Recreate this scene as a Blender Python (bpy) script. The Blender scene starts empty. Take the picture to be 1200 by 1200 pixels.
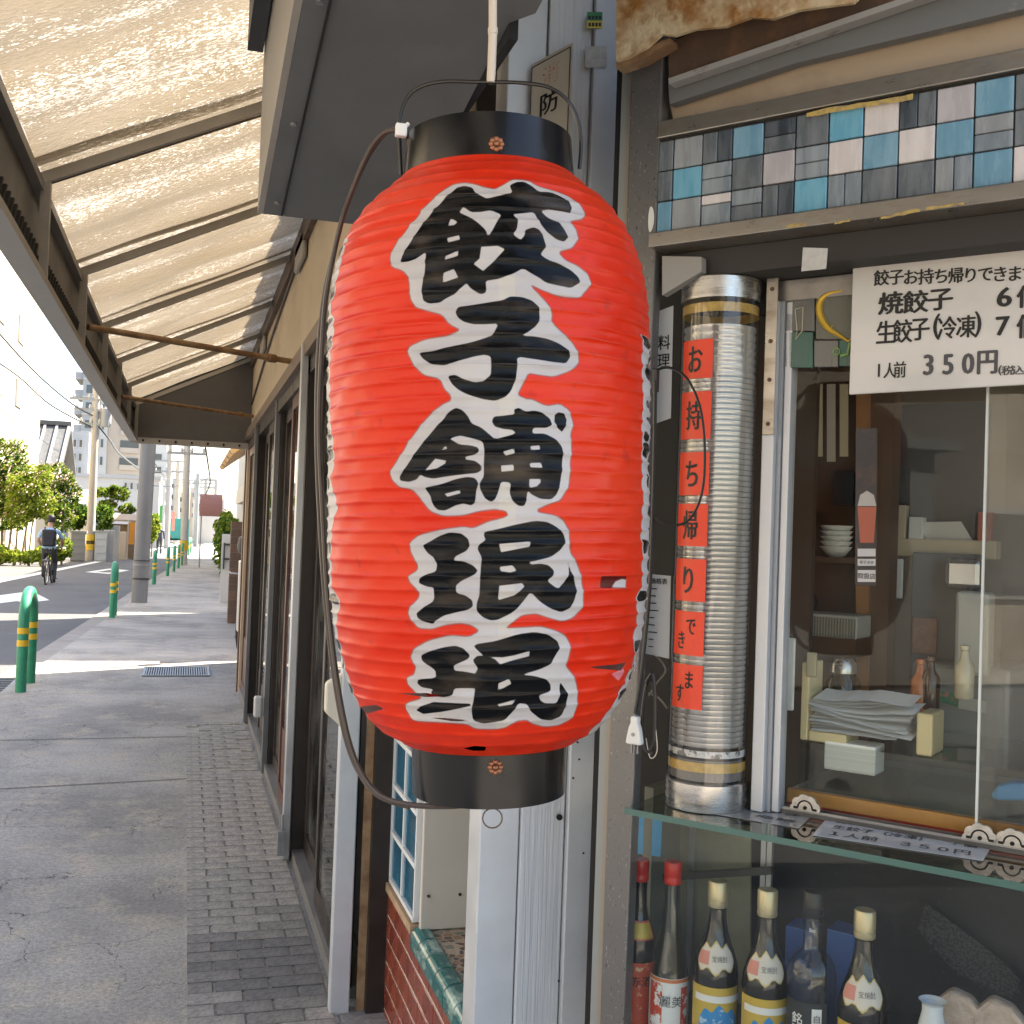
import bpy, bmesh, math, random
import numpy as np
from mathutils import Vector, Matrix
rnd = random.Random(7)
SC = bpy.context.scene
COL = SC.collection
R_ = math.radians

# ------------------------------------------------------------------ camera
F = 1300.0; EYE = 1.5                       # focal length in pixels of a 1200 px frame, eye height
def _cd(px, py): return Vector(((px-600)/F, -(py-600)/F, -1.0))
_Y = _cd(218, 615).normalized()             # the street runs to this vanishing point
_Z = _Y.cross(_cd(600, 628.75)).normalized()
if _Z.y < 0: _Z = -_Z
_X = _Y.cross(_Z)
RW = Matrix((_X, _Y, _Z))                   # camera -> world
CAMP = Vector((0, 0, EYE))
cam = bpy.data.cameras.new('camera'); camo = bpy.data.objects.new('camera', cam); COL.objects.link(camo)
camo.matrix_world = Matrix.Translation(CAMP) @ RW.to_4x4()
cam.sensor_width = 36; cam.lens = 36*F/1200.0; cam.clip_start = .05; cam.clip_end = 2000
SC.camera = camo
# ------------------------------------------------------------------ sky, sun, exposure
SUN_EL, SUN_AZ = R_(50), R_(62)             # sun stands over the buildings on the right (+X)
w = bpy.data.worlds.new('World'); SC.world = w; w.use_nodes = True
nt = w.node_tree; bg = nt.nodes['Background']
sky = nt.nodes.new('ShaderNodeTexSky'); sky.sky_type = 'NISHITA'; sky.sun_disc = False
sky.sun_elevation = SUN_EL; sky.sun_rotation = SUN_AZ; sky.air_density = 1.0; sky.dust_density = 2.0; sky.ozone_density = 1.0
nt.links.new(sky.outputs[0], bg.inputs[0]); bg.inputs[1].default_value = .08
sl = bpy.data.lights.new('sun', 'SUN'); sl.energy = 3.6; sl.angle = R_(.53); sl.color = (1, .92, .79)
so = bpy.data.objects.new('sun', sl); COL.objects.link(so); so.location = (20, 0, 30)
so.rotation_euler = Vector((math.sin(SUN_AZ)*math.cos(SUN_EL), math.cos(SUN_AZ)*math.cos(SUN_EL), math.sin(SUN_EL))).to_track_quat('Z', 'Y').to_euler()
vs = SC.view_settings; vs.view_transform = 'Standard'; vs.look = 'None'; vs.gamma = 1; vs.exposure = 2.9; vs.use_curve_mapping = False; vs.use_white_balance = True; vs.white_balance_temperature = 6950; vs.white_balance_tint = 11   # camera set for open shade
SC.cycles.max_bounces = 7; SC.cycles.diffuse_bounces = 4; SC.cycles.glossy_bounces = 4; SC.cycles.transparent_max_bounces = 14; SC.cycles.caustics_reflective = False; SC.cycles.caustics_refractive = False
SC.cycles.sample_clamp_indirect = 6

# ------------------------------------------------------------------ measuring helpers (photo pixel -> point on a real surface)
def ray(px, py): return RW @ _cd(px, py)
SLOPE = .004
def gz(y): return -SLOPE*y
def G(px, py):                               # on the ground, which falls slightly along the street
    r = ray(px, py); t = -EYE/(r.z+SLOPE*r.y); return CAMP+r*t
def atz(px, py, z): r = ray(px, py); return CAMP+r*((z-EYE)/r.z)
def atx(px, py, x): r = ray(px, py); return CAMP+r*(x/r.x)
def aty(px, py, y): r = ray(px, py); return CAMP+r*(y/r.y)
_rc = ray(-1300, 560.35)
CU = Vector((-_rc.x, -_rc.y, 0)).normalized(); CV = Vector((-CU.y, CU.x, 0))   # diagonal shop front: along it / inwards
CO = Vector((.79, 1.9, 0)); CANG = math.atan2(CU.y, CU.x)
def cf(u, v, z): return CO+CU*u+CV*v+Vector((0, 0, z))
def atc(px, py, v=0):
    r = ray(px, py); t = (v-(CAMP-CO).dot(CV))/r.dot(CV); p = CAMP+r*t
    return Vector(((p-CO).dot(CU), v, p.z))

# ------------------------------------------------------------------ materials
MATS = {}
def mat(name, col, rough=.6, metal=0, var=.0, vscale=6, bump=0, bscale=40, spec=.5, col2=None, stretch=None, coat=0, detail=6, emis=None, trans=0, cmix=(.42, .62)):
    if name in MATS: return MATS[name]
    m = bpy.data.materials.new(name); m.use_nodes = True; MATS[name] = m
    t = m.node_tree; b = t.nodes['Principled BSDF']; L = t.links.new
    b.inputs['Roughness'].default_value = rough; b.inputs['Metallic'].default_value = metal
    b.inputs['Specular IOR Level'].default_value = spec; b.inputs['Coat Weight'].default_value = coat
    b.inputs['Transmission Weight'].default_value = trans
    c = (*col, 1); b.inputs['Base Color'].default_value = c
    tc = t.nodes.new('ShaderNodeTexCoord'); vec = tc.outputs['Object']
    if stretch:
        mp = t.nodes.new('ShaderNodeMapping'); mp.inputs['Scale'].default_value = stretch; L(vec, mp.inputs[0]); vec = mp.outputs[0]
    if var or col2:
        n = t.nodes.new('ShaderNodeTexNoise'); n.inputs['Scale'].default_value = vscale; n.inputs['Detail'].default_value = detail; n.inputs['Roughness'].default_value = .65
        L(vec, n.inputs[0])
        r = t.nodes.new('ShaderNodeValToRGB'); L(n.outputs[0], r.inputs[0])
        if col2:
            r.color_ramp.elements[0].position, r.color_ramp.elements[1].position = cmix
            r.color_ramp.elements[0].color = c; r.color_ramp.elements[1].color = (*col2, 1)
        else:
            r.color_ramp.elements[0].position = .3; r.color_ramp.elements[1].position = .7
            r.color_ramp.elements[0].color = (*[max(0, x*(1-var)) for x in col], 1); r.color_ramp.elements[1].color = (*[min(1, x*(1+var)) for x in col], 1)
        L(r.outputs[0], b.inputs['Base Color'])
        mr = t.nodes.new('ShaderNodeMapRange'); L(n.outputs[0], mr.inputs[0])
        mr.inputs[1].default_value = .3; mr.inputs[2].default_value = .7; mr.inputs[3].default_value = max(.02, rough-.1); mr.inputs[4].default_value = min(1, rough+.1)
        L(mr.outputs[0], b.inputs['Roughness'])
    if bump:
        n2 = t.nodes.new('ShaderNodeTexNoise'); n2.inputs['Scale'].default_value = bscale; n2.inputs['Detail'].default_value = 5; L(vec, n2.inputs[0])
        bp = t.nodes.new('ShaderNodeBump'); bp.inputs['Strength'].default_value = bump; bp.inputs['Distance'].default_value = .01
        L(n2.outputs[0], bp.inputs['Height']); L(bp.outputs[0], b.inputs['Normal'])
    if emis: b.inputs['Emission Color'].default_value = (*emis[0], 1); b.inputs['Emission Strength'].default_value = emis[1]
    return m
def glass(name, tint=(.93, .97, .96), rough=.01, refl=1.0, dirt=0):
    if name in MATS: return MATS[name]
    m = bpy.data.materials.new(name); m.use_nodes = True; MATS[name] = m
    t = m.node_tree; t.nodes.clear(); L = t.links.new
    o = t.nodes.new('ShaderNodeOutputMaterial'); tr = t.nodes.new('ShaderNodeBsdfTransparent'); tr.inputs[0].default_value = (*tint, 1)
    g = t.nodes.new('ShaderNodeBsdfGlossy'); g.inputs['Roughness'].default_value = rough
    lw = t.nodes.new('ShaderNodeLayerWeight'); lw.inputs[0].default_value = .5     # same both sides of the pane
    pw = t.nodes.new('ShaderNodeMath'); pw.operation = 'POWER'; pw.inputs[1].default_value = 5; L(lw.outputs['Facing'], pw.inputs[0])
    mu = t.nodes.new('ShaderNodeMath'); mu.operation = 'MULTIPLY_ADD'; mu.inputs[1].default_value = .9*min(1, refl); mu.inputs[2].default_value = .045*refl; mu.use_clamp = True; L(pw.outputs[0], mu.inputs[0])
    mx = t.nodes.new('ShaderNodeMixShader'); L(mu.outputs[0], mx.inputs[0]); L(tr.outputs[0], mx.inputs[1]); L(g.outputs[0], mx.inputs[2])
    last = mx
    if dirt:
        d = t.nodes.new('ShaderNodeBsdfDiffuse'); d.inputs[0].default_value = (.6, .6, .58, 1)
        n = t.nodes.new('ShaderNodeTexNoise'); n.inputs['Scale'].default_value = 5; n.inputs['Detail'].default_value = 8
        tc = t.nodes.new('ShaderNodeTexCoord'); L(tc.outputs['Object'], n.inputs[0])
        mr = t.nodes.new('ShaderNodeMapRange'); mr.inputs[1].default_value = .4; mr.inputs[2].default_value = .75; mr.inputs[3].default_value = 0; mr.inputs[4].default_value = dirt; L(n.outputs[0], mr.inputs[0])
        m2 = t.nodes.new('ShaderNodeMixShader'); L(mr.outputs[0], m2.inputs[0]); L(mx.outputs[0], m2.inputs[1]); L(d.outputs[0], m2.inputs[2]); last = m2
    L(last.outputs[0], o.inputs[0])
    return m

# ------------------------------------------------------------------ mesh helpers
class MB:
    def __init__(s): s.v = []; s.f = []; s.mi = []
    def add(s, vs, fs, mi=0):
        k = len(s.v); s.v += [tuple(p) for p in vs]; s.f += [tuple(i+k for i in f) for f in fs]; s.mi += [mi]*len(fs); return s
    def box(s, a, b, mi=0):
        x0, x1 = sorted((a[0], b[0])); y0, y1 = sorted((a[1], b[1])); z0, z1 = sorted((a[2], b[2]))
        return s.add([(x0,y0,z0),(x1,y0,z0),(x1,y1,z0),(x0,y1,z0),(x0,y0,z1),(x1,y0,z1),(x1,y1,z1),(x0,y1,z1)],
                     [(0,3,2,1),(4,5,6,7),(0,1,5,4),(1,2,6,5),(2,3,7,6),(3,0,4,7)], mi)
    def prism(s, pts, ext, mi=0):            # polygon of 3-D points extruded by a vector
        n = len(pts); P = [Vector(p) for p in pts]; Q = [p+Vector(ext) for p in P]
        nrm = sum(((P[i].cross(P[(i+1) % n])) for i in range(n)), Vector())
        fl = nrm.dot(Vector(ext)) > 0
        fs = [tuple(range(n))[::-1], tuple(range(n, 2*n))] + [(i, (i+1) % n, n+(i+1) % n, n+i) for i in range(n)]
        if not fl: fs = [f[::-1] for f in fs]
        return s.add(P+Q, fs, mi)
    def quad(s, a, b, c, d, mi=0): return s.add([a, b, c, d], [(0, 1, 2, 3)], mi)
    def tube(s, pts, r, n=8, mi=0, cap=True):
        P = [Vector(p) for p in pts]; m = len(P); rr = r if isinstance(r, (list, tuple)) else [r]*m
        vs = []; up = None
        for i, p in enumerate(P):
            d = (P[min(i+1, m-1)]-P[max(i-1, 0)]).normalized()
            if up is None: up = d.orthogonal().normalized()
            up = (up-d*up.dot(d)).normalized(); sd = d.cross(up)
            for k in range(n):
                a = 2*math.pi*k/n; vs.append(p+(up*math.cos(a)+sd*math.sin(a))*rr[i])
        fs = [(i*n+k, i*n+(k+1) % n, (i+1)*n+(k+1) % n, (i+1)*n+k) for i in range(m-1) for k in range(n)]
        if cap: fs += [tuple(range(n))[::-1], tuple(range((m-1)*n, m*n))]
        return s.add(vs, fs, mi)
    def lathe(s, prof, c=(0, 0, 0), n=24, mi=0, cap=True):   # prof: (r, z)
        vs = []; m = len(prof)
        for r, z in prof:
            for k in range(n):
                a = 2*math.pi*k/n; vs.append((c[0]+r*math.cos(a), c[1]+r*math.sin(a), c[2]+z))
        fs = [(i*n+k, i*n+(k+1) % n, (i+1)*n+(k+1) % n, (i+1)*n+k) for i in range(m-1) for k in range(n)]
        if cap: fs += [tuple(range(n))[::-1], tuple(range((m-1)*n, m*n))]
        return s.add(vs, fs, mi)
    def bar(s, a, b, w, h, up=(0, 0, 1), mi=0):  # box bar from a to b, w sideways, h along up
        a, b, up = Vector(a), Vector(b), Vector(up); d = (b-a).normalized(); sd = d.cross(up).normalized(); u = sd.cross(d)
        o = [sd*(w/2)*i+u*(h/2)*j for i, j in ((-1,-1),(1,-1),(1,1),(-1,1))]
        return s.add([a+q for q in o]+[b+q for q in o], [(0,3,2,1),(4,5,6,7),(0,1,5,4),(1,2,6,5),(2,3,7,6),(3,0,4,7)][0:2] and [(3,2,1,0),(4,5,6,7),(0,1,5,4),(1,2,6,5),(2,3,7,6),(3,0,4,7)], mi)
    def build(s, name, m, parent=None, bevel=0, smooth=False, segs=2):
        me = bpy.data.meshes.new(name); off = Vector((0, 0, 0))
        if parent is not None: off = FR.get(parent.name, off)
        me.from_pydata([tuple(Vector(p)-off) for p in s.v], [], s.f)
        for mm in (m if isinstance(m, (list, tuple)) else [m]): me.materials.append(mm)
        if any(s.mi): me.polygons.foreach_set('material_index', s.mi)
        if smooth: me.polygons.foreach_set('use_smooth', [True]*len(me.polygons))
        bm = bmesh.new(); bm.from_mesh(me); bmesh.ops.recalc_face_normals(bm, faces=bm.faces); bm.to_mesh(me); bm.free()
        if smooth:
            try: me.set_sharp_from_angle(angle=R_(40))
            except Exception: pass
        me.update()
        o = bpy.data.objects.new(name, me); COL.objects.link(o)
        if parent is not None: o.parent = parent
        if bevel:
            b = o.modifiers.new('bevel', 'BEVEL'); b.width = bevel; b.segments = segs; b.limit_method = 'ANGLE'; b.angle_limit = R_(35)
        return o
FR = {}                                      # origin of each thing, in the frame its parts are written in
def tag(o, label=None, cat=None, group=None, kind=None):
    if label: o['label'] = label
    if cat: o['category'] = cat
    if group: o['group'] = group
    if kind: o['kind'] = kind
    return o
def thing(name, label, cat, loc=(0, 0, 0), group=None, frame='W'):
    o = bpy.data.objects.new(name, None); COL.objects.link(o); o.empty_display_size = .05
    if frame == 'C': o.location = cf(*loc); o.rotation_euler = (0, 0, CANG)
    else: o.location = loc
    FR[o.name] = Vector(loc)
    return tag(o, label, cat, group)
def struct(name, mb, m, **k): return tag(mb.build(name, m, **k), kind='structure')
def top(o, frame='C'):                       # a single-mesh thing written in the diagonal front's frame
    vs_ = [v.co for v in o.data.vertices]; c = sum(vs_, Vector())/len(vs_); c.z = min(v.z for v in vs_)
    o.data.transform(Matrix.Translation(-c))
    if frame == 'C': o.location = cf(*c); o.rotation_euler = (0, 0, CANG)
    else: o.location = c
    return o
def solo(name, mb, m, label, cat, group=None, frame='W', **k):
    return tag(top(mb.build(name, m, **k), frame), label, cat, group)
def copy_tree(o, parent=None):
    c = o.copy(); COL.objects.link(c); c.parent = parent
    for ch in [x for x in CH(o)]: copy_tree(ch, c)
    return c
def CH(o): return [x for x in COL.objects if x.parent == o]
def share(src, name, parent, loc):
    o = bpy.data.objects.new(name, src); COL.objects.link(o); o.parent = parent; o.location = loc; return o

_TX = {}
def text_data(s, bold=0.0):
    c = bpy.data.curves.new('t', 'FONT'); c.body = s; c.size = 1; c.offset = bold; c.align_x = 'CENTER'; c.align_y = 'CENTER'; c.resolution_u = 3
    o = bpy.data.objects.new('t', c); COL.objects.link(o)
    bpy.context.view_layer.update()
    me = o.to_mesh(); V_ = np.empty(len(me.vertices)*3); me.vertices.foreach_get('co', V_); V_ = V_.reshape(-1, 3)
    Fs = [tuple(p.vertices) for p in me.polygons]; o.to_mesh_clear()
    bpy.data.objects.remove(o); bpy.data.curves.remove(c)
    return V_, Fs
def lettering(mb, s, c, right, up, size, bold=.02, sx=1.0, mi=0, vertical=False, pitch=1.0):
    """flat print: text centred on c; size = height of a character"""
    if vertical:
        n = len(s)
        for i, ch in enumerate(s): lettering(mb, ch, Vector(c)+Vector(up)*(size*pitch*((n-1)/2-i)), right, up, size, bold, sx, mi)
        return mb
    k = s; bw = max(0., bold)*size
    if k not in _TX: _TX[k] = text_data(s, 0.0)
    V_, Fs = _TX[k]
    if len(V_) == 0: return mb
    c, r, u = Vector(c), Vector(right).normalized(), Vector(up).normalized()
    cy = (V_[:, 1].max()+V_[:, 1].min())/2 if len(s) == 1 and ord(s) > 0x4e00 else .36*.0+ (V_[:, 1].max()+V_[:, 1].min())/2
    cx = (V_[:, 0].max()+V_[:, 0].min())/2
    nrm = r.cross(u)
    for i, (dx, dy) in enumerate(((0, 0), (-1, 0), (1, 0), (0, .5), (0, -.5)) if bw > 0 else ((0, 0),)):   # heavier print: slightly shifted impressions
        mb.add([c+r*((x-cx)*size*sx+dx*bw)+u*((y-cy)*size+dy*bw)+nrm*(.00004*i) for x, y, _ in V_], Fs, mi)
    return mb
# ================================================================== SETTING: ground, road, pavement
def ground_mat(name, c1, c2, c3, crack=0, scale=1.0, rough=.85, fine=.22):
    m = bpy.data.materials.new(name); m.use_nodes = True; t = m.node_tree; L = t.links.new; b = t.nodes['Principled BSDF']
    tc = t.nodes.new('ShaderNodeTexCoord'); v = tc.outputs['Object']
    def noise(s, d=8, r=.6):
        n = t.nodes.new('ShaderNodeTexNoise'); n.inputs['Scale'].default_value = s; n.inputs['Detail'].default_value = d; n.inputs['Roughness'].default_value = r; L(v, n.inputs[0]); return n
    def mix(a, bb, fac, mode='MIX'):
        x = t.nodes.new('ShaderNodeMix'); x.data_type = 'RGBA'; x.blend_type = mode; 
        for sck, val in ((x.inputs[6], a), (x.inputs[7], bb)):
            if hasattr(val, 'links') or hasattr(val, 'is_linked'): L(val, sck)
            else: sck.default_value = (*val, 1)
        if hasattr(fac, 'is_linked'): L(fac, x.inputs[0])
        else: x.inputs[0].default_value = fac
        return x.outputs[2]
    def ramp(o, a, bb):
        r = t.nodes.new('ShaderNodeMapRange'); L(o, r.inputs[0]); r.inputs[1].default_value = a; r.inputs[2].default_value = bb; return r.outputs[0]
    big = noise(.9*scale); mid = noise(3.5*scale, 10, .7); gr = noise(220, 3, .8); sp = noise(60, 4, .7)
    c = mix(c1, c2, ramp(big.outputs[0], .38, .62)); c = mix(c, c3, ramp(mid.outputs[0], .5, .72))
    g = ramp(gr.outputs[0], .25, .75); c = mix(c, (.02, .02, .02), 0) if False else c
    gm = t.nodes.new('ShaderNodeMapRange'); L(gr.outputs[0], gm.inputs[0]); gm.inputs[1].default_value = .3; gm.inputs[2].default_value = .7; gm.inputs[3].default_value = 1-fine; gm.inputs[4].default_value = 1+fine
    sm = t.nodes.new('ShaderNodeMapRange'); L(sp.outputs[0], sm.inputs[0]); sm.inputs[1].default_value = .35; sm.inputs[2].default_value = .65; sm.inputs[3].default_value = .72; sm.inputs[4].default_value = 1.15
    mm = t.nodes.new('ShaderNodeMath'); mm.operation = 'MULTIPLY'; L(gm.outputs[0], mm.inputs[0]); L(sm.outputs[0], mm.inputs[1])
    vm = t.nodes.new('ShaderNodeVectorMath'); vm.operation = 'SCALE'; L(c, vm.inputs[0]); L(mm.outputs[0], vm.inputs['Scale']); c = vm.outputs[0]
    hgt = gr.outputs[0]
    if crack:
        wn = noise(2.2, 6); wv = t.nodes.new('ShaderNodeVectorMath'); wv.operation = 'MULTIPLY_ADD'; L(wn.outputs[1], wv.inputs[0]); wv.inputs[1].default_value = (.5, .5, .5); L(v, wv.inputs[2])
        vo = t.nodes.new('ShaderNodeTexVoronoi'); vo.feature = 'DISTANCE_TO_EDGE'; vo.inputs['Scale'].default_value = crack; L(wv.outputs[0], vo.inputs[0])
        cr = t.nodes.new('ShaderNodeMapRange'); L(vo.outputs['Distance'], cr.inputs[0]); cr.inputs[1].default_value = .001; cr.inputs[2].default_value = .0042; cr.inputs[3].default_value = 1; cr.inputs[4].default_value = 0
        gate = ramp(noise(.8, 2).outputs[0], .44, .5)
        ml = t.nodes.new('ShaderNodeMath'); ml.operation = 'MULTIPLY'; L(cr.outputs[0], ml.inputs[0]); L(gate, ml.inputs[1])
        c = mix(c, (.03, .028, .025), ml.outputs[0])
        sb = t.nodes.new('ShaderNodeMath'); sb.operation = 'SUBTRACT'; L(gr.outputs[0], sb.inputs[0]); L(ml.outputs[0], sb.inputs[1]); hgt = sb.outputs[0]
    L(c, b.inputs['Base Color']); b.inputs['Roughness'].default_value = rough
    bp = t.nodes.new('ShaderNodeBump'); bp.inputs['Strength'].default_value = .35; bp.inputs['Distance'].default_value = .004; L(hgt, bp.inputs['Height']); L(bp.outputs[0], b.inputs['Normal'])
    return m
M_CONC = ground_mat('worn_concrete', (.27, .254, .228), (.45, .418, .368), (.52, .445, .34), crack=1.7, fine=.4)
M_ASPH = ground_mat('asphalt', (.085, .088, .092), (.11, .112, .116), (.13, .13, .13), scale=.5)
M_GUT = ground_mat('gutter_concrete', (.28, .26, .23), (.34, .31, .27), (.4, .36, .3))
M_EARTH = ground_mat('earth', (.12, .1, .07), (.16, .14, .1), (.1, .12, .06))
M_BRICK = ground_mat('paving_brick', (.14, .136, .13), (.2, .193, .182), (.165, .16, .152), scale=1.6, fine=.3)
M_MORT = ground_mat('mortar', (.27, .268, .26), (.32, .315, .3), (.26, .255, .245))
M_WHITE_PAINT = mat('road_paint', (.7, .7, .68), .7, var=.15, vscale=9)

KERB = [(-8, -2.1), (0, -1.8), (10.7, -1.515), (19.8, -1.17), (31.6, -.80), (44.4, -.3), (69, .18), (110, 1.6), (200, 5)]
def kx(y):
    for (a, xa), (b, xb) in zip(KERB, KERB[1:]):
        if y <= b: return xa+(xb-xa)*(y-a)/(b-a)
    return KERB[-1][1]
def strip(x0, x1, ys, dz, thick=0):
    mb = MB(); n = len(ys); vs = []
    for y in ys: vs += [(x0(y), y, gz(y)+dz), (x1(y), y, gz(y)+dz)]
    if thick:
        for y in ys: vs += [(x0(y), y, gz(y)+dz-thick), (x1(y), y, gz(y)+dz-thick)]
    fs = [(2*i, 2*i+1, 2*i+3, 2*i+2) for i in range(n-1)]
    if thick:
        k = 2*n; fs += [(2*i, 2*i+2, k+2*i+2, k+2*i) for i in range(n-1)]+[(0, k, k+1, 1), (2*n-2, 2*n-1, k+2*n-1, k+2*n-2)]
    mb.add(vs, fs); return mb
YS = [-8, -4, 0, 4, 8, 10.7, 15, 19.8, 25, 31.6, 38, 44.4, 55, 69, 90, 110, 150, 200]
g = MB(); g.quad((-260, -160, gz(-160)-.1), (260, -160, gz(-160)-.1), (260, 700, gz(700)-.1), (-260, 700, gz(700)-.1)); struct('ground', g, M_EARTH)
struct('road', strip(lambda y: -7.4 if y < 30 else -7.4+(y-30)*.045, lambda y: kx(y)-.2, [-60]+YS, -.045, .05), M_ASPH)
struct('gutter', strip(lambda y: kx(y)-.26, lambda y: kx(y)-.012, YS, -.02, .06), M_GUT)
pav = struct('pavement', strip(kx, lambda y: 3.2+max(0, y-40)*.03, YS, 0, .1), M_CONC)
struct('far_pavement', strip(lambda y: -14., lambda y: (-7.4 if y < 30 else -7.4+(y-30)*.045)+.02, [-60]+YS, .0, .1), M_GUT)
# dark joint lines across the pavement and along the gutter
# painted markings on the road
def flat_poly(name, pts, dz, m):
    mb = MB(); P = [G(*p) for p in pts]; P = [(p.x, p.y, gz(p.y)+dz) for p in P]; mb.add(P, [tuple(range(len(P)))]); return mb.build(name, m)
def sidebar(name, a, b, wd, dz, m):
    A, B = G(*a), G(*b); d = Vector((B.y-A.y, A.x-B.x, 0)).normalized()*wd/2; mb = MB()
    mb.add([(p.x+s*d.x, p.y+s*d.y, gz(p.y)+dz) for p, s in ((A, -1), (A, 1), (B, 1), (B, -1))], [(0, 1, 2, 3)]); return mb.build(name, m)
for o in (sidebar('edge_line', (-60, 691), (115, 657), .32, -.04, M_WHITE_PAINT), sidebar('edge_line', (118, 656.6), (212, 637), .3, -.04, M_WHITE_PAINT)):
    tag(o, kind='structure')
tag(flat_poly('direction_arrow', [(-120, 704), (-5, 696), (26, 692), (44, 694), (58, 701), (30, 704), (20, 702), (-5, 705), (-130, 714)], -.04, M_WHITE_PAINT), kind='structure')
dm = MB(); P0 = [G(*p) for p in [(100, 669), (128, 665), (152, 667), (128, 671)]]; P1 = [G(*p) for p in [(112, 669), (128, 666.6), (143, 667.4), (128, 669.6)]]
dm.add([(p.x, p.y, gz(p.y)-.04) for p in P0+P1], [(0, 1, 5, 4), (1, 2, 6, 5), (2, 3, 7, 6), (3, 0, 4, 7)]); tag(dm.build('road_diamond', M_WHITE_PAINT), kind='structure')
# brick field in the pavement, every brick its own piece
bed = MB(); bed.quad((.057, 3.0, gz(3)+.003), (.515, 3.0, gz(3)+.003), (.515, 8.95, gz(9)+.003), (.057, 8.95, gz(9)+.003)); bed = bed.build('brick_bed', M_CONC, pav)
BL, BWD = .178, .09
M_BRICKP = ground_mat('paving_brick_dusty', (.28, .264, .238), (.375, .35, .31), (.34, .315, .28), scale=1.6, fine=.3)
M_BRICKM = ground_mat('paving_brick_mid', (.2, .19, .175), (.265, .25, .226), (.235, .222, .2), scale=1.6, fine=.3)
BSRC = {}
def brick(ln, m, loc, rot):
    k = (round(ln, 3), m.name)
    if k not in BSRC:
        o = MB().box((-ln/2+.005, -BWD/2+.004, 0), (ln/2-.005, BWD/2-.004, .007)).build('brick', m, pav, bevel=.0015, segs=1); BSRC[k] = o.data
    else: o = share(BSRC[k], 'brick', pav, (0, 0, 0))
    o.location = loc; o.rotation_euler = rot
row = 0; y = 3.05
while y < 8.9:
    x1 = .505; xe = x1-2.5*BL; cells = []
    x = x1
    if row % 2: cells.append((BL/2, x-BL/4)); x -= BL/2
    while x-BL > xe-.001: cells.append((BL, x-BL/2)); x -= BL
    if x-xe > .05: cells.append((x-xe, (x+xe)/2))
    for ln, xc in cells:
        if y > 7 and rnd.random() < .2: continue
        near = abs(y-3.95)/.55+max(0, .3-xc)*3+rnd.uniform(-.3, .3)
        m = M_BRICK if near < .5 else M_BRICKM if near < 1.0 else M_BRICKP if near < 2.2 else M_CONC
        brick(ln, m, (xc, y, gz(y)+.0035+rnd.uniform(-.0012, .0012)), (rnd.uniform(-.006, .006), 0, rnd.uniform(-.008, .008)))
    row += 1; y += BWD
# concrete apron along the shop front
ap = MB(); ap.quad((.52, 2.2, gz(2.2)+.006), (.66, 2.2, gz(2.2)+.006), (.66, 10.7, gz(10.7)+.006), (.52, 10.7, gz(10.7)+.006)); tag(ap.build('apron', M_MORT), kind='structure')
# joint slots
jm = mat('joint', (.05, .05, .048), .9)
for a, b in (((60, 778), (286, 776)), ((0, 868), (300, 862)), ((0, 925), (240, 912)), ((170, 712), (268, 711))):
    o = sidebar('joint', a, b, .012, .004, jm); tag(o, kind='structure')
# drain grate in the pavement, a gutter grate
M_STEEL = mat('galvanised_steel', (.26, .265, .27), .5, .6, var=.2, vscale=20)
M_DARK = mat('dark_void', (.012, .012, .013), .9)
def grate(px4, label, nb, along):
    P = [G(*p) for p in px4]; c = sum(P, Vector())/4
    x0, x1 = min(p.x for p in P), max(p.x for p in P); y0, y1 = min(p.y for p in P), max(p.y for p in P)
    z = gz(c.y)+.004 if x0 > kx(c.y)-.02 else gz(c.y)-.012
    t = thing('drain_grate', label, 'grate', (c.x, c.y, z), 'drain grates')
    MB().box((x0, y0, z), (x1, y1, z+.003)).build('pit', M_DARK, t)
    fr = MB(); e = .025
    fr.box((x0, y0, z), (x1, y0+e, z+.012)).box((x0, y1-e, z), (x1, y1, z+.012)).box((x0, y0+e, z), (x0+e, y1-e, z+.012)).box((x1-e, y0+e, z), (x1, y1-e, z+.012)); fr.build('frame', M_STEEL, t)
    b = MB()
    for i in range(nb):
        q = (i+.5)/nb
        if along: b.box((x0+e+(x1-x0-2*e)*q-.006, y0+e, z+.002), (x0+e+(x1-x0-2*e)*q+.006, y1-e, z+.011))
        else: b.box((x0+e, y0+e+(y1-y0-2*e)*q-.012, z+.002), (x1-e, y0+e+(y1-y0-2*e)*q+.012, z+.011))
    tag(b.build('bars', M_STEEL, t), kind='stuff')
grate([(166, 793), (246, 792), (243, 783), (170, 784)], 'small steel drain grate set across the concrete pavement', 26, True)
grate([(-30, 800), (13, 794), (10, 806), (-35, 812)], 'slotted steel gutter grate beside the nearest green bollard', 7, False)

# ================================================================== the corner shop: upper storey over everything
M_WALL = mat('shop_render', (.42, .39, .34), .8, var=.12, vscale=3, bump=.2)
M_MORT2 = 0
WX = .57                                    # plane of the street-side doors
fp = [(.64, 13.1), (.64, 2.45), (.80, 2.02), (3.2, -.92), (9, -.92), (9, 13.1)]
up = MB(); up.prism([(x, y, 3.08) for x, y in fp], (0, 0, .3)); bld = thing('corner_shop', 'corner gyoza shop building with cream header wall above its glass doors', 'building', (3, 5, 0))
up.build('roof_slab', M_WALL, bld)
MB().prism([(x, y, 2.92) for x, y in ((.465, 2.61), (.465, 1.0), (1.15, .8), (1.45, 1.1), (.70, 2.05), (.635, 2.44), (.635, 2.61))], (0, 0, .05)).build('added_canopy', M_WALL, bld)  # unseen canopy slab, added to shade the column and diagonal front
M_INT = mat('interior_wall', (.16, .12, .085), .8, var=.2, vscale=2)
M_INTF = mat('interior_floor', (.1, .09, .08), .6)
MB().box((2.3, 2.6, 0), (2.35, 12.4, 3.07)).build('back_wall', M_INT, bld)
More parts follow.
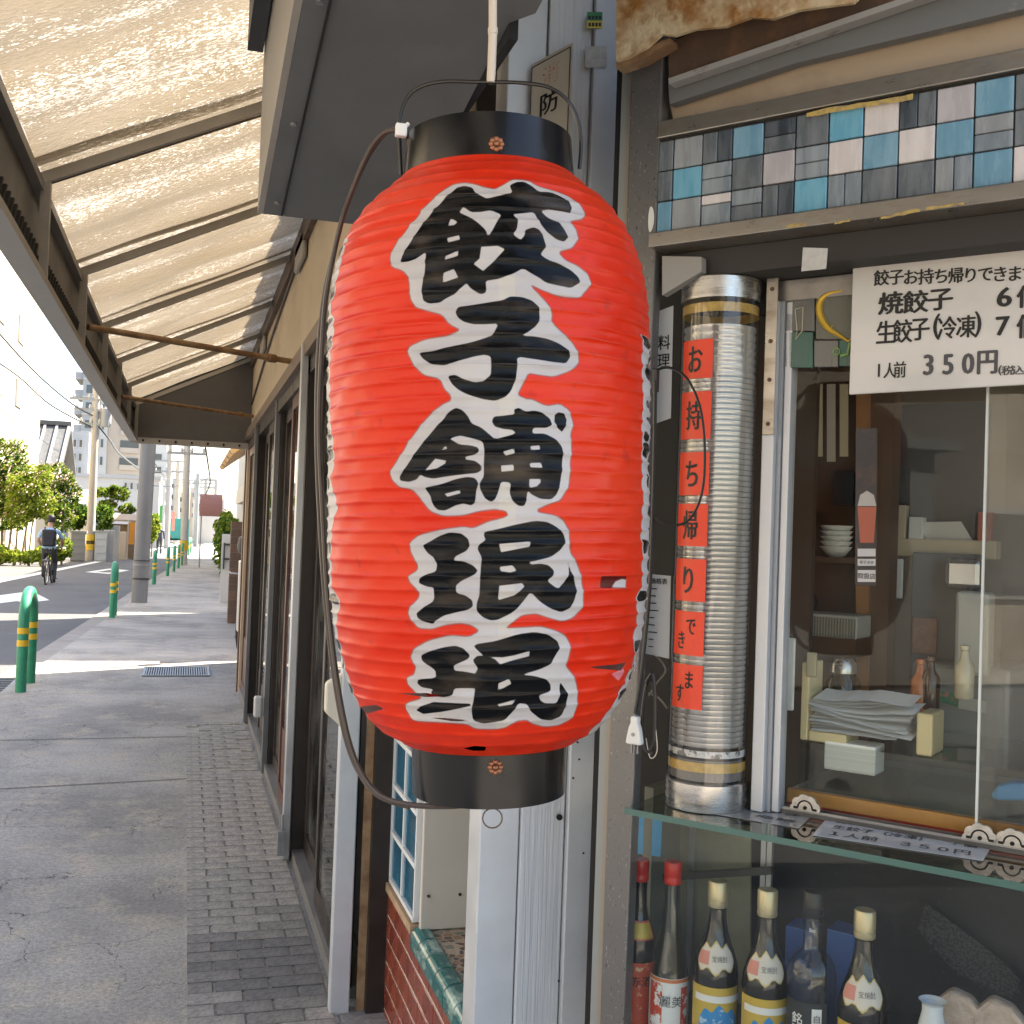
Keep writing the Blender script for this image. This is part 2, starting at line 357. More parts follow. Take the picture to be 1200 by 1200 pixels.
MB().box((0.64, 13.0, -.1), (9, 13.1, 3.07)).build('end_wall', M_WALL, bld)
MB().box((.66, 3.55, -.05), (2.3, 12.1, .012)).build('floor', M_INTF, bld)
M_CREAM = mat('cream_board', (.56, .46, .32), .65, var=.1, vscale=3, bump=.1, col2=(.44, .34, .22), cmix=(.55, .8))
MB().box((WX-.03, 2.62, 2.36), (.64, 10.6, 3.1)).build('header_board', M_CREAM, bld)
MB().tube([(WX-.04, 10.4, 2.62), (WX-.04, 8, 2.86), (WX-.04, 5.4, 3.02), (WX-.04, 4, 3.05)], .008, 6).build('conduit', mat('brown_conduit', (.05, .03, .02), .5), bld)
M_BRONZE = mat('bronze_aluminium', (.036, .028, .024), .4, .4, var=.2, vscale=10)
M_ALU = mat('aluminium', (.55, .56, .58), .36, .7, var=.04, vscale=3)
M_LIGHTBLUE = mat('pale_blue_metal', (.56, .59, .62), .42, .25, var=.07, vscale=8)
MB().box((WX-.05, 3.4, 2.22), (WX+.05, 10.6, 2.358)).build('lintel', M_BRONZE, bld)
MB().box((WX-.08, 3.4, 2.30), (WX-.05, 10.6, 2.372)).build('lintel_trim', mat('weathered_steel', (.2, .15, .11), .5, .5, var=.3, vscale=9), bld)
# grey end wall blocking between door run and back; threshold
MB().box((WX-.045, 3.6, -.04), (WX+.05, 10.6, .03)).build('threshold', mat('threshold', (.2, .195, .185), .5, .4, var=.2), bld)

M_GLASS = glass('door_glass', (.62, .66, .64), .01, 1.6, dirt=.12)
M_MAROON = mat('dark_red_wood', (.085, .03, .02), .5, var=.3, vscale=14, stretch=(8, 8, .6))
def door_post(y, d, wd, m, label, dp=.1):
    t = solo('door_post', MB().box((WX-.05-d, y-wd/2, gz(y)-.02), (WX-.05-d+dp, y+wd/2, 2.36)), m, label, 'post', 'posts between the sliding doors', bevel=.004); return t
door_post(10.72, .01, .10, M_MAROON, 'dark wooden post at the far end of the shop front')
door_post(10.58, .0, .05, mat('tan_trim', (.5, .4, .28), .6), 'narrow tan trim post at the far end of the shop front')
door_post(9.05, .02, .08, M_BRONZE, 'black door post, second from the far end of the shop front')
M_ALUD = mat('dull_aluminium', (.17, .17, .175), .4, .6, var=.08, vscale=3)
door_post(8.93, .03, .035, M_ALUD, 'thin silver strip beside the second far black door post', .03)
door_post(7.1, .01, .06, M_ALUD, 'silver door post in the middle of the shop front', .035)
door_post(5.30, .015, .07, M_BRONZE, 'black door post behind the bright silver post left of the lantern')
door_post(5.20, .04, .05, M_ALU, 'bright silver door post just left of the red lantern', .035)
pbp = door_post(3.52, .03, .05, M_LIGHTBLUE, 'pale blue metal door edge with a cream handle at the near end of the doors', .062)
door_post(7.1, -.026, .06, M_BRONZE, 'dark body behind the middle silver door post', .07); door_post(5.21, -.0, .05, M_BRONZE, 'dark body behind the bright silver door post', .1)
def sliding_door(y0, y1, off, fm, gm, label, mid=None, kick=.28):
    z0, z1 = gz(y0)+.0+.045, 2.22; st = .055; x0, x1 = WX-.03+off, WX+.0+off
    t = thing('sliding_door', label, 'door', (WX, (y0+y1)/2, z0), 'sliding doors of the shop front')
    MB().box((x0, y0, z0), (x1, y0+st, z1)).build('stile', fm, t, bevel=.004)
    MB().box((x0, y1-st, z0), (x1, y1, z1)).build('stile', fm, t, bevel=.004)
    MB().box((x0, y0+st, z0), (x1, y1-st, z0+.09)).build('rail', fm, t)
    MB().box((x0, y0+st, z1-.07), (x1, y1-st, z1)).build('rail', fm, t)
    if mid: MB().box((x0, y0+st, mid), (x1, y1-st, mid+.06)).build('rail', fm, t)
    if kick: MB().box((x0+.01, y0+st, z0+.09), (x1-.01, y1-st, z0+.09+kick)).build('kick_panel', fm, t)
    MB().box((x0+.011, y0+st, z0+.09+kick), (x0+.017, y1-st, z1-.07)).build('pane', gm, t)
    return t
sliding_door(3.58, 4.42, .0, M_BRONZE, M_GLASS, 'bronze framed glass sliding door nearest the tiled niche', kick=.0)
sliding_door(4.36, 5.16, .035, M_BRONZE, M_GLASS, 'bronze framed glass sliding door beside the bright silver post', kick=.0)
sliding_door(5.36, 6.25, .0, M_MAROON, M_GLASS, 'dark red framed sliding door just beyond the bright silver post', kick=.3)
sliding_door(6.2, 7.06, .035, M_BRONZE, M_GLASS, 'bronze sliding door with the red notice showing beside it', kick=.3)
sliding_door(7.15, 8.05, .0, M_BRONZE, M_GLASS, 'bronze framed sliding door in the third bay, nearer leaf', kick=.3)
sliding_door(8.0, 8.9, .035, M_BRONZE, M_GLASS, 'bronze framed sliding door in the third bay, farther leaf', kick=.3)
sliding_door(9.12, 10.5, .0, M_MAROON, M_GLASS, 'dark wooden sliding door in the farthest bay of the shop', kick=.4)
# red notice behind the door glass, pulls, locks
n_ = MB().box((WX+.06, 5.6, 1.28), (WX+.064, 6.1, 1.78)); solo('red_notice', n_, mat('red_paper', (.75, .04, .02), .6, var=.15), 'plain red paper notice behind the dark door glass', 'notice')
h = MB().prism([(WX-.13, 3.50, 1.02), (WX-.13, 3.50, .93), (WX-.075, 3.50, .88), (WX-.075, 3.50, 1.055)], (0, .035, 0))
FR[pbp.name] = Vector(pbp.location); h.build('handle', mat('cream_plastic', (.72, .67, .55), .4), pbp, bevel=.008)
solo('door_lock', MB().box((WX-.12, 7.05, .32), (WX-.07, 7.12, .45)), mat('grey_plastic', (.55, .55, .53), .5), 'grey lock box low on the middle silver door post', 'lock', bevel=.012)
lk = MB(); lk.box((WX-.115, 5.12, .02), (WX-.085, 5.17, .13)); lk.tube([(WX-.1, 5.15, .12), (WX-.1, 5.13, .2), (WX-.1, 5.10, .21), (WX-.1, 5.09, .14)], .006, 8)
solo('latch', lk, M_STEEL, 'small steel bolt latch at the foot of the bright silver post', 'latch')

# ================================================================== awning
M_FASC = mat('grey_painted_steel', (.105, .1, .098), .5, .1, var=.15, vscale=4)
M_TRIM = mat('trim_metal', (.33, .31, .29), .45, .5, var=.2, vscale=6)
M_RUST = mat('rusty_steel', (.23, .13, .07), .75, .2, var=.3, vscale=12, col2=(.4, .27, .15), bump=.2)
def frp():
    m = bpy.data.materials.new('translucent_sheet'); m.use_nodes = True; t = m.node_tree; t.nodes.clear(); L = t.links.new
    o = t.nodes.new('ShaderNodeOutputMaterial'); tc = t.nodes.new('ShaderNodeTexCoord')
    mp = t.nodes.new('ShaderNodeMapping'); mp.inputs['Scale'].default_value = (.45, 1, 1); L(tc.outputs['Object'], mp.inputs[0])
    n = t.nodes.new('ShaderNodeTexNoise'); n.inputs['Scale'].default_value = 85; n.inputs['Detail'].default_value = 3; L(mp.outputs[0], n.inputs[0])
    n3 = t.nodes.new('ShaderNodeTexNoise'); n3.inputs['Scale'].default_value = 25; n3.inputs['Detail'].default_value = 2; L(mp.outputs[0], n3.inputs[0])
    ad = t.nodes.new('ShaderNodeMath'); ad.operation = 'ADD'; L(n.outputs[0], ad.inputs[0]); L(n3.outputs[0], ad.inputs[1])
    bp = t.nodes.new('ShaderNodeBump'); bp.inputs['Strength'].default_value = .6; bp.inputs['Distance'].default_value = .012; L(ad.outputs[0], bp.inputs['Height'])
    n2 = t.nodes.new('ShaderNodeTexNoise'); n2.inputs['Scale'].default_value = 3; n2.inputs['Detail'].default_value = 6; L(mp.outputs[0], n2.inputs[0])
    r = t.nodes.new('ShaderNodeValToRGB'); L(n2.outputs[0], r.inputs[0]); r.color_ramp.elements[0].position = .3; r.color_ramp.elements[1].position = .7
    r.color_ramp.elements[0].color = (.37, .30, .205, 1); r.color_ramp.elements[1].color = (.47, .40, .30, 1)
    d = t.nodes.new('ShaderNodeBsdfDiffuse'); tl = t.nodes.new('ShaderNodeBsdfTranslucent'); gl = t.nodes.new('ShaderNodeBsdfGlossy'); gl.inputs['Roughness'].default_value = .22
    mpf = t.nodes.new('ShaderNodeMapping'); mpf.inputs['Scale'].default_value = (.55, 1.5, 1); mpf.inputs['Rotation'].default_value = (0, 0, .5); L(tc.outputs['Object'], mpf.inputs[0])
    nf = t.nodes.new('ShaderNodeTexNoise'); nf.inputs['Scale'].default_value = 75; nf.inputs['Detail'].default_value = 4; nf.inputs['Distortion'].default_value = 1.5; L(mpf.outputs[0], nf.inputs[0])
    mps = t.nodes.new('ShaderNodeMapping'); mps.inputs['Scale'].default_value = (.5, 2.6, 1); L(tc.outputs['Object'], mps.inputs[0])
    ns = t.nodes.new('ShaderNodeTexNoise'); ns.inputs['Scale'].default_value = 1.6; ns.inputs['Detail'].default_value = 3; L(mps.outputs[0], ns.inputs[0])
    th_ = t.nodes.new('ShaderNodeMapRange'); L(ns.outputs[0], th_.inputs[0]); th_.inputs[1].default_value = .35; th_.inputs[2].default_value = .65; th_.inputs[3].default_value = -.16; th_.inputs[4].default_value = .05
    sm_ = t.nodes.new('ShaderNodeMath'); sm_.operation = 'ADD'; L(nf.outputs[0], sm_.inputs[0]); L(th_.outputs[0], sm_.inputs[1])
    fk = t.nodes.new('ShaderNodeMapRange'); L(sm_.outputs[0], fk.inputs[0]); fk.inputs[1].default_value = .56; fk.inputs[2].default_value = .63      # clear resin flecks, coloured bright to stand for the sheet's glitter
    cmx = t.nodes.new('ShaderNodeMix'); cmx.data_type = 'RGBA'; L(fk.outputs[0], cmx.inputs[0]); L(r.outputs[0], cmx.inputs[6]); cmx.inputs[7].default_value = (.84, .79, .70, 1)
    fm_ = t.nodes.new('ShaderNodeMapRange'); L(fk.outputs[0], fm_.inputs[0]); fm_.inputs[3].default_value = .38; fm_.inputs[4].default_value = .72
    L(r.outputs[0], d.inputs[0]); L(cmx.outputs[2], tl.inputs[0]); L(bp.outputs[0], gl.inputs['Normal'])
    m1 = t.nodes.new('ShaderNodeMixShader'); L(fm_.outputs[0], m1.inputs[0]); L(d.outputs[0], m1.inputs[1]); L(tl.outputs[0], m1.inputs[2])
    fr = t.nodes.new('ShaderNodeLayerWeight'); fr.inputs[0].default_value = .25; L(bp.outputs[0], fr.inputs['Normal'])
    fc = t.nodes.new('ShaderNodeMath'); fc.operation = 'MULTIPLY_ADD'; fc.inputs[1].default_value = .5; fc.inputs[2].default_value = .07; fc.use_clamp = True; L(fr.outputs['Facing'], fc.inputs[0]); fr = fc
    m2 = t.nodes.new('ShaderNodeMixShader'); L(fr.outputs[0], m2.inputs[0]); L(m1.outputs[0], m2.inputs[1]); L(gl.outputs[0], m2.inputs[2])
    L(m2.outputs[0], o.inputs[0]); return m
M_FRP = frp()
AX, AZ0, AZ1, WZ, YE = -.5, 2.235, 2.56, 3.06, 10.5
aw = thing('awning', 'long grey pavement awning roofed with translucent beige plastic sheets', 'awning', (AX, 4, AZ0))
RY = [YE-1.35*i for i in range(10)]          # rafters
def roofz(x): return AZ1+.012+(x-AX)/(WX-.03-AX)*(WZ-AZ1)
for i in range(9):
    ya, yb = RY[i+1], RY[i]; nx, ny = 14, 28; mb = MB(); vs = []
    for j in range(ny+1):
        y = ya-.12+(yb-ya+.12)*j/ny
        for k in range(nx+1):
            x = AX+.01+(WX-.05-AX)*k/nx
            wv = .012*math.sin((y-ya)*2*math.pi/.45)+.004*math.sin(x*9+y*5+i)
            vs.append((x, y, roofz(x)+.03+wv+(.006 if j < 3 else 0)))
    mb.add(vs, [(j*(nx+1)+k, j*(nx+1)+k+1, (j+1)*(nx+1)+k+1, (j+1)*(nx+1)+k) for j in range(ny) for k in range(nx)])
    mb.build('roof_sheet', M_FRP, aw, smooth=True)
for i, y in enumerate(RY[1:]):
    yy = y+.17; MB().bar((AX+.02, yy, roofz(AX+.02)+.022), (WX-.06, yy, roofz(WX-.06)+.022), .007, .006).build('sheet_seam', mat('seam_dirt', (.07, .055, .04), .8), aw)
for y in RY:
    MB().bar((AX, y, AZ1+.0), (WX-.04, y, WZ), .021, .034).build('rafter', mat('rafter_alu', (.42, .39, .35), .45, .4, var=.15, vscale=6), aw)
    MB().bar((AX+.035, y, AZ0+.02), (AX+.035, y, AZ1), .03, .03, up=(0, 1, 0)).build('fascia_stub', M_TRIM, aw)
MB().box((AX-.02, RY[-1], AZ0+.05), (AX, YE, AZ1+.085)).build('fascia_board', M_FASC, aw)
MB().box((AX, RY[-1], AZ1-.03), (AX+.03, YE, AZ1)).build('fascia_rail', M_TRIM, aw)
MB().box((AX-.02, RY[-1], AZ0), (AX+.05, YE, AZ0+.025)).build('fascia_flange', M_TRIM, aw)
hk = MB(); y = 2.6
while y < 10.2:
    hk.bar((AX+.012, y, AZ0+.03), (AX+.02, y+.035, AZ0+.115), .016, .008); y += .062
tag(hk.build('curtain_hooks', mat('dark_fray', (.03, .028, .026), .8), aw), kind='stuff')
ep = MB(); ep.prism([(AX, YE, AZ0+.03), (WX-.02, YE, AZ0+.0), (WX-.02, YE, WZ+.09), (AX, YE, AZ1+.09)], (0, .02, 0)); ep.build('end_plate', M_FASC, aw)
fl = MB(); fl.box((AX, YE-.03, AZ0-.02), (WX-.02, YE+.02, AZ0+.035)); fl.build('end_flange', M_TRIM, aw)
bo = MB()
for i in range(7): bo.lathe([(.014, 0), (.014, .01), (.006, .014)], (0, 0, 0), 8)
for i in range(7):
    x = AX+.1+i*.14
    MB().tube([(x, YE-.045, AZ0+.008), (x, YE-.028, AZ0+.008)], .011, 8).build('bolt', M_DARK, aw)
wp = MB(); wp.box((WX-.06, 2.7, WZ-.09), (WX-.03, YE, WZ+.02)); wp.build('wall_plate', mat('brown_steel', (.12, .08, .055), .6, .3, var=.4, vscale=10), aw)
def tie(a, b, ya):
    p, q = atx(*a, AX+.02), atx(*b, WX-.04); MB().tube([p, q], .016, 10).build('tie_rod', M_RUST, aw)
    MB().tube([p.lerp(q, .86), p.lerp(q, .9)], .024, 10).build('turnbuckle', M_RUST, aw)
tie((103, 383), (343, 424), 0); tie((142, 465), (296, 488), 0)
for px, py in ((352, 296), (308, 404)):
    p = atx(px, py, WX-.05); MB().box((p.x-.01, p.y-.22, p.z-.07), (p.x+.015, p.y+.22, p.z+.07)).build('gusset', mat('grey_gusset', (.36, .34, .31), .6, .2), aw, bevel=.012)
# box over the lantern: grey flat soffit, side coloured paler as the lit face
bx = thing('sign_box', 'big dark grey sheet metal sign box overhanging above the lantern', 'sign box', (.35, 1, 2.2))
SXL, SXR = .118, .43
def sof(y): return 2.165+(2.4-y)*.118
so_ = MB(); so_.prism([(SXL, 2.4, sof(2.4)), (SXL, -1.2, sof(-1.2)), (SXL, -1.2, 3.0), (SXL, 2.4, 3.0)], (.012, 0, 0)); so_.build('side', mat('lit_tone_side', (.36, .335, .3), .55, .1, var=.1), bx)
so_ = MB(); fpS = [(SXL+.0125, 2.4), (SXL+.0125, -1.2), (.44, -1.2), (.46, 1.54), (SXR, 1.575), (SXR, 2.4)]; nS = len(fpS)
so_.add([(x, y, sof(y)) for x, y in fpS]+[(x, y, 2.9) for x, y in fpS], [tuple(range(nS)), tuple(range(nS, 2*nS))[::-1]]+[(i, (i+1) % nS, nS+(i+1) % nS, nS+i) for i in range(nS)])
so_.build('soffit', mat('soffit_grey', (.135, .138, .142), .5, .0, var=.16, vscale=7, bump=.06, detail=10), bx)
ed = MB(); ed.bar((SXL+.05, 2.39, sof(2.4)-.0015), (SXL+.05, -1.2, sof(-1.2)-.0015), .004, .003); ed.build('seam', M_DARK, bx)
for yy in (2.33, 1.98, 1.6): MB().lathe([(.006, -.004), (.006, 0)], (SXL+.035, yy, sof(yy)), 8).build('screw', M_STEEL, bx)
MB().box((SXR+.001, 1.58, sof(1.58)-.02), (SXR+.016, 2.4, sof(2.4)+.2)).build('edge_strip', M_DARK, bx)
p = aty(297, 20, 2.0)
MB().box((SXL-.035, 1.2, 2.50), (SXL-.003, 2.38, 2.9)).build('upper_fold', mat('black_fold', (.03, .03, .032), .5), bx)
rb = MB(); rb.bar((.50, 2.42, 2.0), (.50, 2.42, 2.75), .05, .07, up=(0, 1, 0)); rb.bar((.455, 2.35, 2.15), (.50, 2.40, 2.6), .03, .03, up=(0, 1, 0))
solo('rusty_brace', rb, M_RUST, 'rusty steel brace in the gap behind the lantern hook', 'brace')
# ================================================================== the paper lantern
A_,B_,C_,D_,E_ = (440,200),(440,330),(440,465),(440,600),(440,725)     # traced enlargements: 4.2857 px each
def tr(org, s):
    q = [float(x) for x in s.replace(';', ' ').replace(',', ' ').split()]
    return [(org[0]+q[i]/4.2857, org[1]+q[i+1]/4.2857) for i in range(0, len(q), 2)]
INK = [
 tr(A_, "375,115 405,82 445,73 485,82 500,110 530,125 560,138 620,125 690,112 675,72 710,57 745,58 785,75 820,105 880,108 930,130 975,160 992,185 978,215 930,205 870,195 830,200 870,235 920,262 950,300 967,335 950,355 915,345 870,315 830,265 800,205 740,210 690,215 717,245 712,290 690,318 730,348 750,325 755,295 795,283 825,295 845,330 858,380 830,418 870,450 930,470 985,500 1020,535 1030,560 985,588 920,575 860,560 800,520 745,485 690,515 620,540 552,550 555,585 556,600 550,612 525,617 480,592 455,560 440,575 400,615 350,640 320,660 265,665 235,650 232,600 240,540 245,470 250,402 200,440 160,455 118,458 130,420 170,360 215,290 260,225 310,170 350,130"),
 tr(B_, "400,150 415,128 470,120 560,105 640,92 680,72 740,75 790,95 825,130 832,185 810,220 770,250 730,272 800,275 870,285 930,310 975,345 987,375 965,408 900,402 820,390 712,375 712,430 705,490 680,550 650,580 600,598 540,590 470,570 420,545 385,515 365,475 400,468 440,490 500,507 545,500 580,470 582,420 580,375 550,365 500,372 420,395 350,422 280,415 235,385 218,358 290,350 380,325 480,305 540,285 590,268 620,208 560,212 490,212 440,200 410,175"),
 tr(C_, "385,68 405,55 440,70 465,100 482,135 530,155 560,180 600,215 690,190 705,180 690,165 640,160 600,150 585,125 595,100 650,95 700,88 695,65 720,55 750,75 800,70 840,80 880,110 888,140 860,155 790,155 788,185 850,185 900,210 935,250 943,290 935,360 928,430 910,490 880,515 830,512 785,490 765,470 757,520 745,548 720,548 690,525 675,480 680,430 630,425 615,480 600,515 580,528 550,510 525,460 527,430 545,400 545,330 548,270 540,225 500,212 430,195 400,200 375,212 420,240 480,245 515,255 520,275 500,290 450,300 450,315 500,322 530,345 530,370 510,382 430,390 350,400 290,410 250,403 225,390 205,415 165,427 120,420 118,400 140,370 180,310 230,245 290,170 345,110 360,85"),
 tr(C_, "248,458 330,440 400,415 460,403 500,408 517,435 505,470 500,530 480,545 440,535 400,545 350,570 310,568 290,545 275,500 255,470"),
 tr(C_, "905,90 920,78 950,85 963,115 955,150 940,175 915,155 902,125"),
 tr(D_, "232,170 260,155 320,120 370,103 430,108 465,135 473,170 455,195 400,222 390,245 440,248 490,270 512,295 495,315 430,345 400,370 405,408 450,420 485,445 488,475 460,492 400,505 340,520 300,545 285,563 240,550 205,530 200,510 240,480 290,447 292,380 250,375 210,358 215,335 250,315 300,300 308,260 290,228 255,205"),
 tr(D_, "548,100 600,90 700,65 800,45 860,50 910,75 945,110 953,150 930,190 880,225 800,245 770,250 780,265 830,260 870,268 900,295 895,315 865,345 880,360 920,388 955,350 975,300 965,245 985,300 1005,345 1012,390 1000,450 975,485 935,503 880,485 830,450 780,400 740,455 690,505 620,540 580,545 540,530 508,500 508,460 522,420 525,340 530,270 535,230 512,185 520,165 555,140 545,120"),
 tr(E_, "225,185 270,165 340,145 400,137 440,150 475,185 460,205 390,235 392,262 450,268 520,282 520,350 400,350 390,360 385,385 340,395 290,385 278,370 290,355 230,345 210,325 215,305 305,298 300,260 270,235 230,210"),
 tr(E_, "205,460 230,440 290,420 380,425 475,428 475,438 420,450 330,468 240,478"),
 tr(E_, "493,140 510,128 600,115 720,78 800,68 870,80 920,115 930,150 900,200 880,230 830,255 760,275 745,285 800,290 860,305 888,335 885,365 820,385 835,415 855,427 915,427 930,390 935,320 960,355 972,385 965,430 935,490 880,512 830,505 780,465 765,430 720,425 690,470 650,510 590,520 540,525 490,510 482,460 495,400 500,350 500,280 515,250 488,210 510,188 545,188 520,165"),
]
HOLES = [tr(A_, s) for s in ("440,178 480,205 530,205 580,195 635,218 610,255 580,310 565,330 550,290 510,255 460,225 415,205", "378,238 412,255 395,270 360,275", "358,335 420,318 420,342 358,358", "345,450 348,425 415,398 412,425", "335,562 340,510 392,490 415,535", "530,380 615,375 652,392 600,450 540,502 490,465 522,440")] + \
 [tr(C_, s) for s in ("325,272 345,250 362,245 358,262", "250,372 270,345 300,310 355,320 350,335 310,360", "640,275 698,258 698,285 650,297", "778,247 827,243 827,265 780,268", "630,345 695,340 693,372 630,378", "772,340 778,332 830,330 837,358 775,355", "770,460 772,412 830,412 830,430 810,450", "345,487 425,467 427,485 362,503")] + \
 [tr(D_, s) for s in ("620,160 780,147 775,175 630,203", "625,275 690,267 712,295 680,305 627,298", "622,370 740,357 752,375 700,420 615,445")] + \
 [tr(E_, s) for s in ("565,192 640,195 700,185 780,162 775,190 700,210 625,230 600,205", "618,325 672,302 685,328 645,350 615,360", "610,432 640,425 708,405 690,432 620,442")]
WHITE = tr(A_, "600,90 640,70 690,45 760,50 820,78 900,100 980,130 1035,180 1055,215 1040,245 975,255 1010,295 1020,345 990,390 920,408 960,450 1020,480 1070,520 1090,570 1065,600 1030,640 960,635 900,625 840,600 785,572") + \
 tr(B_, "800,40 870,110 895,160 890,205 940,250 1000,310 1030,370 1030,410 980,450 900,478 830,470 770,460 745,510 715,570 760,590") + \
 tr(C_, "780,10 860,45 930,33 975,65 1000,130 980,190 988,260 980,370 970,450 930,520 870,540 815,565") + \
 tr(D_, "815,0 900,15 945,40 972,90 978,200 1020,270 1043,350 1045,480 1000,530 940,552 880,535 810,512 740,520 690,555 655,585") + \
 tr(E_, "720,45 830,38 900,55 960,85 985,130 975,190 960,235 1000,280 1022,340 1020,450 990,510 930,538 850,545 790,530 760,510 710,515 650,550 600,558 500,555 460,530 330,520 200,515 170,490 145,450 160,420 230,400 205,375 160,330 158,295 190,280 200,240 170,195 190,150 260,110 370,82 470,90 520,62 480,35 420,25 340,35 280,55 210,50 175,10") + \
 tr(D_, "155,510 165,480 210,430 212,400 165,355 155,325 205,290 205,260 170,200 168,150 210,115 340,85 440,72 490,80 570,45 640,30 665,15 655,-5") + \
 tr(C_, "600,565 520,575 440,597 340,600 270,575 230,520 180,465 120,455 80,420 70,380 110,320 180,200 270,90 340,35 375,20 380,-5") + \
 tr(B_, "345,540 325,490 240,470 190,420 162,360 170,325 250,290 370,270 425,243 370,215 330,165 250,145 200,130 172,90 168,40") + \
 tr(A_, "165,540 130,500 80,485 65,440 75,405 120,330 190,240 260,160 340,95 390,65 450,57 500,65 545,80")
TEARS = [[(417, 829), (440, 826), (450, 831), (432, 836), (422, 834)], [(688, 782), (712, 780), (736, 776), (728, 786), (706, 784)], [(543, 877), (556, 874), (570, 875), (568, 880), (554, 880)], [(466, 812), (500, 812), (520, 816), (498, 817)], [(498, 840), (530, 842), (560, 845), (530, 845)]]
PATCH = [[(704, 675), (734, 675), (733, 689), (703, 689)]]
PWHITE = [[(716, 689), (722, 681), (729, 678), (734, 679), (733, 689)]]
PINK = [[(717, 790), (731, 783), (732, 790), (727, 798)]]

LD = 1.2
ax = (RW @ Vector((0, .9997, -.022))).normalized(); lx = (RW @ Vector((1, 0, 0))); lx = (lx-ax*lx.dot(ax)).normalized(); ly = ax.cross(lx)
LROT = Matrix((lx, ly, ax)).transposed()      # columns: local axes
LORG = CAMP+ray(573, 629)*LD
PROF = [(.385, .0925), (.3805, .098), (.374, .107), (.366, .117), (.352, .131), (.336, .143), (.316, .1525), (.285, .1625), (.245, .168), (.20, .1702), (.117, .1713), (.026, .1705), (-.03, .1685), (-.064, .1662), (-.10, .161), (-.137, .1535), (-.165, .145), (-.187, .1335), (-.203, .119), (-.2115, .107), (-.217, .093), (-.219, .084)]
pz = np.array([p[0] for p in PROF])[::-1]; pr = np.array([p[1]*(1+.022*min(1, max(0, (p[1]-.1)/.06))) for p in PROF])[::-1]
def Rz(z): return np.interp(z, pz, pr)
RIBS = 43
Z0, Z1 = -.219, .385
PER = 10
nr = RIBS*PER+1; ncol = 560
tt = np.linspace(0, 1, nr); zz = Z1+(Z0-Z1)*tt
# smooth the base profile a little
RzS = np.convolve(np.pad(Rz(zz), 6, mode='edge'), np.ones(13)/13, 'valid'); RzS[0] = .0925; RzS[-1] = .084
ph = tt*RIBS+.09*np.sin(tt*41)+.06*np.sin(tt*97+1); ph = np.clip(ph, 0, RIBS); fr_ = ph-np.floor(ph)
scal = (np.abs(2*fr_-1)**3.2)                 # 1 on the bamboo hoop, 0 midway
rng = np.random.RandomState(3); ribn = rng.uniform(.75, 1.25, RIBS+2)
th = np.linspace(-math.pi, math.pi, ncol, endpoint=False)
TH, RI = np.meshgrid(th, np.arange(nr))
base = RzS[RI]; dip = -.0019*(1-scal[RI])*ribn[np.minimum(np.floor(ph).astype(int), RIBS)[RI]]
wr = .0006*np.sin(TH*9+np.floor(ph)[RI]*1.7)*(1-scal[RI])+.0004*np.sin(TH*23+np.floor(ph)[RI]*2.9)*(1-scal[RI])+.0012*np.sin(TH*2.3+zz[RI]*19)
edge = np.minimum(1, np.minimum(RI, nr-1-RI)/6.0)
RR = base+(dip+wr)*edge
ZZ = zz[RI]+.0006*np.sin(TH*3+np.floor(ph)[RI]*.9)*edge
LX, LY = RR*np.sin(TH), -RR*np.cos(TH)
def to_surf(poly):                             # photo outline -> (arc length, height) on the lantern
    out = []
    for px, py in poly:
        d = LROT.transposed() @ ray(px, py); o = LROT.transposed() @ (CAMP-LORG); t0, t1 = .7, LD*1.0/1.0
        best = None; prev = None
        for k in range(240):
            t = .85+k*(.36/240); p = o+d*t; q = math.hypot(p.x, p.y)-float(Rz(p.z))
            if q < 0: best = p; break
            prev = (t, q) if prev is None or q < prev[1] else prev
        if best is None: best = o+d*prev[0]
        out.append((math.atan2(best.x, -best.y)*.165, best.z))
    q = np.array(out)
    for _ in range(1 if len(q) > 10 else 0):            # round the traced corners like brush edges
        nx = np.roll(q, -1, 0); q = np.stack([q*.84+nx*.16, q*.16+nx*.84], 1).reshape(-1, 2)
    return q
def sdf(P, poly):                              # >0 inside
    d = np.full(len(P), 1e9); ins = np.zeros(len(P), bool); n = len(poly)
    x, y = P[:, 0], P[:, 1]
    for i in range(n):
        a, b = poly[i], poly[(i+1) % n]; e = b-a; L2 = e@e+1e-18
        t = np.clip(((x-a[0])*e[0]+(y-a[1])*e[1])/L2, 0, 1)
        d = np.minimum(d, np.hypot(x-a[0]-t*e[0], y-a[1]-t*e[1]))
        c = (a[1] > y) != (b[1] > y)
        ins ^= c & (x < (b[0]-a[0])*(y-a[1])/(b[1]-a[1]+1e-18)+a[0])
    return np.where(ins, d, -d)
P = np.stack([TH.ravel()*.165, ZZ.ravel()], 1); NV = len(P)
act = np.where(np.abs(TH.ravel()) < 1.25)[0]; PA = P[act]
def field(polys, holes=()):
    f = np.full(NV, -.05); s = np.full(len(act), -.05)
    for p in polys:
        q = to_surf(p); lo, hi = q.min(0)-.012, q.max(0)+.012
        k = np.where((PA[:, 0] > lo[0]) & (PA[:, 0] < hi[0]) & (PA[:, 1] > lo[1]) & (PA[:, 1] < hi[1]))[0]
        s[k] = np.maximum(s[k], sdf(PA[k], q))
    for p in holes:
        q = to_surf(p); lo, hi = q.min(0)-.012, q.max(0)+.012
        k = np.where((PA[:, 0] > lo[0]) & (PA[:, 0] < hi[0]) & (PA[:, 1] > lo[1]) & (PA[:, 1] < hi[1]))[0]
        s[k] = np.minimum(s[k], -sdf(PA[k], q))
    f[act] = np.maximum(s, -.05); return f
f_ink = field(INK, HOLES); f_white = field([WHITE]); f_tear = field(TEARS); f_patch = field(PATCH); f_pw = field(PWHITE); f_pink = field(PINK)
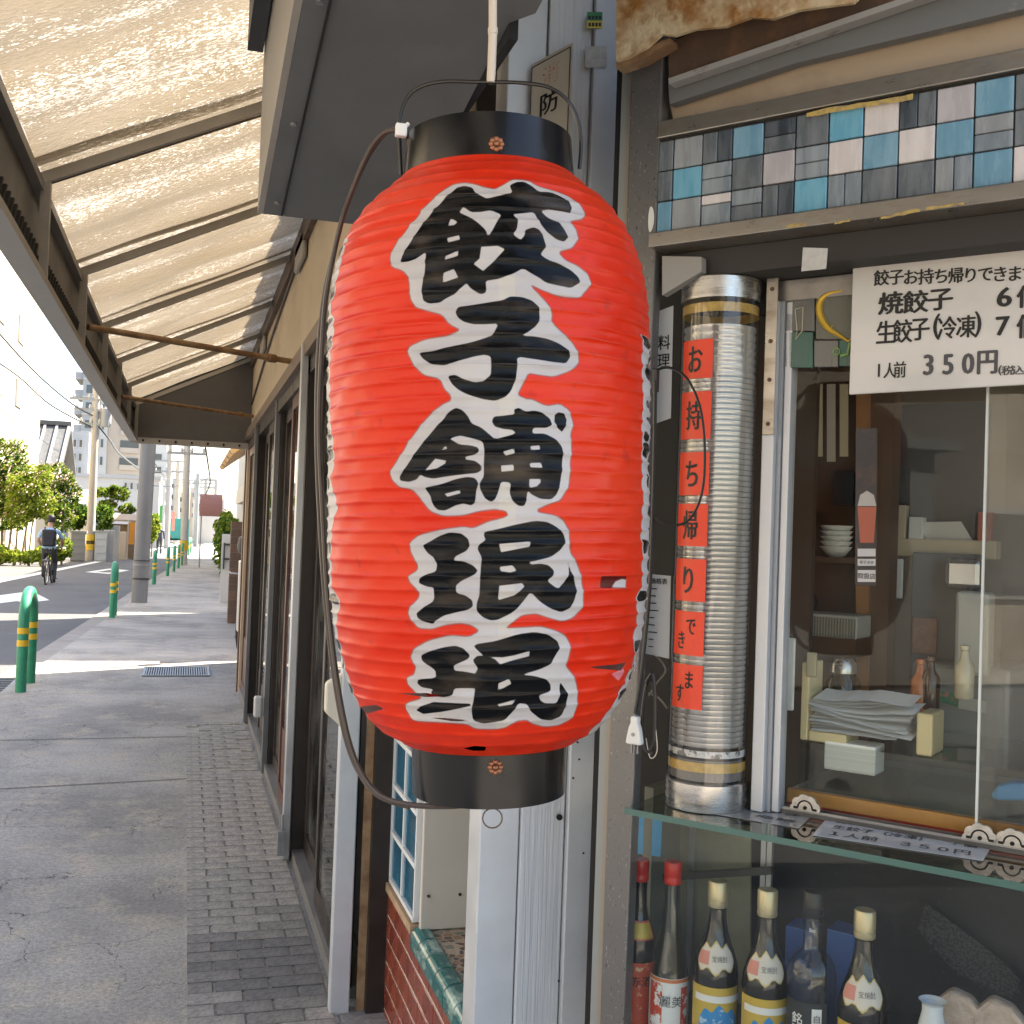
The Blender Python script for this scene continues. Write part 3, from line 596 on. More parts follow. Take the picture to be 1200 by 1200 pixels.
f_white = np.maximum(f_white, f_pw)
# lettering round the sides, seen edge-on
def side_field(bnd, sgn):
    ys = np.array([629-b[1] for b in bnd], float)*LD*.985/1300; xs = np.array([abs(b[0]-573) for b in bnd], float)*LD/1300*.985
    o = np.argsort(ys); ys, xs = ys[o], xs[o]
    u = np.clip(xs/np.interp(ys, pz, pr), 0, .985); tb = np.arcsin(u)
    b = np.interp(P[:, 1], ys, tb, left=2.2, right=2.2)
    t = TH.ravel()*sgn
    return np.minimum((t-b)*.165, (b+1.25-t)*.165)
LB = [(402, 284), (404, 293), (402, 320), (393, 345), (386, 370), (394, 385), (393, 400), (387, 425), (384.5, 480), (393, 547), (385.5, 563), (398, 597), (389, 617), (386.5, 647), (389, 688), (403, 701), (395, 726), (398, 751), (406, 780), (413, 800), (418, 824), (436, 850), (452, 862)]
RB = [(752, 400), (755, 470), (753, 540), (754, 589), (750, 627), (753, 681), (743, 697), (747, 722), (741, 747), (746, 768), (738, 789), (727, 806), (715, 827), (704, 841), (690, 856)]
sl_, sr_ = side_field([(x+7, y) for x, y in LB], -1), side_field([(x-5, y) for x, y in RB], 1)
side = np.maximum(sl_, sr_)
f_white = np.maximum(f_white, side)
for sg, fld in ((-1, sl_), (1, sr_)):
    t = TH.ravel()*sg
    for k in range(30):
        zc = -.16+k*.0165+rng.uniform(-.004, .004); tc = 1.30+.14*math.sin(k*1.9)+(.08 if k % 3 else .0); a, b = .13+.07*math.sin(k*2.3), .006+.003*math.sin(k)
        if k % 7 == 5: continue
        e = 1-np.hypot((t-tc)/a, (P[:, 1]-zc)/b); f_ink = np.maximum(f_ink, np.minimum(e*.006, fld-.0035))
me = bpy.data.meshes.new('shade')
co = np.stack([LX.ravel(), LY.ravel(), ZZ.ravel()], 1)
ii = np.arange(nr-1)[:, None]*ncol; jj = np.arange(ncol)[None, :]; j2 = (jj+1) % ncol
quads = np.stack([ii+jj, ii+ncol+jj, ii+ncol+j2, ii+j2], -1).reshape(-1, 4)
me.vertices.add(NV); me.vertices.foreach_set('co', co.ravel())
me.loops.add(quads.size); me.loops.foreach_set('vertex_index', quads.ravel().astype(np.int32))
me.polygons.add(len(quads)); me.polygons.foreach_set('loop_start', np.arange(0, quads.size, 4, dtype=np.int32)); me.polygons.foreach_set('use_smooth', np.ones(len(quads), bool))
me.update(calc_edges=True)
for nm, fv in (('ink', f_ink), ('white', f_white), ('tear', f_tear), ('patch', f_patch), ('pink', f_pink), ('arc', P[:, 0]), ('rib', np.tile(scal[:, None], (1, ncol)).ravel())):
    at = me.attributes.new(nm, 'FLOAT', 'POINT'); at.data.foreach_set('value', fv.astype(np.float32))
def lantern_mat():
    m = bpy.data.materials.new('lantern_vinyl'); m.use_nodes = True; t = m.node_tree; L = t.links.new; b = t.nodes['Principled BSDF']; out = t.nodes['Material Output']; pass
    def A(n):
        a = t.nodes.new('ShaderNodeAttribute'); a.attribute_name = n; return a.outputs['Fac']
    def step(o, a=-.0004, c=.0004):
        r = t.nodes.new('ShaderNodeMapRange'); L(o, r.inputs[0]); r.inputs[1].default_value = a; r.inputs[2].default_value = c; return r.outputs[0]
    def mix(a, c, f):
        x = t.nodes.new('ShaderNodeMix'); x.data_type = 'RGBA'
        for s, v in ((x.inputs[6], a), (x.inputs[7], c)):
            if isinstance(v, tuple): s.default_value = (*v, 1)
            else: L(v, s)
        L(f, x.inputs[0]); return x.outputs[2]
    tc = t.nodes.new('ShaderNodeTexCoord')
    def noise(s, d=6, st=None):
        n = t.nodes.new('ShaderNodeTexNoise'); n.inputs['Scale'].default_value = s; n.inputs['Detail'].default_value = d; v = tc.outputs['Object']
        if st: mp = t.nodes.new('ShaderNodeMapping'); mp.inputs['Scale'].default_value = st; L(v, mp.inputs[0]); v = mp.outputs[0]
        L(v, n.inputs[0]); return n.outputs[0]
    def mul(a, c):
        x = t.nodes.new('ShaderNodeMath'); x.operation = 'MULTIPLY'; L(a, x.inputs[0])
        if isinstance(c, float): x.inputs[1].default_value = c
        else: L(c, x.inputs[1])
        return x.outputs[0]
    red = mix((.70, .022, .004), (.78, .04, .009), step(noise(7), .35, .65))
    red = mix(red, (.76, .075, .03), mul(step(noise(3.2, 8, (1, 1, 2)), .52, .75), .5))
    red = mix(red, (.42, .02, .014), mul(step(noise(55, 4), .62, .75), .5))
    white = mix((.50, .485, .49), (.57, .55, .54), step(noise(12), .35, .65))
    white = mix(white, (.55, .47, .36), mul(step(noise(9, 8, (3, 3, .7)), .6, .78), .6))
    ink = mix((.0035, .004, .005), (.13, .096, .066), mul(step(noise(9, 9, (1, 1, 2.6)), .54, .78), .8))  # brown patches put ink wear and sheen into the colour
    wf = step(A('white'), -.0002, .0006); c = mix(red, white, wf)
    # thin grey printed edge between red and white
    eg = t.nodes.new('ShaderNodeMath'); eg.operation = 'ABSOLUTE'; L(A('white'), eg.inputs[0]); e2 = step(eg.outputs[0], .0012, .0004); c = mix(c, (.25, .12, .11), mul(e2, .6))
    def band(lo, hi):
        a1, a2 = step(A('arc'), lo-.0005, lo+.0005), step(A('arc'), hi+.0005, hi-.0005); return mul(a1, a2)
    c = mix(c, (.66, .62, .50), mul(mul(band(.012, .027), wf), .35))
    c = mix(c, ink, step(A('ink'), -.0006, .0002))
    c = mix(c, (.09, .006, .005), mul(step(A('patch')), step(A('white'), .0003, -.0003))); c = mix(c, (.8, .25, .3), step(A('pink')))
    dirt = mix(c, (.12, .08, .06), mul(step(A('rib'), .80, .97), mul(step(noise(26, 5), .34, .62), .55)))  # patchy dirt that also puts dark hoop lines into the colour
    L(dirt, b.inputs['Base Color'])
    sp = t.nodes.new('ShaderNodeMapRange'); L(step(A('ink')), sp.inputs[0]); sp.inputs[3].default_value = .3; sp.inputs[4].default_value = .2; L(sp.outputs[0], b.inputs['Specular IOR Level'])
    rg = t.nodes.new('ShaderNodeMapRange'); L(noise(30, 5), rg.inputs[0]); rg.inputs[1].default_value = .3; rg.inputs[2].default_value = .7; rg.inputs[3].default_value = .3; rg.inputs[4].default_value = .46
    ri_ = t.nodes.new('ShaderNodeMath'); ri_.operation = 'MULTIPLY_ADD'; L(step(A('ink')), ri_.inputs[0]); ri_.inputs[1].default_value = -.14; L(rg.outputs[0], ri_.inputs[2]); L(ri_.outputs[0], b.inputs['Roughness'])
    bp = t.nodes.new('ShaderNodeBump'); bp.inputs['Strength'].default_value = .28; bp.inputs['Distance'].default_value = .002; L(noise(38, 7, (1, 1, 2.2)), bp.inputs['Height']); L(bp.outputs[0], b.inputs['Normal'])
    tl_ = t.nodes.new('ShaderNodeBsdfTranslucent'); L(dirt, tl_.inputs[0]); m0 = t.nodes.new('ShaderNodeMixShader'); m0.inputs[0].default_value = .14; L(b.outputs[0], m0.inputs[1]); L(tl_.outputs[0], m0.inputs[2])
    trn = t.nodes.new('ShaderNodeBsdfTransparent'); mx = t.nodes.new('ShaderNodeMixShader'); L(step(A('tear'), -.0002, .0002), mx.inputs[0]); L(m0.outputs[0], mx.inputs[1]); L(trn.outputs[0], mx.inputs[2]); L(mx.outputs[0], out.inputs[0])
    return m
me.materials.append(lantern_mat())
lan = bpy.data.objects.new('paper_lantern', None); COL.objects.link(lan); lan.matrix_world = Matrix.Translation(LORG) @ LROT.to_4x4(); lan.empty_display_size = .05
tag(lan, 'large red ribbed paper lantern with black brush characters hanging by the shop', 'lantern')
shade = bpy.data.objects.new('shade', me); COL.objects.link(shade); shade.parent = lan
tag(shade, 'ribbed red lantern skin lettered in black with white outlines')
FR[lan.name] = Vector((0, 0, 0))
M_LACQ = mat('black_lacquer', (.007, .0075, .009), .22, var=.4, vscale=9, spec=.35, bump=.06, bscale=18)
MB().lathe([(.0935, .372), (.0935, .378), (.0895, .43), (.0865, .43), (.0905, .374), (.0935, .372)], n=72, cap=False).build('top_ring', M_LACQ, lan, smooth=True)
MB().lathe([(.0815, -.2735), (.0835, -.216), (.080, -.216), (.078, -.2735), (.0815, -.2735)], n=72, cap=False).build('bottom_ring', M_LACQ, lan, smooth=True)
MB().lathe([(.001, -.268), (.079, -.268), (.079, -.265), (.001, -.265)], n=48).build('bottom_board', mat('dark_wood', (.03, .022, .016), .7), lan)
M_COP = mat('copper', (.30, .13, .07), .4, .75, var=.3, vscale=60)
for zc, rr_ in ((.395, .0935), (-.231, .0835)):
    rv = MB(); a0 = .10; c = Vector((rr_*math.sin(a0), -rr_*math.cos(a0), zc)); nrm = Vector((math.sin(a0), -math.cos(a0), 0)); r_ = Vector((math.cos(a0), math.sin(a0), 0)); u_ = Vector((0, 0, 1))
    for k in range(8):
        a = k*math.pi/4; q = c+(r_*math.cos(a)+u_*math.sin(a))*.0052
        vs = [q+nrm*.0035]+[q+(r_*math.cos(s)+u_*math.sin(s))*.0029 for s in [j*math.pi/4 for j in range(8)]]
        rv.add(vs, [(0, 1+j, 1+(j+1) % 8) for j in range(8)])
    vs = [c+nrm*.0055]+[c+(r_*math.cos(s)+u_*math.sin(s))*.003+nrm*.002 for s in [j*math.pi/4 for j in range(8)]]; rv.add(vs, [(0, 1+j, 1+(j+1) % 8) for j in range(8)])
    rv.build('flower_rivet', M_COP, lan, smooth=True)
def lp(px, py, d=LD): return LROT.transposed() @ (CAMP+ray(px, py)*d-LORG)
def smooth_path(pts, n=6):
    P_ = [Vector(p) for p in pts]; out = []
    for i in range(len(P_)-1):
        a, b, c, d = P_[max(i-1, 0)], P_[i], P_[i+1], P_[min(i+2, len(P_)-1)]
        for k in range(n):
            t = k/n; out.append(.5*((2*b)+(c-a)*t+(2*a-5*b+4*c-d)*t*t+(3*b-a-3*c+d)*t**3))
    out.append(P_[-1]); return out
M_BLACKW = mat('black_wire', (.012, .012, .012), .35)
MB().tube(smooth_path([lp(*p) for p in [(470, 205), (468, 165), (468, 140), (476, 116), (492, 102), (520, 95.5), (560, 96), (610, 97), (645, 103), (667, 120), (678, 145), (681, 170), (679, 198)]]), .0021, 8).build('wire_handle', M_BLACKW, lan, smooth=True)
MB().tube([lp(577, 945, 1.13)+Vector((.010*math.sin(a), 0, -.002-.010+.010*math.cos(a))) for a in [i*math.pi/8 for i in range(17)]], .0008, 6).build('pull_ring', mat('wire_brown', (.12, .08, .06), .4, .6), lan)
# --- cord the lantern hangs from
hc = MB(); hc.tube([CAMP+ray(577, -190)*1.2, CAMP+ray(577.5, -20)*1.2, CAMP+ray(577.5, 35)*1.2], .0046, 10); hc.tube([CAMP+ray(577.5, 33)*1.2, CAMP+ray(577.5, 40)*1.2], .0055, 10); hc.tube([CAMP+ray(577.5, 40)*1.2, CAMP+ray(576, 80)*1.2, CAMP+ray(575, 97)*1.2], .0048, 10)
solo('hanging_rod', hc, mat('ivory_rod', (.66, .58, .5), .5, var=.1), 'ivory plastic coated rod holding up the lantern wire handle', 'rod', smooth=True)
# --- power cable down the left side
def wpt(px, py, d): return CAMP+ray(px, py)*d
M_CABLE = mat('brown_cable', (.055, .04, .033), .4, var=.2)
pc = MB(); pts = smooth_path([wpt(*p) for p in [(478, 172, 1.2), (476, 156, 1.19), (466, 152, 1.19), (450, 156, 1.2), (432, 178, 1.21), (412, 225, 1.22), (398, 268, 1.22), (384, 335, 1.23), (377.5, 400, 1.22), (374, 500, 1.22), (378, 600, 1.22), (384, 700, 1.22), (394, 790, 1.21), (408, 865, 1.2), (424, 906, 1.19), (446, 932, 1.17), (480, 943, 1.15), (525, 945, 1.14), (560, 942, 1.16)]])
pc.tube(pts, .0029, 8); pts2 = smooth_path([wpt(*p) for p in [(466, 152, 1.195), (450, 158, 1.205), (430, 186, 1.22), (408, 238, 1.225), (394, 285, 1.225), (380, 345, 1.235), (372.5, 420, 1.23), (371, 520, 1.225), (374.5, 610, 1.225), (381, 705, 1.225), (391, 792, 1.215), (405, 866, 1.205), (422, 908, 1.195), (445, 934, 1.175), (480, 946, 1.155)]]); pc.tube(pts2, .0024, 8)
cab = solo('power_cable', pc, M_CABLE, 'twin brown power cable running down the left side of the lantern', 'cable', smooth=True)
zt = MB(); c0 = wpt(470, 154, 1.185); zt.box(c0-Vector((.006, .004, .006)), c0+Vector((.006, .004, .008))); zt.tube([c0, c0+Vector((.008, 0, .010))], .0025, 6)
solo('cable_tie', zt, mat('white_nylon', (.8, .8, .78), .4), 'white cable tie fixing the brown cable to the lantern handle', 'cable tie', bevel=.002)

# ================================================================== tiled niche left of the diagonal front
NX = .66
ni = thing('tiled_niche', 'red brick-tiled low wall with teal capping and a pebble sill beside the doors', 'wall', (NX, 2.9, 0))
M_GROUT = mat('grout', (.6, .54, .46), .85, var=.1)
MB().box((NX-.0015, 2.2, -.05), (NX+.1, 3.48, .372)).build('core', M_GROUT, ni)
M_RTILE = mat('red_tile', (.25, .058, .034), .25, var=.12, vscale=9)
M_RTILE2 = mat('red_tile_pale', (.21, .045, .028), .25, var=.12, vscale=9)
tl, thh = .118, .066; tmesh = {}
for kind, ln in ((0, tl), (1, tl/2-.002)):
    for mi_, mm in enumerate((M_RTILE, M_RTILE2)):
        q0 = FR[ni.name]; o = MB().box(q0+Vector((0, -ln/2, -thh/2)), q0+Vector((.010, ln/2, thh/2))).build('tile', mm, ni, bevel=.002); tmesh[(kind, mi_)] = o
used = set()
def put_tile(key, loc):
    o = tmesh[key]
    if key in used: o = share(o.data, 'tile', ni, loc); bv = o.modifiers.new('bevel', 'BEVEL'); bv.width = .002; bv.segments = 1
    used.add(key); o.location = Vector(loc)-FR[ni.name]; return o
for r_i in range(6):
    z = .334-r_i*.0725; y = 3.475
    if r_i % 2: put_tile((1, 0), (NX-.004, y-.0285, z)); y -= .063
    while y-tl > 2.2:
        put_tile((0, rnd.random() < .4), (NX-.004+rnd.uniform(-.0008, .0008), y-tl/2, z)); y -= tl+.007
for k, o in list(tmesh.items()):
    if k not in used: bpy.data.objects.remove(o)
# teal capping pieces
def teal():
    m = mat('teal_glaze', (.015, .13, .125), .12, var=.0, vscale=22, col2=(.42, .55, .48), cmix=(.5, .72), spec=.6, stretch=(1, .5, 1)); return m
cm = MB(); n = 8
prof = [(.0, -.03)]+[(.0+.028*(1-math.cos(a)), .0+.028*math.sin(a)) for a in [i*math.pi/2/6 for i in range(7)]]+[(.05, .028), (.05, -.03)]
y = 3.07
first_cap = None
while y > 2.25:
    c = MB(); c.prism([(NX-.012+a, y, .372+b) for a, b in prof], (0, -.098, 0)); o = c.build('cap_tile', teal(), ni, bevel=.002); y -= .103
def terrazzo():
    m = bpy.data.materials.new('pebble_terrazzo'); m.use_nodes = True; t = m.node_tree; L = t.links.new; b = t.nodes['Principled BSDF']
    tc = t.nodes.new('ShaderNodeTexCoord'); v = t.nodes.new('ShaderNodeTexVoronoi'); v.inputs['Scale'].default_value = 42; L(tc.outputs['Object'], v.inputs[0])
    r = t.nodes.new('ShaderNodeValToRGB'); r.color_ramp.interpolation = 'CONSTANT'; sp = t.nodes.new('ShaderNodeSeparateColor'); L(v.outputs['Color'], sp.inputs[0]); L(sp.outputs[0], r.inputs[0])
    for p_, c_ in ((0, (.1, .05, .03, 1)), (.2, (.3, .17, .09, 1)), (.4, (.05, .04, .035, 1)), (.6, (.45, .36, .25, 1)), (.8, (.2, .22, .17, 1))):
        e = r.color_ramp.elements.new(p_) if p_ not in (0,) else r.color_ramp.elements[0]; e.position = p_; e.color = c_
    v2 = t.nodes.new('ShaderNodeTexVoronoi'); v2.feature = 'DISTANCE_TO_EDGE'; v2.inputs['Scale'].default_value = 42; L(tc.outputs['Object'], v2.inputs[0])
    mr = t.nodes.new('ShaderNodeMapRange'); L(v2.outputs['Distance'], mr.inputs[0]); mr.inputs[1].default_value = .03; mr.inputs[2].default_value = .09
    x = t.nodes.new('ShaderNodeMix'); x.data_type = 'RGBA'; L(mr.outputs[0], x.inputs[0]); x.inputs[6].default_value = (.5, .42, .33, 1); L(r.outputs[0], x.inputs[7]); L(x.outputs[2], b.inputs['Base Color'])
    b.inputs['Roughness'].default_value = .3; return m
MB().box((NX+.037, 2.2, .36), (1.3, 3.06, .393)).build('sill', terrazzo(), ni)
MB().box((NX-.012, 3.075, .375), (NX+.03, 3.47, .40)).build('wood_strip', mat('tan_wood', (.42, .29, .18), .6, var=.2, vscale=20), ni)
M_BEIGE = mat('beige_panel', (.6, .57, .5), .55, var=.05)
bp_ = MB().box((NX+.01, 3.045, .395), (NX+.15, 3.065, 2.2)).build('end_panel', M_BEIGE, ni, bevel=.003)
for xx in (NX+.03, NX+.12): MB().tube([(xx, 3.042, .49), (xx, 3.046, .49)], .0045, 8).build('screw', mat('screw_dark', (.1, .08, .07), .4, .7), ni)
MB().box((1.05, 2.2, .2), (1.1, 3.4, 2.3)).build('dark_back', M_DARK, ni)
MB().box((NX+.15, 3.055, .39), (1.08, 3.10, 2.3)).build('back_panel', M_DARK, ni)
bg_ = thing('glass_block_screen', 'blue glass block screen with white joints above the red tiles', 'glass screen', (NX, 3.27, .4))
M_BLUEG = mat('blue_glass_block', (.02, .13, .22), .08, var=.35, vscale=9, spec=.7)
M_WFR = mat('white_joint', (.72, .74, .74), .5)
zs = [.405+.148*i for i in range(13)]; ys_ = [3.085, 3.275, 3.465]
for i, z in enumerate(zs): MB().box((NX-.004, 3.085, z), (NX+.03, 3.465, z+.014)).build('joint', M_WFR, bg_)
for yv in ys_: MB().box((NX-.003, yv-.007, .42), (NX+.029, yv+.007, zs[-1])).build('joint', M_WFR, bg_)
for i in range(12):
    for j in range(2): MB().box((NX+.002, ys_[j]+.008, zs[i]+.015), (NX+.022, ys_[j+1]-.008, zs[i+1]-.001)).build('glass_block', M_BLUEG, bg_, bevel=.004)
df = bld
MB().box((NX-.06, 3.474, -.03), (NX+.04, 3.505, 2.36)).build('jamb', M_BRONZE, df)
MB().box((NX-.085, 3.506, -.03), (NX-.06, 3.515, 2.36)).build('rust_strip', M_RUST, df)
MB().box((NX-.05, 3.51, -.03), (NX+.04, 3.56, 2.36)).build('inner_jamb', M_DARK, df)
# --- pale column
colm = thing('door_column', 'pale blue painted column with a wood grain face right of the tiled niche', 'column', (.72, 2.25, 0))
M_GRAIN = mat('pale_blue_grain', (.56, .59, .62), .5, .1, var=.12, vscale=5, stretch=(30, 30, .7), bump=.25, bscale=6)
MB().box((.604, 2.21, -.05), (.688, 2.30, 3.06)).build('left_board', M_LIGHTBLUE, colm, bevel=.003)
MB().box((.690, 2.203, -.05), (.785, 2.30, 3.06)).build('grain_board', M_GRAIN, colm, bevel=.003)
MB().box((.787, 2.19, -.05), (.864, 2.30, 3.06)).build('right_strip', M_LIGHTBLUE, colm, bevel=.003)
p = aty(656, 958, 2.188); MB().tube([p, p+Vector((0, .004, 0))], .0065, 12).build('drill_hole', M_DARK, colm)
for q in ((677, 870), (679, 890), (684, 1000), (655, 1150), (672, 912)):
    p = aty(*q, 2.188); MB().tube([p, p+Vector((0, .003, 0))], .0022, 8).build('nail', M_DARK, colm)
# stickers and plate on the column
st = MB(); 
def yquad(mb, x0, y0, x1, y1, Y, mi=0):
    mb.add([aty(x0, y1, Y), aty(x1, y1, Y), aty(x1, y0, Y), aty(x0, y0, Y)], [(0, 1, 2, 3)], mi)
yquad(st, 688, 14, 706, 24, 2.187, 0); yquad(st, 688, 24.3, 706, 33, 2.187, 1)
for x in (691, 695, 699, 703): yquad(st, x-1.5, 18.5, x+1.5, 22.5, 2.1865, 2); yquad(st, x-1.5, 26.5, x+1.5, 31, 2.1865, 2)
solo('sticker', st, [mat('green_print', (.03, .22, .08), .5), mat('yellow_print', (.7, .55, .06), .5), mat('black_print', (.01, .01, .01), .5)], 'small green and yellow sticker high on the pale column', 'sticker')
st = MB(); yquad(st, 686, 54, 711, 79, 2.187, 0); solo('sticker', st, mat('faded_label', (.5, .5, .48), .7, var=.25, vscale=60), 'faded peeling white label below the green sticker', 'sticker')
pl = thing('plate_sign', 'narrow weathered enamel plate with a black kanji behind the lantern handle', 'sign', aty(646, 150, 2.15))
pa = [aty(622.5, 76, 2.19), aty(670.5, 50, 2.12), aty(665, 205, 2.12), aty(617, 215, 2.19)]
nrm = (pa[1]-pa[0]).cross(pa[3]-pa[0]).normalized(); nrm = nrm if nrm.y < 0 else -nrm
MB().prism([q for q in pa], -nrm*.004).build('plate', mat('enamel_plate', (.5, .46, .38), .5, var=.15, vscale=30, col2=(.3, .24, .18), cmix=(.6, .75)), pl)
bd = MB(); ins = [pa[0].lerp(pa[2], .03), pa[1].lerp(pa[3], .03), pa[2].lerp(pa[0], .03), pa[3].lerp(pa[1], .03)]
for i in range(4): bd.bar(ins[i]+nrm*.001, ins[(i+1) % 4]+nrm*.001, .0016, .001, up=nrm)
bd.build('border', mat('black_print', (.01,)*3), pl)
rt = (pa[1]-pa[0]).normalized(); upv = (pa[0]-pa[3]).normalized()
cc = (pa[0]+pa[1])/2
lt = MB(); lettering(lt, '防', cc-upv*.10+nrm*.0012, rt, upv, .050, .02); lt.build('kanji', mat('black_print', (.01,)*3), pl)
lt = MB(); lettering(lt, '消', cc-upv*.042+nrm*.0012, rt, upv, .046, .0); lt.build('kanji', mat('faded_red', (.5, .16, .1), .6, col2=(.5, .44, .36), vscale=140, cmix=(.40, .56)), pl)
# ================================================================== diagonal shop front (u along it, v inwards, z up)
def cpoly(pts, v, dv, mb=None):
    mb = mb or MB(); P_ = [atc(px, py, v) for px, py in pts]; return mb.prism(P_, (0, dv, 0))
def ct(name, label, cat, loc, group=None): return thing(name, label, cat, loc, group, 'C')
M_SPECK = mat('speckled_grey_steel', (.17, .165, .16), .36, .5, col2=(.36, .35, .34), vscale=260, cmix=(.66, .70), stretch=(1, 1, .4), detail=2)
po = ct('steel_post', 'grey speckled steel corner post between the lantern and the shop window', 'post', (0, .03, 0))
pf_ = MB(); pf_.add([(-.034, 0, -.05), (.010, 0, -.05), (.010, .03, -.05), (-.034, .03, -.05), (-.036, 0, 2.47), (.031, 0, 2.47), (.031, .03, 2.47), (-.036, .03, 2.47)], [(0, 3, 2, 1), (4, 5, 6, 7), (0, 1, 5, 4), (1, 2, 6, 5), (2, 3, 7, 6), (3, 0, 4, 7)]); pf_.build('post_face', M_SPECK, po, bevel=.003)
MB().box((-.047, .012, -.05), (-.0345, .07, 2.47)).build('edge_strip', mat('beige_strip', (.30, .265, .22), .5, .2), po)
MB().box((-.066, .02, -.05), (-.0475, .07, 2.47)).build('pale_strip', mat('pale_green_strip', (.27, .29, .285), .5, .2), po)
MB().box((-.086, .035, -.05), (-.0665, .09, 2.47)).build('dark_gap', M_DARK, po)
c = atc(762, 257, -.0015); pb = MB(); pb.add([(c.x+.008*math.cos(a)*(1 if math.cos(a) > 0 else .55), -.0012, c.z+.024*math.sin(a)) for a in [i*math.pi/8 for i in range(16)]], [tuple(range(16))]); pb.build('paint_chip', mat('white_chip', (.7, .7, .66), .6), po)
# ---- blue tile band
tb = ct('tile_band', 'band of blue, grey and white painted tiles above the shop window', 'tile band', (.4, 0, 2.07))
MB().box((.028, .006, 2.062), (1.05, .06, 2.24)).build('grout_bed', mat('black_grout', (.03, .03, .032), .8), tb)
def tmat(n, c, c2): return mat('tile_'+n, c, .28, col2=c2, vscale=7, stretch=(5, 5, .9), cmix=(.35, .7), spec=.5)
TM = {'b': tmat('blue', (.13, .29, .40), (.24, .42, .53)), 'c': tmat('cyan', (.11, .35, .49), (.20, .46, .58)), 's': tmat('slate', (.10, .12, .135), (.20, .22, .235)), 'n': tmat('navy', (.035, .045, .058), (.12, .14, .16)),
      'g': tmat('grey', (.25, .27, .285), (.36, .38, .39)), 'a': tmat('ash', (.17, .21, .24), (.33, .37, .40)), 'w': tmat('white', (.60, .56, .55), (.72, .68, .66)), 'p': tmat('pale', (.40, .38, .40), (.55, .53, .54))}
GRID = [['s', 'g', 'sVn', 'b', 'nHs', 's', 'c', 'w', 'nVs', 'p', 'b', 'sVg', 'w', 'b', 's', 'p', 'a', 'b'],
        ['s', 'c', 'aHa', 's', 'p', 'aHa', 'w', 'b', 'w', 'b', 'gHa', 's', 'b', 'g', 'w', 'a', 's', 'w'],
        ['b', 'g', 'wHa', 'aHs', 'sVn', 'c', 'aVa', 's', 's', 'gVa', 'b', 'w', 's', 'c', 'a', 'b', 'w', 's']]
U0, PU, PZ = .0005, .0577, .0562
for r_i, rowt in enumerate(GRID):
    for c_i, k in enumerate(rowt):
        ua, ub = U0+PU*c_i+.0013, U0+PU*(c_i+1)-.0013; zb, za = 2.068+PZ*(2-r_i)+.0013, 2.068+PZ*(3-r_i)-.0013; ua = max(ua, .029)
        d = rnd.uniform(-.0008, .0008)
        if len(k) == 1: segs = [(k, ua, ub, zb, za)]
        elif k[1] == 'V': um = ua+(ub-ua)*.5; segs = [(k[0], ua, um-.0008, zb, za), (k[2], um+.0008, ub, zb, za)]
        else: zm = zb+(za-zb)*(.68 if k[0] == 'w' else .5); segs = [(k[0], ua, ub, zm+.0008, za), (k[2], ua, ub, zb, zm-.0008)]
        for kk, a, b, z0, z1 in segs: MB().box((a, -.001+d, z0), (b, .006, z1)).build('tile', TM[kk], tb, bevel=.0012, segs=1)
M_STAIN = mat('stained_stainless', (.36, .33, .29), .33, .8, var=.25, vscale=9, col2=(.24, .18, .12), cmix=(.5, .75), stretch=(1, 1, 3))
MB().box((.028, -.03, 2.034), (1.05, .055, 2.0605)).build('lower_rail', M_STAIN, tb, bevel=.002)
MB().box((.028, -.008, 2.2405), (1.05, .055, 2.272)).build('upper_rail', M_STAIN, tb, bevel=.002)
M_TAPE = mat('yellow_residue', (.5, .36, .1), .7, col2=(.3, .22, .12), vscale=90, cmix=(.45, .6))
for a, b, v, h_ in (((945, 138), (1070, 117), -.0085, .0115), ((922, 268), (945, 265), -.0305, .0075), ((1032, 258), (1078, 249), -.0305, .0075), ((1085, 247), (1130, 240), -.0305, .006), ((978, 264), (996, 260), -.0305, .005)):
    A_1, B_1 = atc(*a, v), atc(*b, v); mk = MB(); n = 10; vs_ = []
    for i in range(n+1): p_ = A_1.lerp(B_1, i/n); vs_ += [p_+Vector((0, 0, rnd.uniform(0, .002))), p_+Vector((0, 0, h_-rnd.uniform(0, h_*.35)))]
    mk.add(vs_, [(2*i, 2*i+2, 2*i+3, 2*i+1) for i in range(n)]); mk.build('tape_residue', M_TAPE, tb)
# ---- what is above the band: tan board, grey beam, rusted plate
hd = ct('canopy_edge', 'rusted white steel canopy edge and worn grey beam above the blue tiles', 'canopy', (.4, 0, 2.3))
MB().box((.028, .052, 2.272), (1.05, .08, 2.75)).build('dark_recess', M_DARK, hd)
cpoly([(784, 116), (1230, -8), (1230, 62), (790, 146)], .03, .012).build('tan_board', mat('tan_board', (.40, .31, .22), .7, var=.2, vscale=5, col2=(.26, .19, .13), cmix=(.5, .8)), hd)
cpoly([(783, 97), (1230, -55), (1230, 3), (932, 74), (785, 122)], .0, .02).build('grey_beam', mat('worn_grey_paint', (.15, .155, .155), .55, var=.2, vscale=14, col2=(.3, .29, .27), cmix=(.66, .74)), hd)
cpoly([(783, 50), (1010, -40), (1230, -100), (1230, -58), (784, 94)], -.005, .02).build('brown_web', mat('brown_web', (.10, .06, .038), .75, vscale=12, col2=(.2, .1, .05), cmix=(.5, .7), bump=.3), hd)
cpoly([(783, 92), (1230, -62), (1230, -54), (784, 98.5)], -.03, .024).build('beam_flange', mat('chipped_flange', (.36, .35, .33), .5, .2, var=.2, vscale=20, col2=(.16, .08, .04), cmix=(.58, .68)), hd)
M_RUSTW = mat('rusted_white_paint', (.66, .53, .33), .6, vscale=11, col2=(.36, .16, .04), cmix=(.40, .60), detail=12, bump=.6, bscale=45)
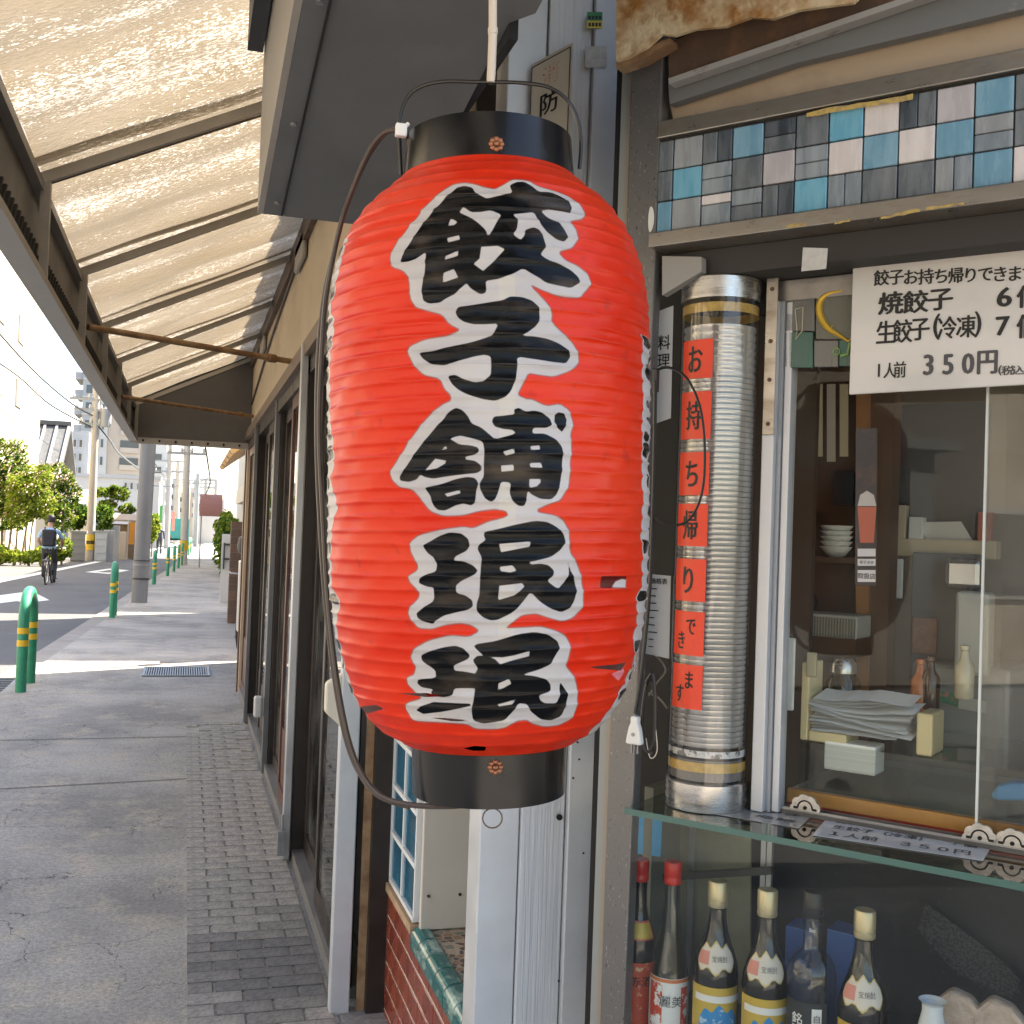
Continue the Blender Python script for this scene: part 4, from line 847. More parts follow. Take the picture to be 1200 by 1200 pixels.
cpoly([(722, -60), (1060, -60), (1000, 3), (962, 8), (935, 12), (905, 22), (880, 20), (850, 31), (815, 34), (790, 42), (775, 40), (757, 56), (738, 66), (722, 72)], -.06, .008).build('rusted_plate', M_RUSTW, hd)
cpoly([(722, 72), (745, 64), (775, 48), (785, 44), (786, 50), (752, 70), (722, 80)], -.05, .03).build('torn_edge', M_RUST, hd)
# ---- dark lintel recess under the band, small panel and paper tag
wi = ct('takeout_window', 'sliding glass take-out window with a pale metal jamb', 'window', (.5, .13, 1.03)); ln = wi
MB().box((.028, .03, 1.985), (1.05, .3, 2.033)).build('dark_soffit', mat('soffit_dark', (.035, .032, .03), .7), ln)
MB().box((.205, .115, 1.945), (1.05, .15, 1.984)).build('head_rail', mat('head_steel', (.27, .255, .235), .35, .7, var=.3, vscale=14), ln, bevel=.002)
cpoly([(776, 300), (822, 301), (822, 318), (776, 346)], .005, .02).build('corner_flap', mat('grey_flap', (.3, .29, .27), .6), ln)
MB().bar((.06, .1, 2.0), (.2, .12, 1.93), .02, .02).build('diagonal_brace', M_DARK, ln)
tg = cpoly([(941, 290), (970, 291), (968, 315), (939, 318)], -.032, .001); o = solo('paper_tag', tg, mat('old_paper', (.5, .49, .46), .7, var=.15, vscale=60), 'small curled paper tag stuck under the blue tile band', 'tag', frame='C')
# ---- tile panel with golden creature
tp = ct('ornament_panel', 'dark green tile panel with a golden scroll left of the price board', 'tile panel', (.3, .13, 1.85))
def ctile(x0, y0, x1, y1, m, v=.118): return cpoly([(x0, y1), (x1, y1), (x1, y0), (x0, y0)], v, .006).build('tile', m, tp, bevel=.001)
TG = [tmat('dk1', (.10, .10, .095), (.14, .14, .13)), tmat('dk2', (.085, .095, .075), (.13, .13, .1)), tmat('grn', (.015, .085, .065), (.03, .13, .1)), tmat('dk3', (.12, .12, .11), (.17, .165, .15))]
ctile(917.5, 342, 954.5, 388, TG[0]); ctile(956, 340, 1002, 397.5, TG[1]); ctile(917.5, 389.5, 923, 430, TG[0]); ctile(924.5, 389, 952.5, 431, TG[2]); ctile(954, 399, 982, 430, TG[3]); ctile(983.5, 398.5, 1004, 429, TG[2])
gd = MB(); sp_ = [atc(px, py, .1165) for px, py in [(988, 341), (972, 344), (962, 352), (960, 364), (964, 376), (972, 386), (982, 392), (994, 400)]]
gd.tube(smooth_path(sp_, 5), [.0018+.0045*math.sin(math.pi*i/35) for i in range(36)], 6)
for k in range(9):
    q = Vector(sp_[min(k, 7)]); gd.tube([q, q+Vector((.006 if k % 2 else -.007, -.001, .006))], [.002, .0005], 5)
gd.build('golden_scroll', mat('gold_paint', (.62, .40, .05), .4, .3), tp)
gg = MB(); q = atc(980, 412, .1165); gg.tube([q+Vector((.006*math.cos(a), 0, .006*math.sin(a))) for a in [i*math.pi/6 for i in range(13)]], .0014, 5); gg.tube([q+Vector((.008, 0, -.008)), q+Vector((.02, 0, -.006)), q+Vector((.024, 0, .014))], .003, 6); gg.build('green_scroll', mat('green_gold', (.22, .42, .12), .4), tp)
wl = MB(); q = [atc(px, py, .1165) for px, py in [(933, 362), (941, 360), (940, 388), (932, 398), (934, 388), (932, 362)]]; wl.tube(q, .0009, 5); wl.build('chalk_mark', mat('pale_mark', (.6, .55, .35), .6), tp)
# ---- the window itself
M_PALE = mat('pale_grey_metal', (.55, .565, .58), .4, .35, var=.08, vscale=9)
MB().box((.205, .098, 1.022), (.228, .15, 1.945)).build('jamb', M_PALE, wi, bevel=.002)
MB().box((.2285, .112, 1.022), (.236, .15, 1.945)).build('jamb', mat('jamb_grey', (.32, .34, .36), .4, .4), wi)
MB().box((.2365, .118, 1.022), (.25, .15, 1.945)).build('jamb', M_PALE, wi, bevel=.002)
pt = MB().box((.207, .094, 1.70), (.229, .0975, 1.985)).build('fixing_plate', M_STAIN, wi, bevel=.001)
for z in (1.72, 1.80, 1.87, 1.965): MB().tube([(.218, .093, z), (.218, .095, z)], .0042, 8).build('screw', mat('screw_rust', (.12, .07, .045), .6, .3), wi)
MB().box((.236, .128, 1.0205), (1.1, .172, 1.0275)).build('track', mat('track_dark', (.1, .1, .1), .35, .7), wi)
MB().box((.236, .13, 1.0276), (1.1, .132, 1.0325)).build('track_rib', mat('rib_steel', (.3, .3, .3), .3, .8), wi)
MB().box((.236, .15, 1.0276), (1.1, .152, 1.0325)).build('track_rib', mat('rib_steel', (.3, .3, .3), .3, .8), wi)
ue = atc(1158, 700, .13).x; PSK = math.tan(R_(7))
MB().prism([(.25, .137, 1.033), (ue+.012, .137+PSK*(ue-.238), 1.033), (ue+.012, .140+PSK*(ue-.238), 1.033), (.25, .140, 1.033)], (0, 0, .912)).build('pane', glass('window_glass', (.95, .96, .94), .005, .2, dirt=.02), wi)
MB().prism([(ue-.01, .135, 1.033), (1.1, .135+PSK*(1.11-ue), 1.033), (1.1, .138+PSK*(1.11-ue), 1.033), (ue-.01, .138, 1.033)], (0, 0, .912)).build('pane', glass('window_glass2', (.88, .88, .84), .005, .8, dirt=.10), wi)
MB().box((ue-.012, .1335, 1.033), (ue-.008, .1405, 1.945)).build('pane_edge', mat('pane_edge', (.6, .64, .62), .3), wi)
# scalloped roller locks on the track
for k, (px, py) in enumerate(((944, 932), (1149, 958), (1187, 966))):
    q = atc(px, py, .12); t = ct('window_roller', ['scalloped chrome roller guard beside the pale window jamb', 'scalloped chrome roller guard, left of the pair at the right', 'scalloped chrome roller guard, right of the pair at the right'][k], 'window fitting', (q.x, .12, 1.0325), 'scalloped window roller guards')
    g_ = MB(); R0 = .026; pts = []
    for i in range(73):
        a = math.pi*i/72; rr_ = R0*(.98+.10*abs(math.sin(a*4.5))); pts.append((q.x+rr_*math.cos(a), .119, 1.0335+rr_*math.sin(a)*1.02))
    g_.prism(pts, (0, .006, 0)); g_.build('guard', mat('dull_chrome', (.46, .44, .41), .34, .75, var=.25, vscale=60), t)
    MB().tube([(q.x+.013*math.cos(a), .1182, 1.038+.013*math.sin(a)) for a in [math.pi*i/10 for i in range(11)]], .0014, 6).build('slot', M_DARK, t)
    MB().tube([(q.x, .117, 1.0385), (q.x, .120, 1.0385)], .0035, 10).build('axle', M_DARK, t)
    for s_ in (-1, 1): MB().box((q.x+s_*.017-.004, .1175, 1.0352), (q.x+s_*.017+.004, .1195, 1.0392)).build('notch', M_DARK, t)
# ---- price board
pbd = ct('price_board', 'white laminated dumpling price board hanging in front of the window', 'sign', (.55, .09, 1.77))
uL = atc(997, 400, .09).x
MB().prism([(uL, .088, 1.766), (.80, .088, 1.772), (.80, .088, 2.0), (uL, .088, 1.998)], (0, .006, 0)).build('board', mat('laminated_white', (.60, .585, .56), .22, var=.03, vscale=3, coat=.3), pbd, bevel=.002)
MB().box((uL, .0865, 1.9985), (.80, .0945, 2.0035)).build('top_edge', mat('orange_edge', (.45, .18, .08), .5), pbd)
BK = mat('black_print', (.01, .01, .01), .5); GY = mat('grey_print', (.07, .07, .075), .5)
def at_px(px, py): q = atc(px, py, .0868); return Vector((q.x, .0868, q.z))
def line(name, chars, m, bold):
    mb = MB()
    for ch, px, py, h_px, sx in chars:
        q = at_px(px, py); q2 = at_px(px, py-h_px); lettering(mb, ch, q, (1, 0, 0), (0, 0, 1), (q2.z-q.z)*1.08, bold, sx)
    mb.build(name, m, pbd)
line('print', [(ch, 1033+17.4*i, 325.5-.55*i, 18, .95) for i, ch in enumerate('餃子お持ち帰りできます')], BK, .026)
line('print', [('焼', 1044, 355, 26, 1.05), ('餃', 1073, 353.5, 26, 1.05), ('子', 1102, 351, 26, 1.05)], BK, .036); line('print', [('6', 1177, 348, 29, 1.1), ('個', 1206, 347, 26, 1)], BK, .036)
line('print', [('生', 1038, 389, 27, .8), ('餃', 1057.5, 388, 27, .8), ('子', 1078, 386, 27, .8), ('(', 1097.5, 383, 30, .8), ('冷', 1110, 384, 26, .8), ('凍', 1132, 382.5, 26, .8), (')', 1146, 380, 30, .8)], BK, .022); line('print', [('7', 1175, 382, 29, 1.0), ('個', 1204, 382, 28, .8)], BK, .03)
line('print', [('1', 1030, 434, 20, .8), ('人', 1042.5, 434, 18, .75), ('前', 1054.5, 433, 19, .75)], BK, .016)
line('print', [('3', 1088, 427.5, 31, .8), ('5', 1111, 427, 31, .8), ('0', 1134.5, 426, 31, .8), ('円', 1157, 424.5, 29, .8), ('(', 1172, 434, 12, 1), ('税', 1181, 434, 11, 1.2), ('込', 1193, 433.5, 11, 1.2), (')', 1203, 433, 12, 1)], GY, .034)
# ---- acrylic tube with stacked lids
tu = (.122, .088); TRR = .0715
tube = ct('acrylic_tube', 'clear acrylic tube of stacked lids with steel end bands beside the window', 'dispenser', (tu[0], tu[1], 1.021))
MB().lathe([(TRR, 1.07), (TRR, 1.945)], (*tu, 0), 64, cap=False).build('tube_wall', glass('acrylic', (.95, .95, .94), .03, 1.5), tube, smooth=True)
M_BRUSH = mat('brushed_steel', (.56, .54, .51), .28, .9, var=.1, vscale=8, stretch=(1, 1, 12))
MB().lathe([(TRR+.001, 1.021), (TRR+.002, 1.024), (TRR+.002, 1.069), (TRR, 1.071), (TRR-.004, 1.071)], (*tu, 0), 64).build('bottom_band', M_BRUSH, tube, smooth=True)
MB().lathe([(TRR-.004, 1.944), (TRR+.002, 1.944), (TRR+.002, 1.982), (TRR, 1.984)], (*tu, 0), 64).build('top_band', M_BRUSH, tube, smooth=True)
M_GOLDT = mat('gold_tape', (.50, .33, .09), .5, .1, var=.25, vscale=60)
for z in (1.918, 1.092): MB().lathe([(TRR-.0012, z), (TRR-.0012, z+.017)], (*tu, 0), 64, cap=False).build('gold_tape', M_GOLDT, tube, smooth=True)
MB().lathe([(TRR-.0015, 1.118), (TRR-.0015, 1.130)], (*tu, 0), 64, cap=False).build('white_tape', mat('worn_white_tape', (.6, .6, .58), .5, col2=(.12, .12, .12), vscale=50, cmix=(.52, .56)), tube, smooth=True)
pr_ = []; z = 1.135; k = 0
while z < 1.90:
    pr_ += [(.0655, z), (.0672, z+.003), (.0672, z+.0085), (.0645, z+.0095)]; z += .0098+.0045*(z > 1.8)
MB().lathe(pr_, (*tu, 0), 56).build('stacked_lids', mat('grey_plastic_lids', (.42, .41, .385), .16, .45, var=.3, vscale=9, spec=.8, stretch=(1, 1, .35)), tube, smooth=True)
MB().lathe([(.0005, 1.075), (.066, 1.075), (.066, 1.112), (.0005, 1.112)], (*tu, 0), 40).build('base_puck', mat('smoke_plastic', (.16, .15, .14), .3), tube)
# handwritten red squares on the tube
vw = Vector(((CAMP-CO).dot(CU)-tu[0], (CAMP-CO).dot(CV)-tu[1])); azf = math.atan2(vw.y, vw.x)
M_REDP = mat('fluorescent_red_paper', (.78, .065, .025), .5, var=.08, vscale=30)
def on_tube(a, z, r): return Vector((tu[0]+r*math.cos(azf+a), tu[1]+r*math.sin(azf+a), z))
sq = [('お', 401, 446), ('持', 461, 516), ('ち', 531, 581), ('帰', 591, 640), ('り', 655, 704), ('でき', 716, 767), ('ます', 778, 829)]
for k, (s_, ya, yb) in enumerate(sq):
    za, zb_ = atc(815, ya, .04).z, atc(812, yb, .04).z; a0, a1 = -1.12, -.16; mb = MB(); n = 10; vs_ = []
    for i in range(n+1):
        a = a0+(a1-a0)*i/n; vs_ += [on_tube(a, zb_, TRR+.0006), on_tube(a, za, TRR+.0006)]
    mb.add(vs_, [(2*i, 2*i+1, 2*i+3, 2*i+2) for i in range(n)])
    t = ct('red_label', 'red paper square reading %s, %s from the top on the acrylic tube' % (s_, ['first', 'second', 'third', 'fourth', 'fifth', 'sixth', 'last'][k]), 'label', (tu[0], tu[1], zb_), 'red handwritten squares on the tube')
    mb.build('paper', M_REDP, t, smooth=True)
    lt = MB(); zc = (za+zb_)/2
    if len(s_) == 1: lettering(lt, s_, (0, 0, zc), (1, 0, 0), (0, 0, 1), .056, .022, .62)
    else:
        lettering(lt, s_[0], (.009, 0, zc+.012), (1, 0, 0), (0, 0, 1), .036, .02, .6); lettering(lt, s_[1], (-.011, 0, zc-.013), (1, 0, 0), (0, 0, 1), .036, .02, .6)
    lt.v = [tuple(on_tube((a0+a1)/2+x/TRR*1.0, z_, TRR+.0012)) for x, y_, z_ in lt.v]
    lt.build('handwriting', BK, t)
# ---- glass shelf over the display case, the case itself
case = ct('display_case', 'glass fronted drinks display case under the take-out window', 'display case', (.5, .2, .5))
M_SHELF = glass('shelf_glass', (.84, .90, .88), .005, 2.0)
MB().box((.019, -.03, 1.008), (1.3, .56, 1.0195)).build('glass_top', M_SHELF, case)
MB().box((.019, -.0316, 1.0083), (1.3, -.0302, 1.0193)).build('glass_edge', mat('green_glass_edge', (.05, .13, .11), .15, spec=.8), case)
MB().box((.019, .0, .3), (1.3, .005, 1.007)).build('front_pane', glass('case_glass', (.93, .95, .94), .005, .6, dirt=.015), case)
MB().box((-.04, .50, .3), (1.3, .51, 1.007)).build('back_board', mat('black_back', (.02, .021, .024), .5, col2=(.05, .05, .052), vscale=60, cmix=(.6, .7)), case)
MB().box((-.04, .035, .56), (1.3, .5, .575)).build('case_floor', mat('case_floor', (.06, .06, .065), .4), case)
MB().box((-.06, .2, .3), (-.04, .5, 1.007)).build('side_wall', mat('side_board', (.2, .2, .16), .6, var=.15, vscale=6), case)
ol = MB(); cpoly([(792, 962), (880, 968), (878, 1230), (788, 1230)], .33, .006, ol); ol.build('olive_card', mat('olive_card', (.30, .29, .2), .7, var=.2, vscale=8), case)
for px in (808, 893, 900): 
    q = atc(px, 1080, .30); MB().box((q.x-.005, .295, .58), (q.x+.005, .305, 1.0)).build('upright', M_ALU, case)
q0, q1 = atc(770, 1028, .26), atc(905, 1020, .26); MB().bar(q0, q1, .012, .014).build('cross_bar', mat('dark_bar', (.08, .08, .08), .4, .5), case)
cpoly([(1085, 1058), (1180, 1130), (1195, 1150), (1185, 1170), (1120, 1140), (1075, 1090)], .46, .004).build('dark_mesh', mat('dark_mesh', (.055, .056, .058), .6, col2=(.03, .03, .03), vscale=220, cmix=(.48, .52), detail=1), case)
o = solo('blue_poster', cpoly([(744, 952), (776, 954), (774, 1004), (744, 1000)], .20, .002), mat('blue_print', (.03, .32, .62), .4, var=.2, vscale=10), 'bright blue poster behind the glass next to the steel post', 'poster', frame='C')
pp = ct('menu_sheet', 'white menu sheet taped inside beside the acrylic tube', 'paper', atc(770, 760, .06)); cpoly([(754, 672), (786, 675), (784, 772), (752, 765)], .06, .001).build('sheet', mat('menu_paper', (.55, .56, .56), .6), pp)
lt = MB()
for i in range(9):
    a = atc(760, 690+i*8.5, .0588); wdt = rnd.uniform(.010, .022); lt.box((a.x, .0585, a.z), (a.x+wdt, .0590, a.z+.0018))
lettering(lt, '価格表', atc(772, 681, .0587), (1, 0, 0), (0, 0, 1), .012, .02); lt.build('print', BK, pp)
np_ = ct('notice_strip', 'white vertical notice half hidden between the lantern and tube', 'notice', atc(775, 480, .05)); cpoly([(768, 366), (789, 358), (786, 490), (766, 497)], .05, .001).build('sheet', mat('menu_paper', (.55, .56, .56), .6), np_)
lt = MB(); lettering(lt, '料理', atc(778, 412, .0488), (1, 0, 0), (0, 0, 1), .030, .01, .9, vertical=True, pitch=1.15); lt.build('print', BK, np_)
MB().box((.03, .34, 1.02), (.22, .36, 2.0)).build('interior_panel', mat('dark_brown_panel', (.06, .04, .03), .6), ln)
def onz(px, py, z):
    p = atz(px, py, z); q = p-CO; return Vector((q.dot(CU), q.dot(CV), z))
SZ = 1.0205
for k, (cor, rows, lab) in enumerate((([(976, 951), (952, 979), (1152, 1009), (1172, 975)], [('餃子お持ち帰りできます', .16, .135), ('焼餃子　　６個', .38, .15), ('生餃子（冷凍）　７個', .60, .15), ('１人前　３５０円', .84, .17)], 'white take-away price sheet lying flat on the glass shelf'), ([(826, 935), (800, 948), (936, 971), (956, 952)], [('おしながき', .35, .2), ('餃子　瓶詰', .7, .2)], 'faded notice sheet lying flat on the shelf before the acrylic tube'))):
    q4 = [onz(px, py, SZ) for px, py in cor]; t = ct('shelf_sheet', lab, 'paper', sum(q4, Vector())/4, 'sheets lying on the glass shelf'); MB().prism(q4, (0, 0, .0006)).build('paper', mat('sheet_paper%d' % k, [(.52, .55, .57), (.3, .31, .3)][k], .35, coat=.4), t)
    lt = MB()
    for s_, fr_2, hf in rows:
        cL, cR = q4[0].lerp(q4[1], fr_2), q4[3].lerp(q4[2], fr_2); rt_ = (cR-cL).normalized(); dn = (q4[1]-q4[0]).normalized(); hh = (q4[1]-q4[0]).length*hf
        lettering(lt, s_, cL.lerp(cR, .5)+Vector((0, 0, .0009)), rt_, -dn, hh, .02, .86*(cR-cL).length/(hh*len(s_)))
    lt.build('print', GY, t)
# ---- bottles in a row behind the case glass
def bottle(px, py, kind, label, v=.085):
    q = atc(px, py, v); zt = q.z; zb_ = .575; t = ct('bottle', label, 'bottle', (q.x, v, zb_), 'drinks bottles in the display case'); c = (q.x, v, 0)
    glm = {'dark': mat('dark_bottle', (.012, .010, .010), .08, spec=.7), 'clear': glass('clear_bottle', (.80, .83, .80), .01, 1.8), 'black': mat('black_bottle', (.01, .009, .009), .1, spec=.7)}
    if kind == 'shochu': R0, capm, gm, sh = .0405, mat('gold_cap', (.62, .52, .32), .35, .5, var=.1), glm['dark'], [(.015, -.048), (.0165, -.07), (.020, -.088), (.0265, -.110), (.034, -.130), (.039, -.148), (.0405, -.165)]
    elif kind == 'slim': R0, capm, gm, sh = .036, mat('red_cap', (.6, .035, .025), .35), glm['clear'], [(.0145, -.042), (.0155, -.07), (.018, -.105), (.0225, -.140), (.029, -.175), (.034, -.20), (.036, -.22)]
    elif kind == 'round': R0, capm, gm, sh = .042, mat('black_cap', (.012, .012, .013), .3), glm['clear'], [(.0165, -.042), (.0165, -.092), (.019, -.098), (.030, -.108), (.038, -.122), (.0415, -.14), (.042, -.165)]
    else: R0, capm, gm, sh = .034, mat('red_cap', (.6, .035, .025), .35), glm['black'], [(.014, -.04), (.0145, -.085), (.019, -.11), (.029, -.135), (.033, -.155), (.034, -.17)]
    MB().lathe([(r_, zt+z_) for r_, z_ in sh]+[(R0, zb_+.01), (R0-.004, zb_), (.001, zb_)], c, 36, cap=False).build('glass', gm, t, smooth=True)
    cr = .0178 if kind in ('shochu', 'round') else .0165; ch = .046 if kind == 'shochu' else .041
    MB().lathe([(cr*.93, zt-ch), (cr, zt-ch+.002), (cr, zt-ch+.010), (cr*.95, zt-ch+.011), (cr*.95, zt-ch+.014), (cr, zt-ch+.015), (cr, zt-.003), (cr*.9, zt), (.001, zt)], c, 28).build('cap', capm, t, smooth=True)
    az = math.atan2((CAMP-CO).dot(CV)-v, (CAMP-CO).dot(CU)-q.x)
    def wrap(mb, r): mb.v = [(c[0]+(r if not callable(r) else r(z_))*math.cos(az+x/R0), c[1]+(r if not callable(r) else r(z_))*math.sin(az+x/R0), z_) for x, y_, z_ in mb.v]; return mb
    def prof_r(z_, e=.0012):
        zz_ = [zb_]+[zt+b for a, b in sh][::-1]; rr_ = [R0]+[a for a, b in sh][::-1]; return float(np.interp(z_, zz_, rr_))+e
    def patch(name, m, hw, z0, z1, ph=0, e=.0012, n=14, nz=8, lob=0):
        mb = MB(); vs_ = []
        for j in range(nz+1):
            for i in range(n+1):
                s_ = -1+2*i/n; zc = (z0+z1)/2; hz = (z1-z0)/2*(1+lob*.25*math.cos(s_*9)-(lob and .45*s_*s_)); vs_.append((ph+hw*s_, 0, zc+hz*(-1+2*j/nz)))
        mb.add(vs_, [(j*(n+1)+i, j*(n+1)+i+1, (j+1)*(n+1)+i+1, (j+1)*(n+1)+i) for j in range(nz) for i in range(n)])
        mb.v = [(c[0]+prof_r(z_, e)*math.cos(az+x/R0), c[1]+prof_r(z_, e)*math.sin(az+x/R0), z_) for x, y_, z_ in mb.v]
        return mb.build(name, m, t, smooth=True)
    def word(s_, x, z_, sz, m, bold=.01, vert=False, e=.0022):
        mb = MB(); lettering(mb, s_, (x, 0, z_), (1, 0, 0), (0, 0, 1), sz, bold, 1, vertical=vert); mb.v = [(c[0]+prof_r(zz_, e)*math.cos(az+xx/R0), c[1]+prof_r(zz_, e)*math.sin(az+xx/R0), zz_) for xx, yy, zz_ in mb.v]; mb.build('lettering', m, t)
    lw = mat('cream_label', (.66, .60, .52), .5); 
    if kind == 'shochu':
        patch('neck_label', mat('gold_trim', (.5, .4, .16), .4, .4), .042, zt-.152, zt-.105, 0, .001, lob=1); patch('neck_label', lw, .039, zt-.149, zt-.108, .0, .0018, lob=1); patch('neck_label', mat('pink_label', (.65, .25, .2), .5), .012, zt-.140, zt-.118, -.026, .0024)
        word('宝焼酎', .008, zt-.129, .011, GY, .0)
        patch('body_label', mat('gold_label', (.58, .40, .07), .4, .2), .05, zb_+.02, zt-.178, 0, .001); patch('body_label', mat('white_label', (.72, .72, .70), .5), .05, zt-.204, zt-.192, .012, .0018); patch('body_label', mat('blue_label', (.02, .24, .55), .4, col2=(.45, .6, .7), vscale=55, cmix=(.58, .62)), .036, zb_+.02, zt-.213, .008, .0018, lob=.6)
    elif kind == 'slim':
        patch('body_label', mat('white_label', (.72, .72, .70), .5), .05, zb_+.02, zt-.205, 0, .001); patch('body_label', mat('orange_label', (.6, .17, .05), .5), .05, zt-.212, zt-.206, 0, .0018); patch('body_label', mat('red_flower', (.55, .06, .03), .5, col2=(.72, .72, .70), vscale=40, cmix=(.48, .52)), .014, zb_+.02, zt-.214, -.026, .0018); patch('body_label', mat('red_flower', (.55, .06, .03)), .008, zb_+.02, zt-.22, .030, .0018)
        word('麗美', .004, zt-.245, .022, GY, -.006)
    elif kind == 'round':
        patch('body_label', mat('black_label', (.02, .025, .03), .4), .038, zb_+.02, zt-.176, -.01, .001); patch('body_label', mat('white_label', (.72, .72, .70), .5), .008, zb_+.04, zt-.185, .010, .0018); word('自熟浦', .010, zt-.215, .014, BK, 0, True, .003); word('銘酒', -.022, zt-.215, .020, mat('white_print', (.8, .8, .8), .5), .01, True)
        word('Blend', -.002, zt-.062, .010, mat('white_print', (.8, .8, .8), .5), 0, False)
    else:
        patch('neck_label', mat('pinkred_label', (.6, .1, .08), .5), .04, zt-.145, zt-.112, 0, .001); patch('neck_label', mat('gold_label', (.58, .40, .07), .4, .2), .028, zt-.142, zt-.115, .006, .0018); patch('body_label', mat('orange_red_label', (.6, .075, .03), .5, col2=(.72, .5, .3), vscale=45, cmix=(.58, .66)), .045, zb_+.02, zt-.186, 0, .001)
        word('赤酒', .008, zt-.22, .02, BK, .01)
    return t
bottle(751, 1006, 'sauce', 'black bottle with red cap and orange label half hidden by the steel post', .10)
bottle(789, 1009, 'slim', 'slim clear glass bottle with a red cap and white label')
bottle(842, 1032, 'shochu', 'gold capped dark bottle next to the slim red capped bottle')
bottle(900, 1042, 'shochu', 'gold capped dark bottle next to the black capped clear bottle, on its left')
bottle(954, 1044, 'round', 'round shouldered clear bottle with a black cap and neck')
bottle(1014, 1066, 'shochu', 'rightmost gold capped dark bottle, beside the white sake cup')
sk = atc(1093, 1172, .06); s0 = sk.z
MB_ = MB(); MB_.lathe([(.012, s0-.11), (.024, s0-.10), (.026, s0-.06), (.016, s0-.018), (.0165, s0-.004), (.0215, s0), (.0195, s0-.001), (.013, s0-.012), (.012, s0-.03)], (sk.x, .06, 0), 32, cap=False)
solo('sake_flask', MB_, mat('blue_white_china', (.62, .66, .7), .15, col2=(.1, .2, .45), vscale=26, cmix=(.62, .68)), 'small blue and white china sake flask at the right of the bottles', 'flask', frame='C', smooth=True)
MB().box((sk.x-.03, .03, .5755), (sk.x+.03, .09, s0-.108)).build('plinth', mat('case_floor', (.06, .06, .065), .4), case)
for k, (px, py) in enumerate(((1128, 1172), (1176, 1182))):
    q = atc(px, py, .12); mb = MB(); n = 6
    pts = [(q.x-.045, .10, q.z-.12), (q.x+.045, .10, q.z-.12), (q.x+.04, .11, q.z-.02), (q.x+.012, .115, q.z+.006), (q.x-.02, .12, q.z+.012), (q.x-.046, .11, q.z-.015)]
    mb.prism(pts, (0, .03, 0)); solo('snack_packet', mb, mat('tan_wrapper', (.42, .33, .27), .3, var=.25, vscale=25, bump=.5, bscale=50), ['crumpled tan packet directly right of the sake flask', 'crumpled tan packet at the right edge of the display case'][k], 'packet', 'tan packets in the display case', 'C', bevel=.008)
# blue-white boxes behind the round bottle
for k, (px, py, w_) in enumerate(((936, 1088, .05), (985, 1092, .05))):
    q = atc(px, py, .2); mb = MB().box((q.x-.025, .2, .576), (q.x+.025, .26, q.z)); solo('carton', mb, mat('blue_carton', (.03, .10, .32), .4, col2=(.4, .42, .44), vscale=6, cmix=(.5, .6)), ['blue carton behind the clear round bottle, on its left', 'blue carton behind the clear round bottle, on its right'][k], 'carton', 'blue cartons behind the bottles', 'C', bevel=.002)
# ---- plug, its cable and the loop by the tube
pg = ct('electric_plug', 'white two pin plug dangling in front of the grey steel post', 'plug', atc(744, 870, -.05))
q = atc(744, 855, -.05); w_ = .0155; mb = MB(); pr2 = [(.0065, .024), (.0075, .020), (.007, .012), (.0105, .004), (.0135, -.010), (.0155, -.022), (.015, -.026)]
outl = [(q.x-a, -.056, q.z+b) for a, b in pr2]+[(q.x+a, -.056, q.z+b) for a, b in pr2[::-1]]
mb.prism(outl, (0, .014, 0)); mb.build('plug_body', mat('white_plug', (.72, .72, .69), .35), pg, bevel=.003)
for s_ in (-1, 1): MB().box((q.x+s_*.006-.0012, -.05, q.z-.042), (q.x+s_*.006+.0012, -.046, q.z-.024)).build('pin', M_STEEL, pg)
MB().tube([(q.x, -.0575, q.z-.008), (q.x, -.055, q.z-.008)], .0035, 12).build('screw', mat('screw_grey', (.3, .3, .3), .4, .5), pg)
lc = MB(); lc.tube(smooth_path([atc(*p) for p in [(744, 836, -.05), (750, 800, -.05), (757, 740, -.05), (762, 680, -.05), (765, 600, -.05), (767, 520, -.05), (768, 450, -.05), (768, 436, -.04)]]), .0035, 8)
lc.tube(smooth_path([atc(*p) for p in [(768, 434, -.04), (785, 431, -.045), (806, 445, -.05), (821, 480, -.05), (826, 530, -.05), (822, 580, -.05), (806, 610, -.05), (782, 615, -.05), (760, 600, -.05)]]), .0024, 8)
lc.tube(smooth_path([atc(*p) for p in [(757, 800, -.03), (765, 790, -.03), (768, 820, -.03), (766, 870, -.03), (757, 880, -.03), (752, 850, -.03), (757, 805, -.02), (764, 800, -.02), (769, 840, -.02), (764, 884, -.02)]]), .003, 8)
solo('lamp_cord', lc, M_BLACKW, 'black lamp cord looping beside the acrylic tube down to the white plug', 'cord', frame='C', smooth=True)
lc = MB(); lc.tube(smooth_path([atc(*p) for p in [(752, 758, .1), (770, 770, .1), (780, 785, .1), (770, 800, .1), (760, 815, .1)]]), .002, 6); lc.tube(smooth_path([atc(*p) for p in [(760, 812, .1), (772, 818, .1), (782, 830, .1)]]), .002, 6); lc.tube(smooth_path([atc(*p) for p in [(757, 865, -.03), (762, 888, -.03), (770, 880, -.03), (768, 850, -.03)]]), .001, 6)
solo('loose_cable', lc, mat('offwhite_cord', (.55, .5, .42), .5), 'thin off-white cord curling beside the plug under the menu sheet', 'cord', frame='C', smooth=True)
sc_ = MB(); q = atc(770, 440, -.045); sc_.box((q.x-.006, -.052, q.z-.03), (q.x+.004, -.042, q.z+.012)); solo('cord_socket', sc_, M_BLACKW, 'small black cord joint at the right edge of the lantern', 'connector', frame='C', bevel=.002)
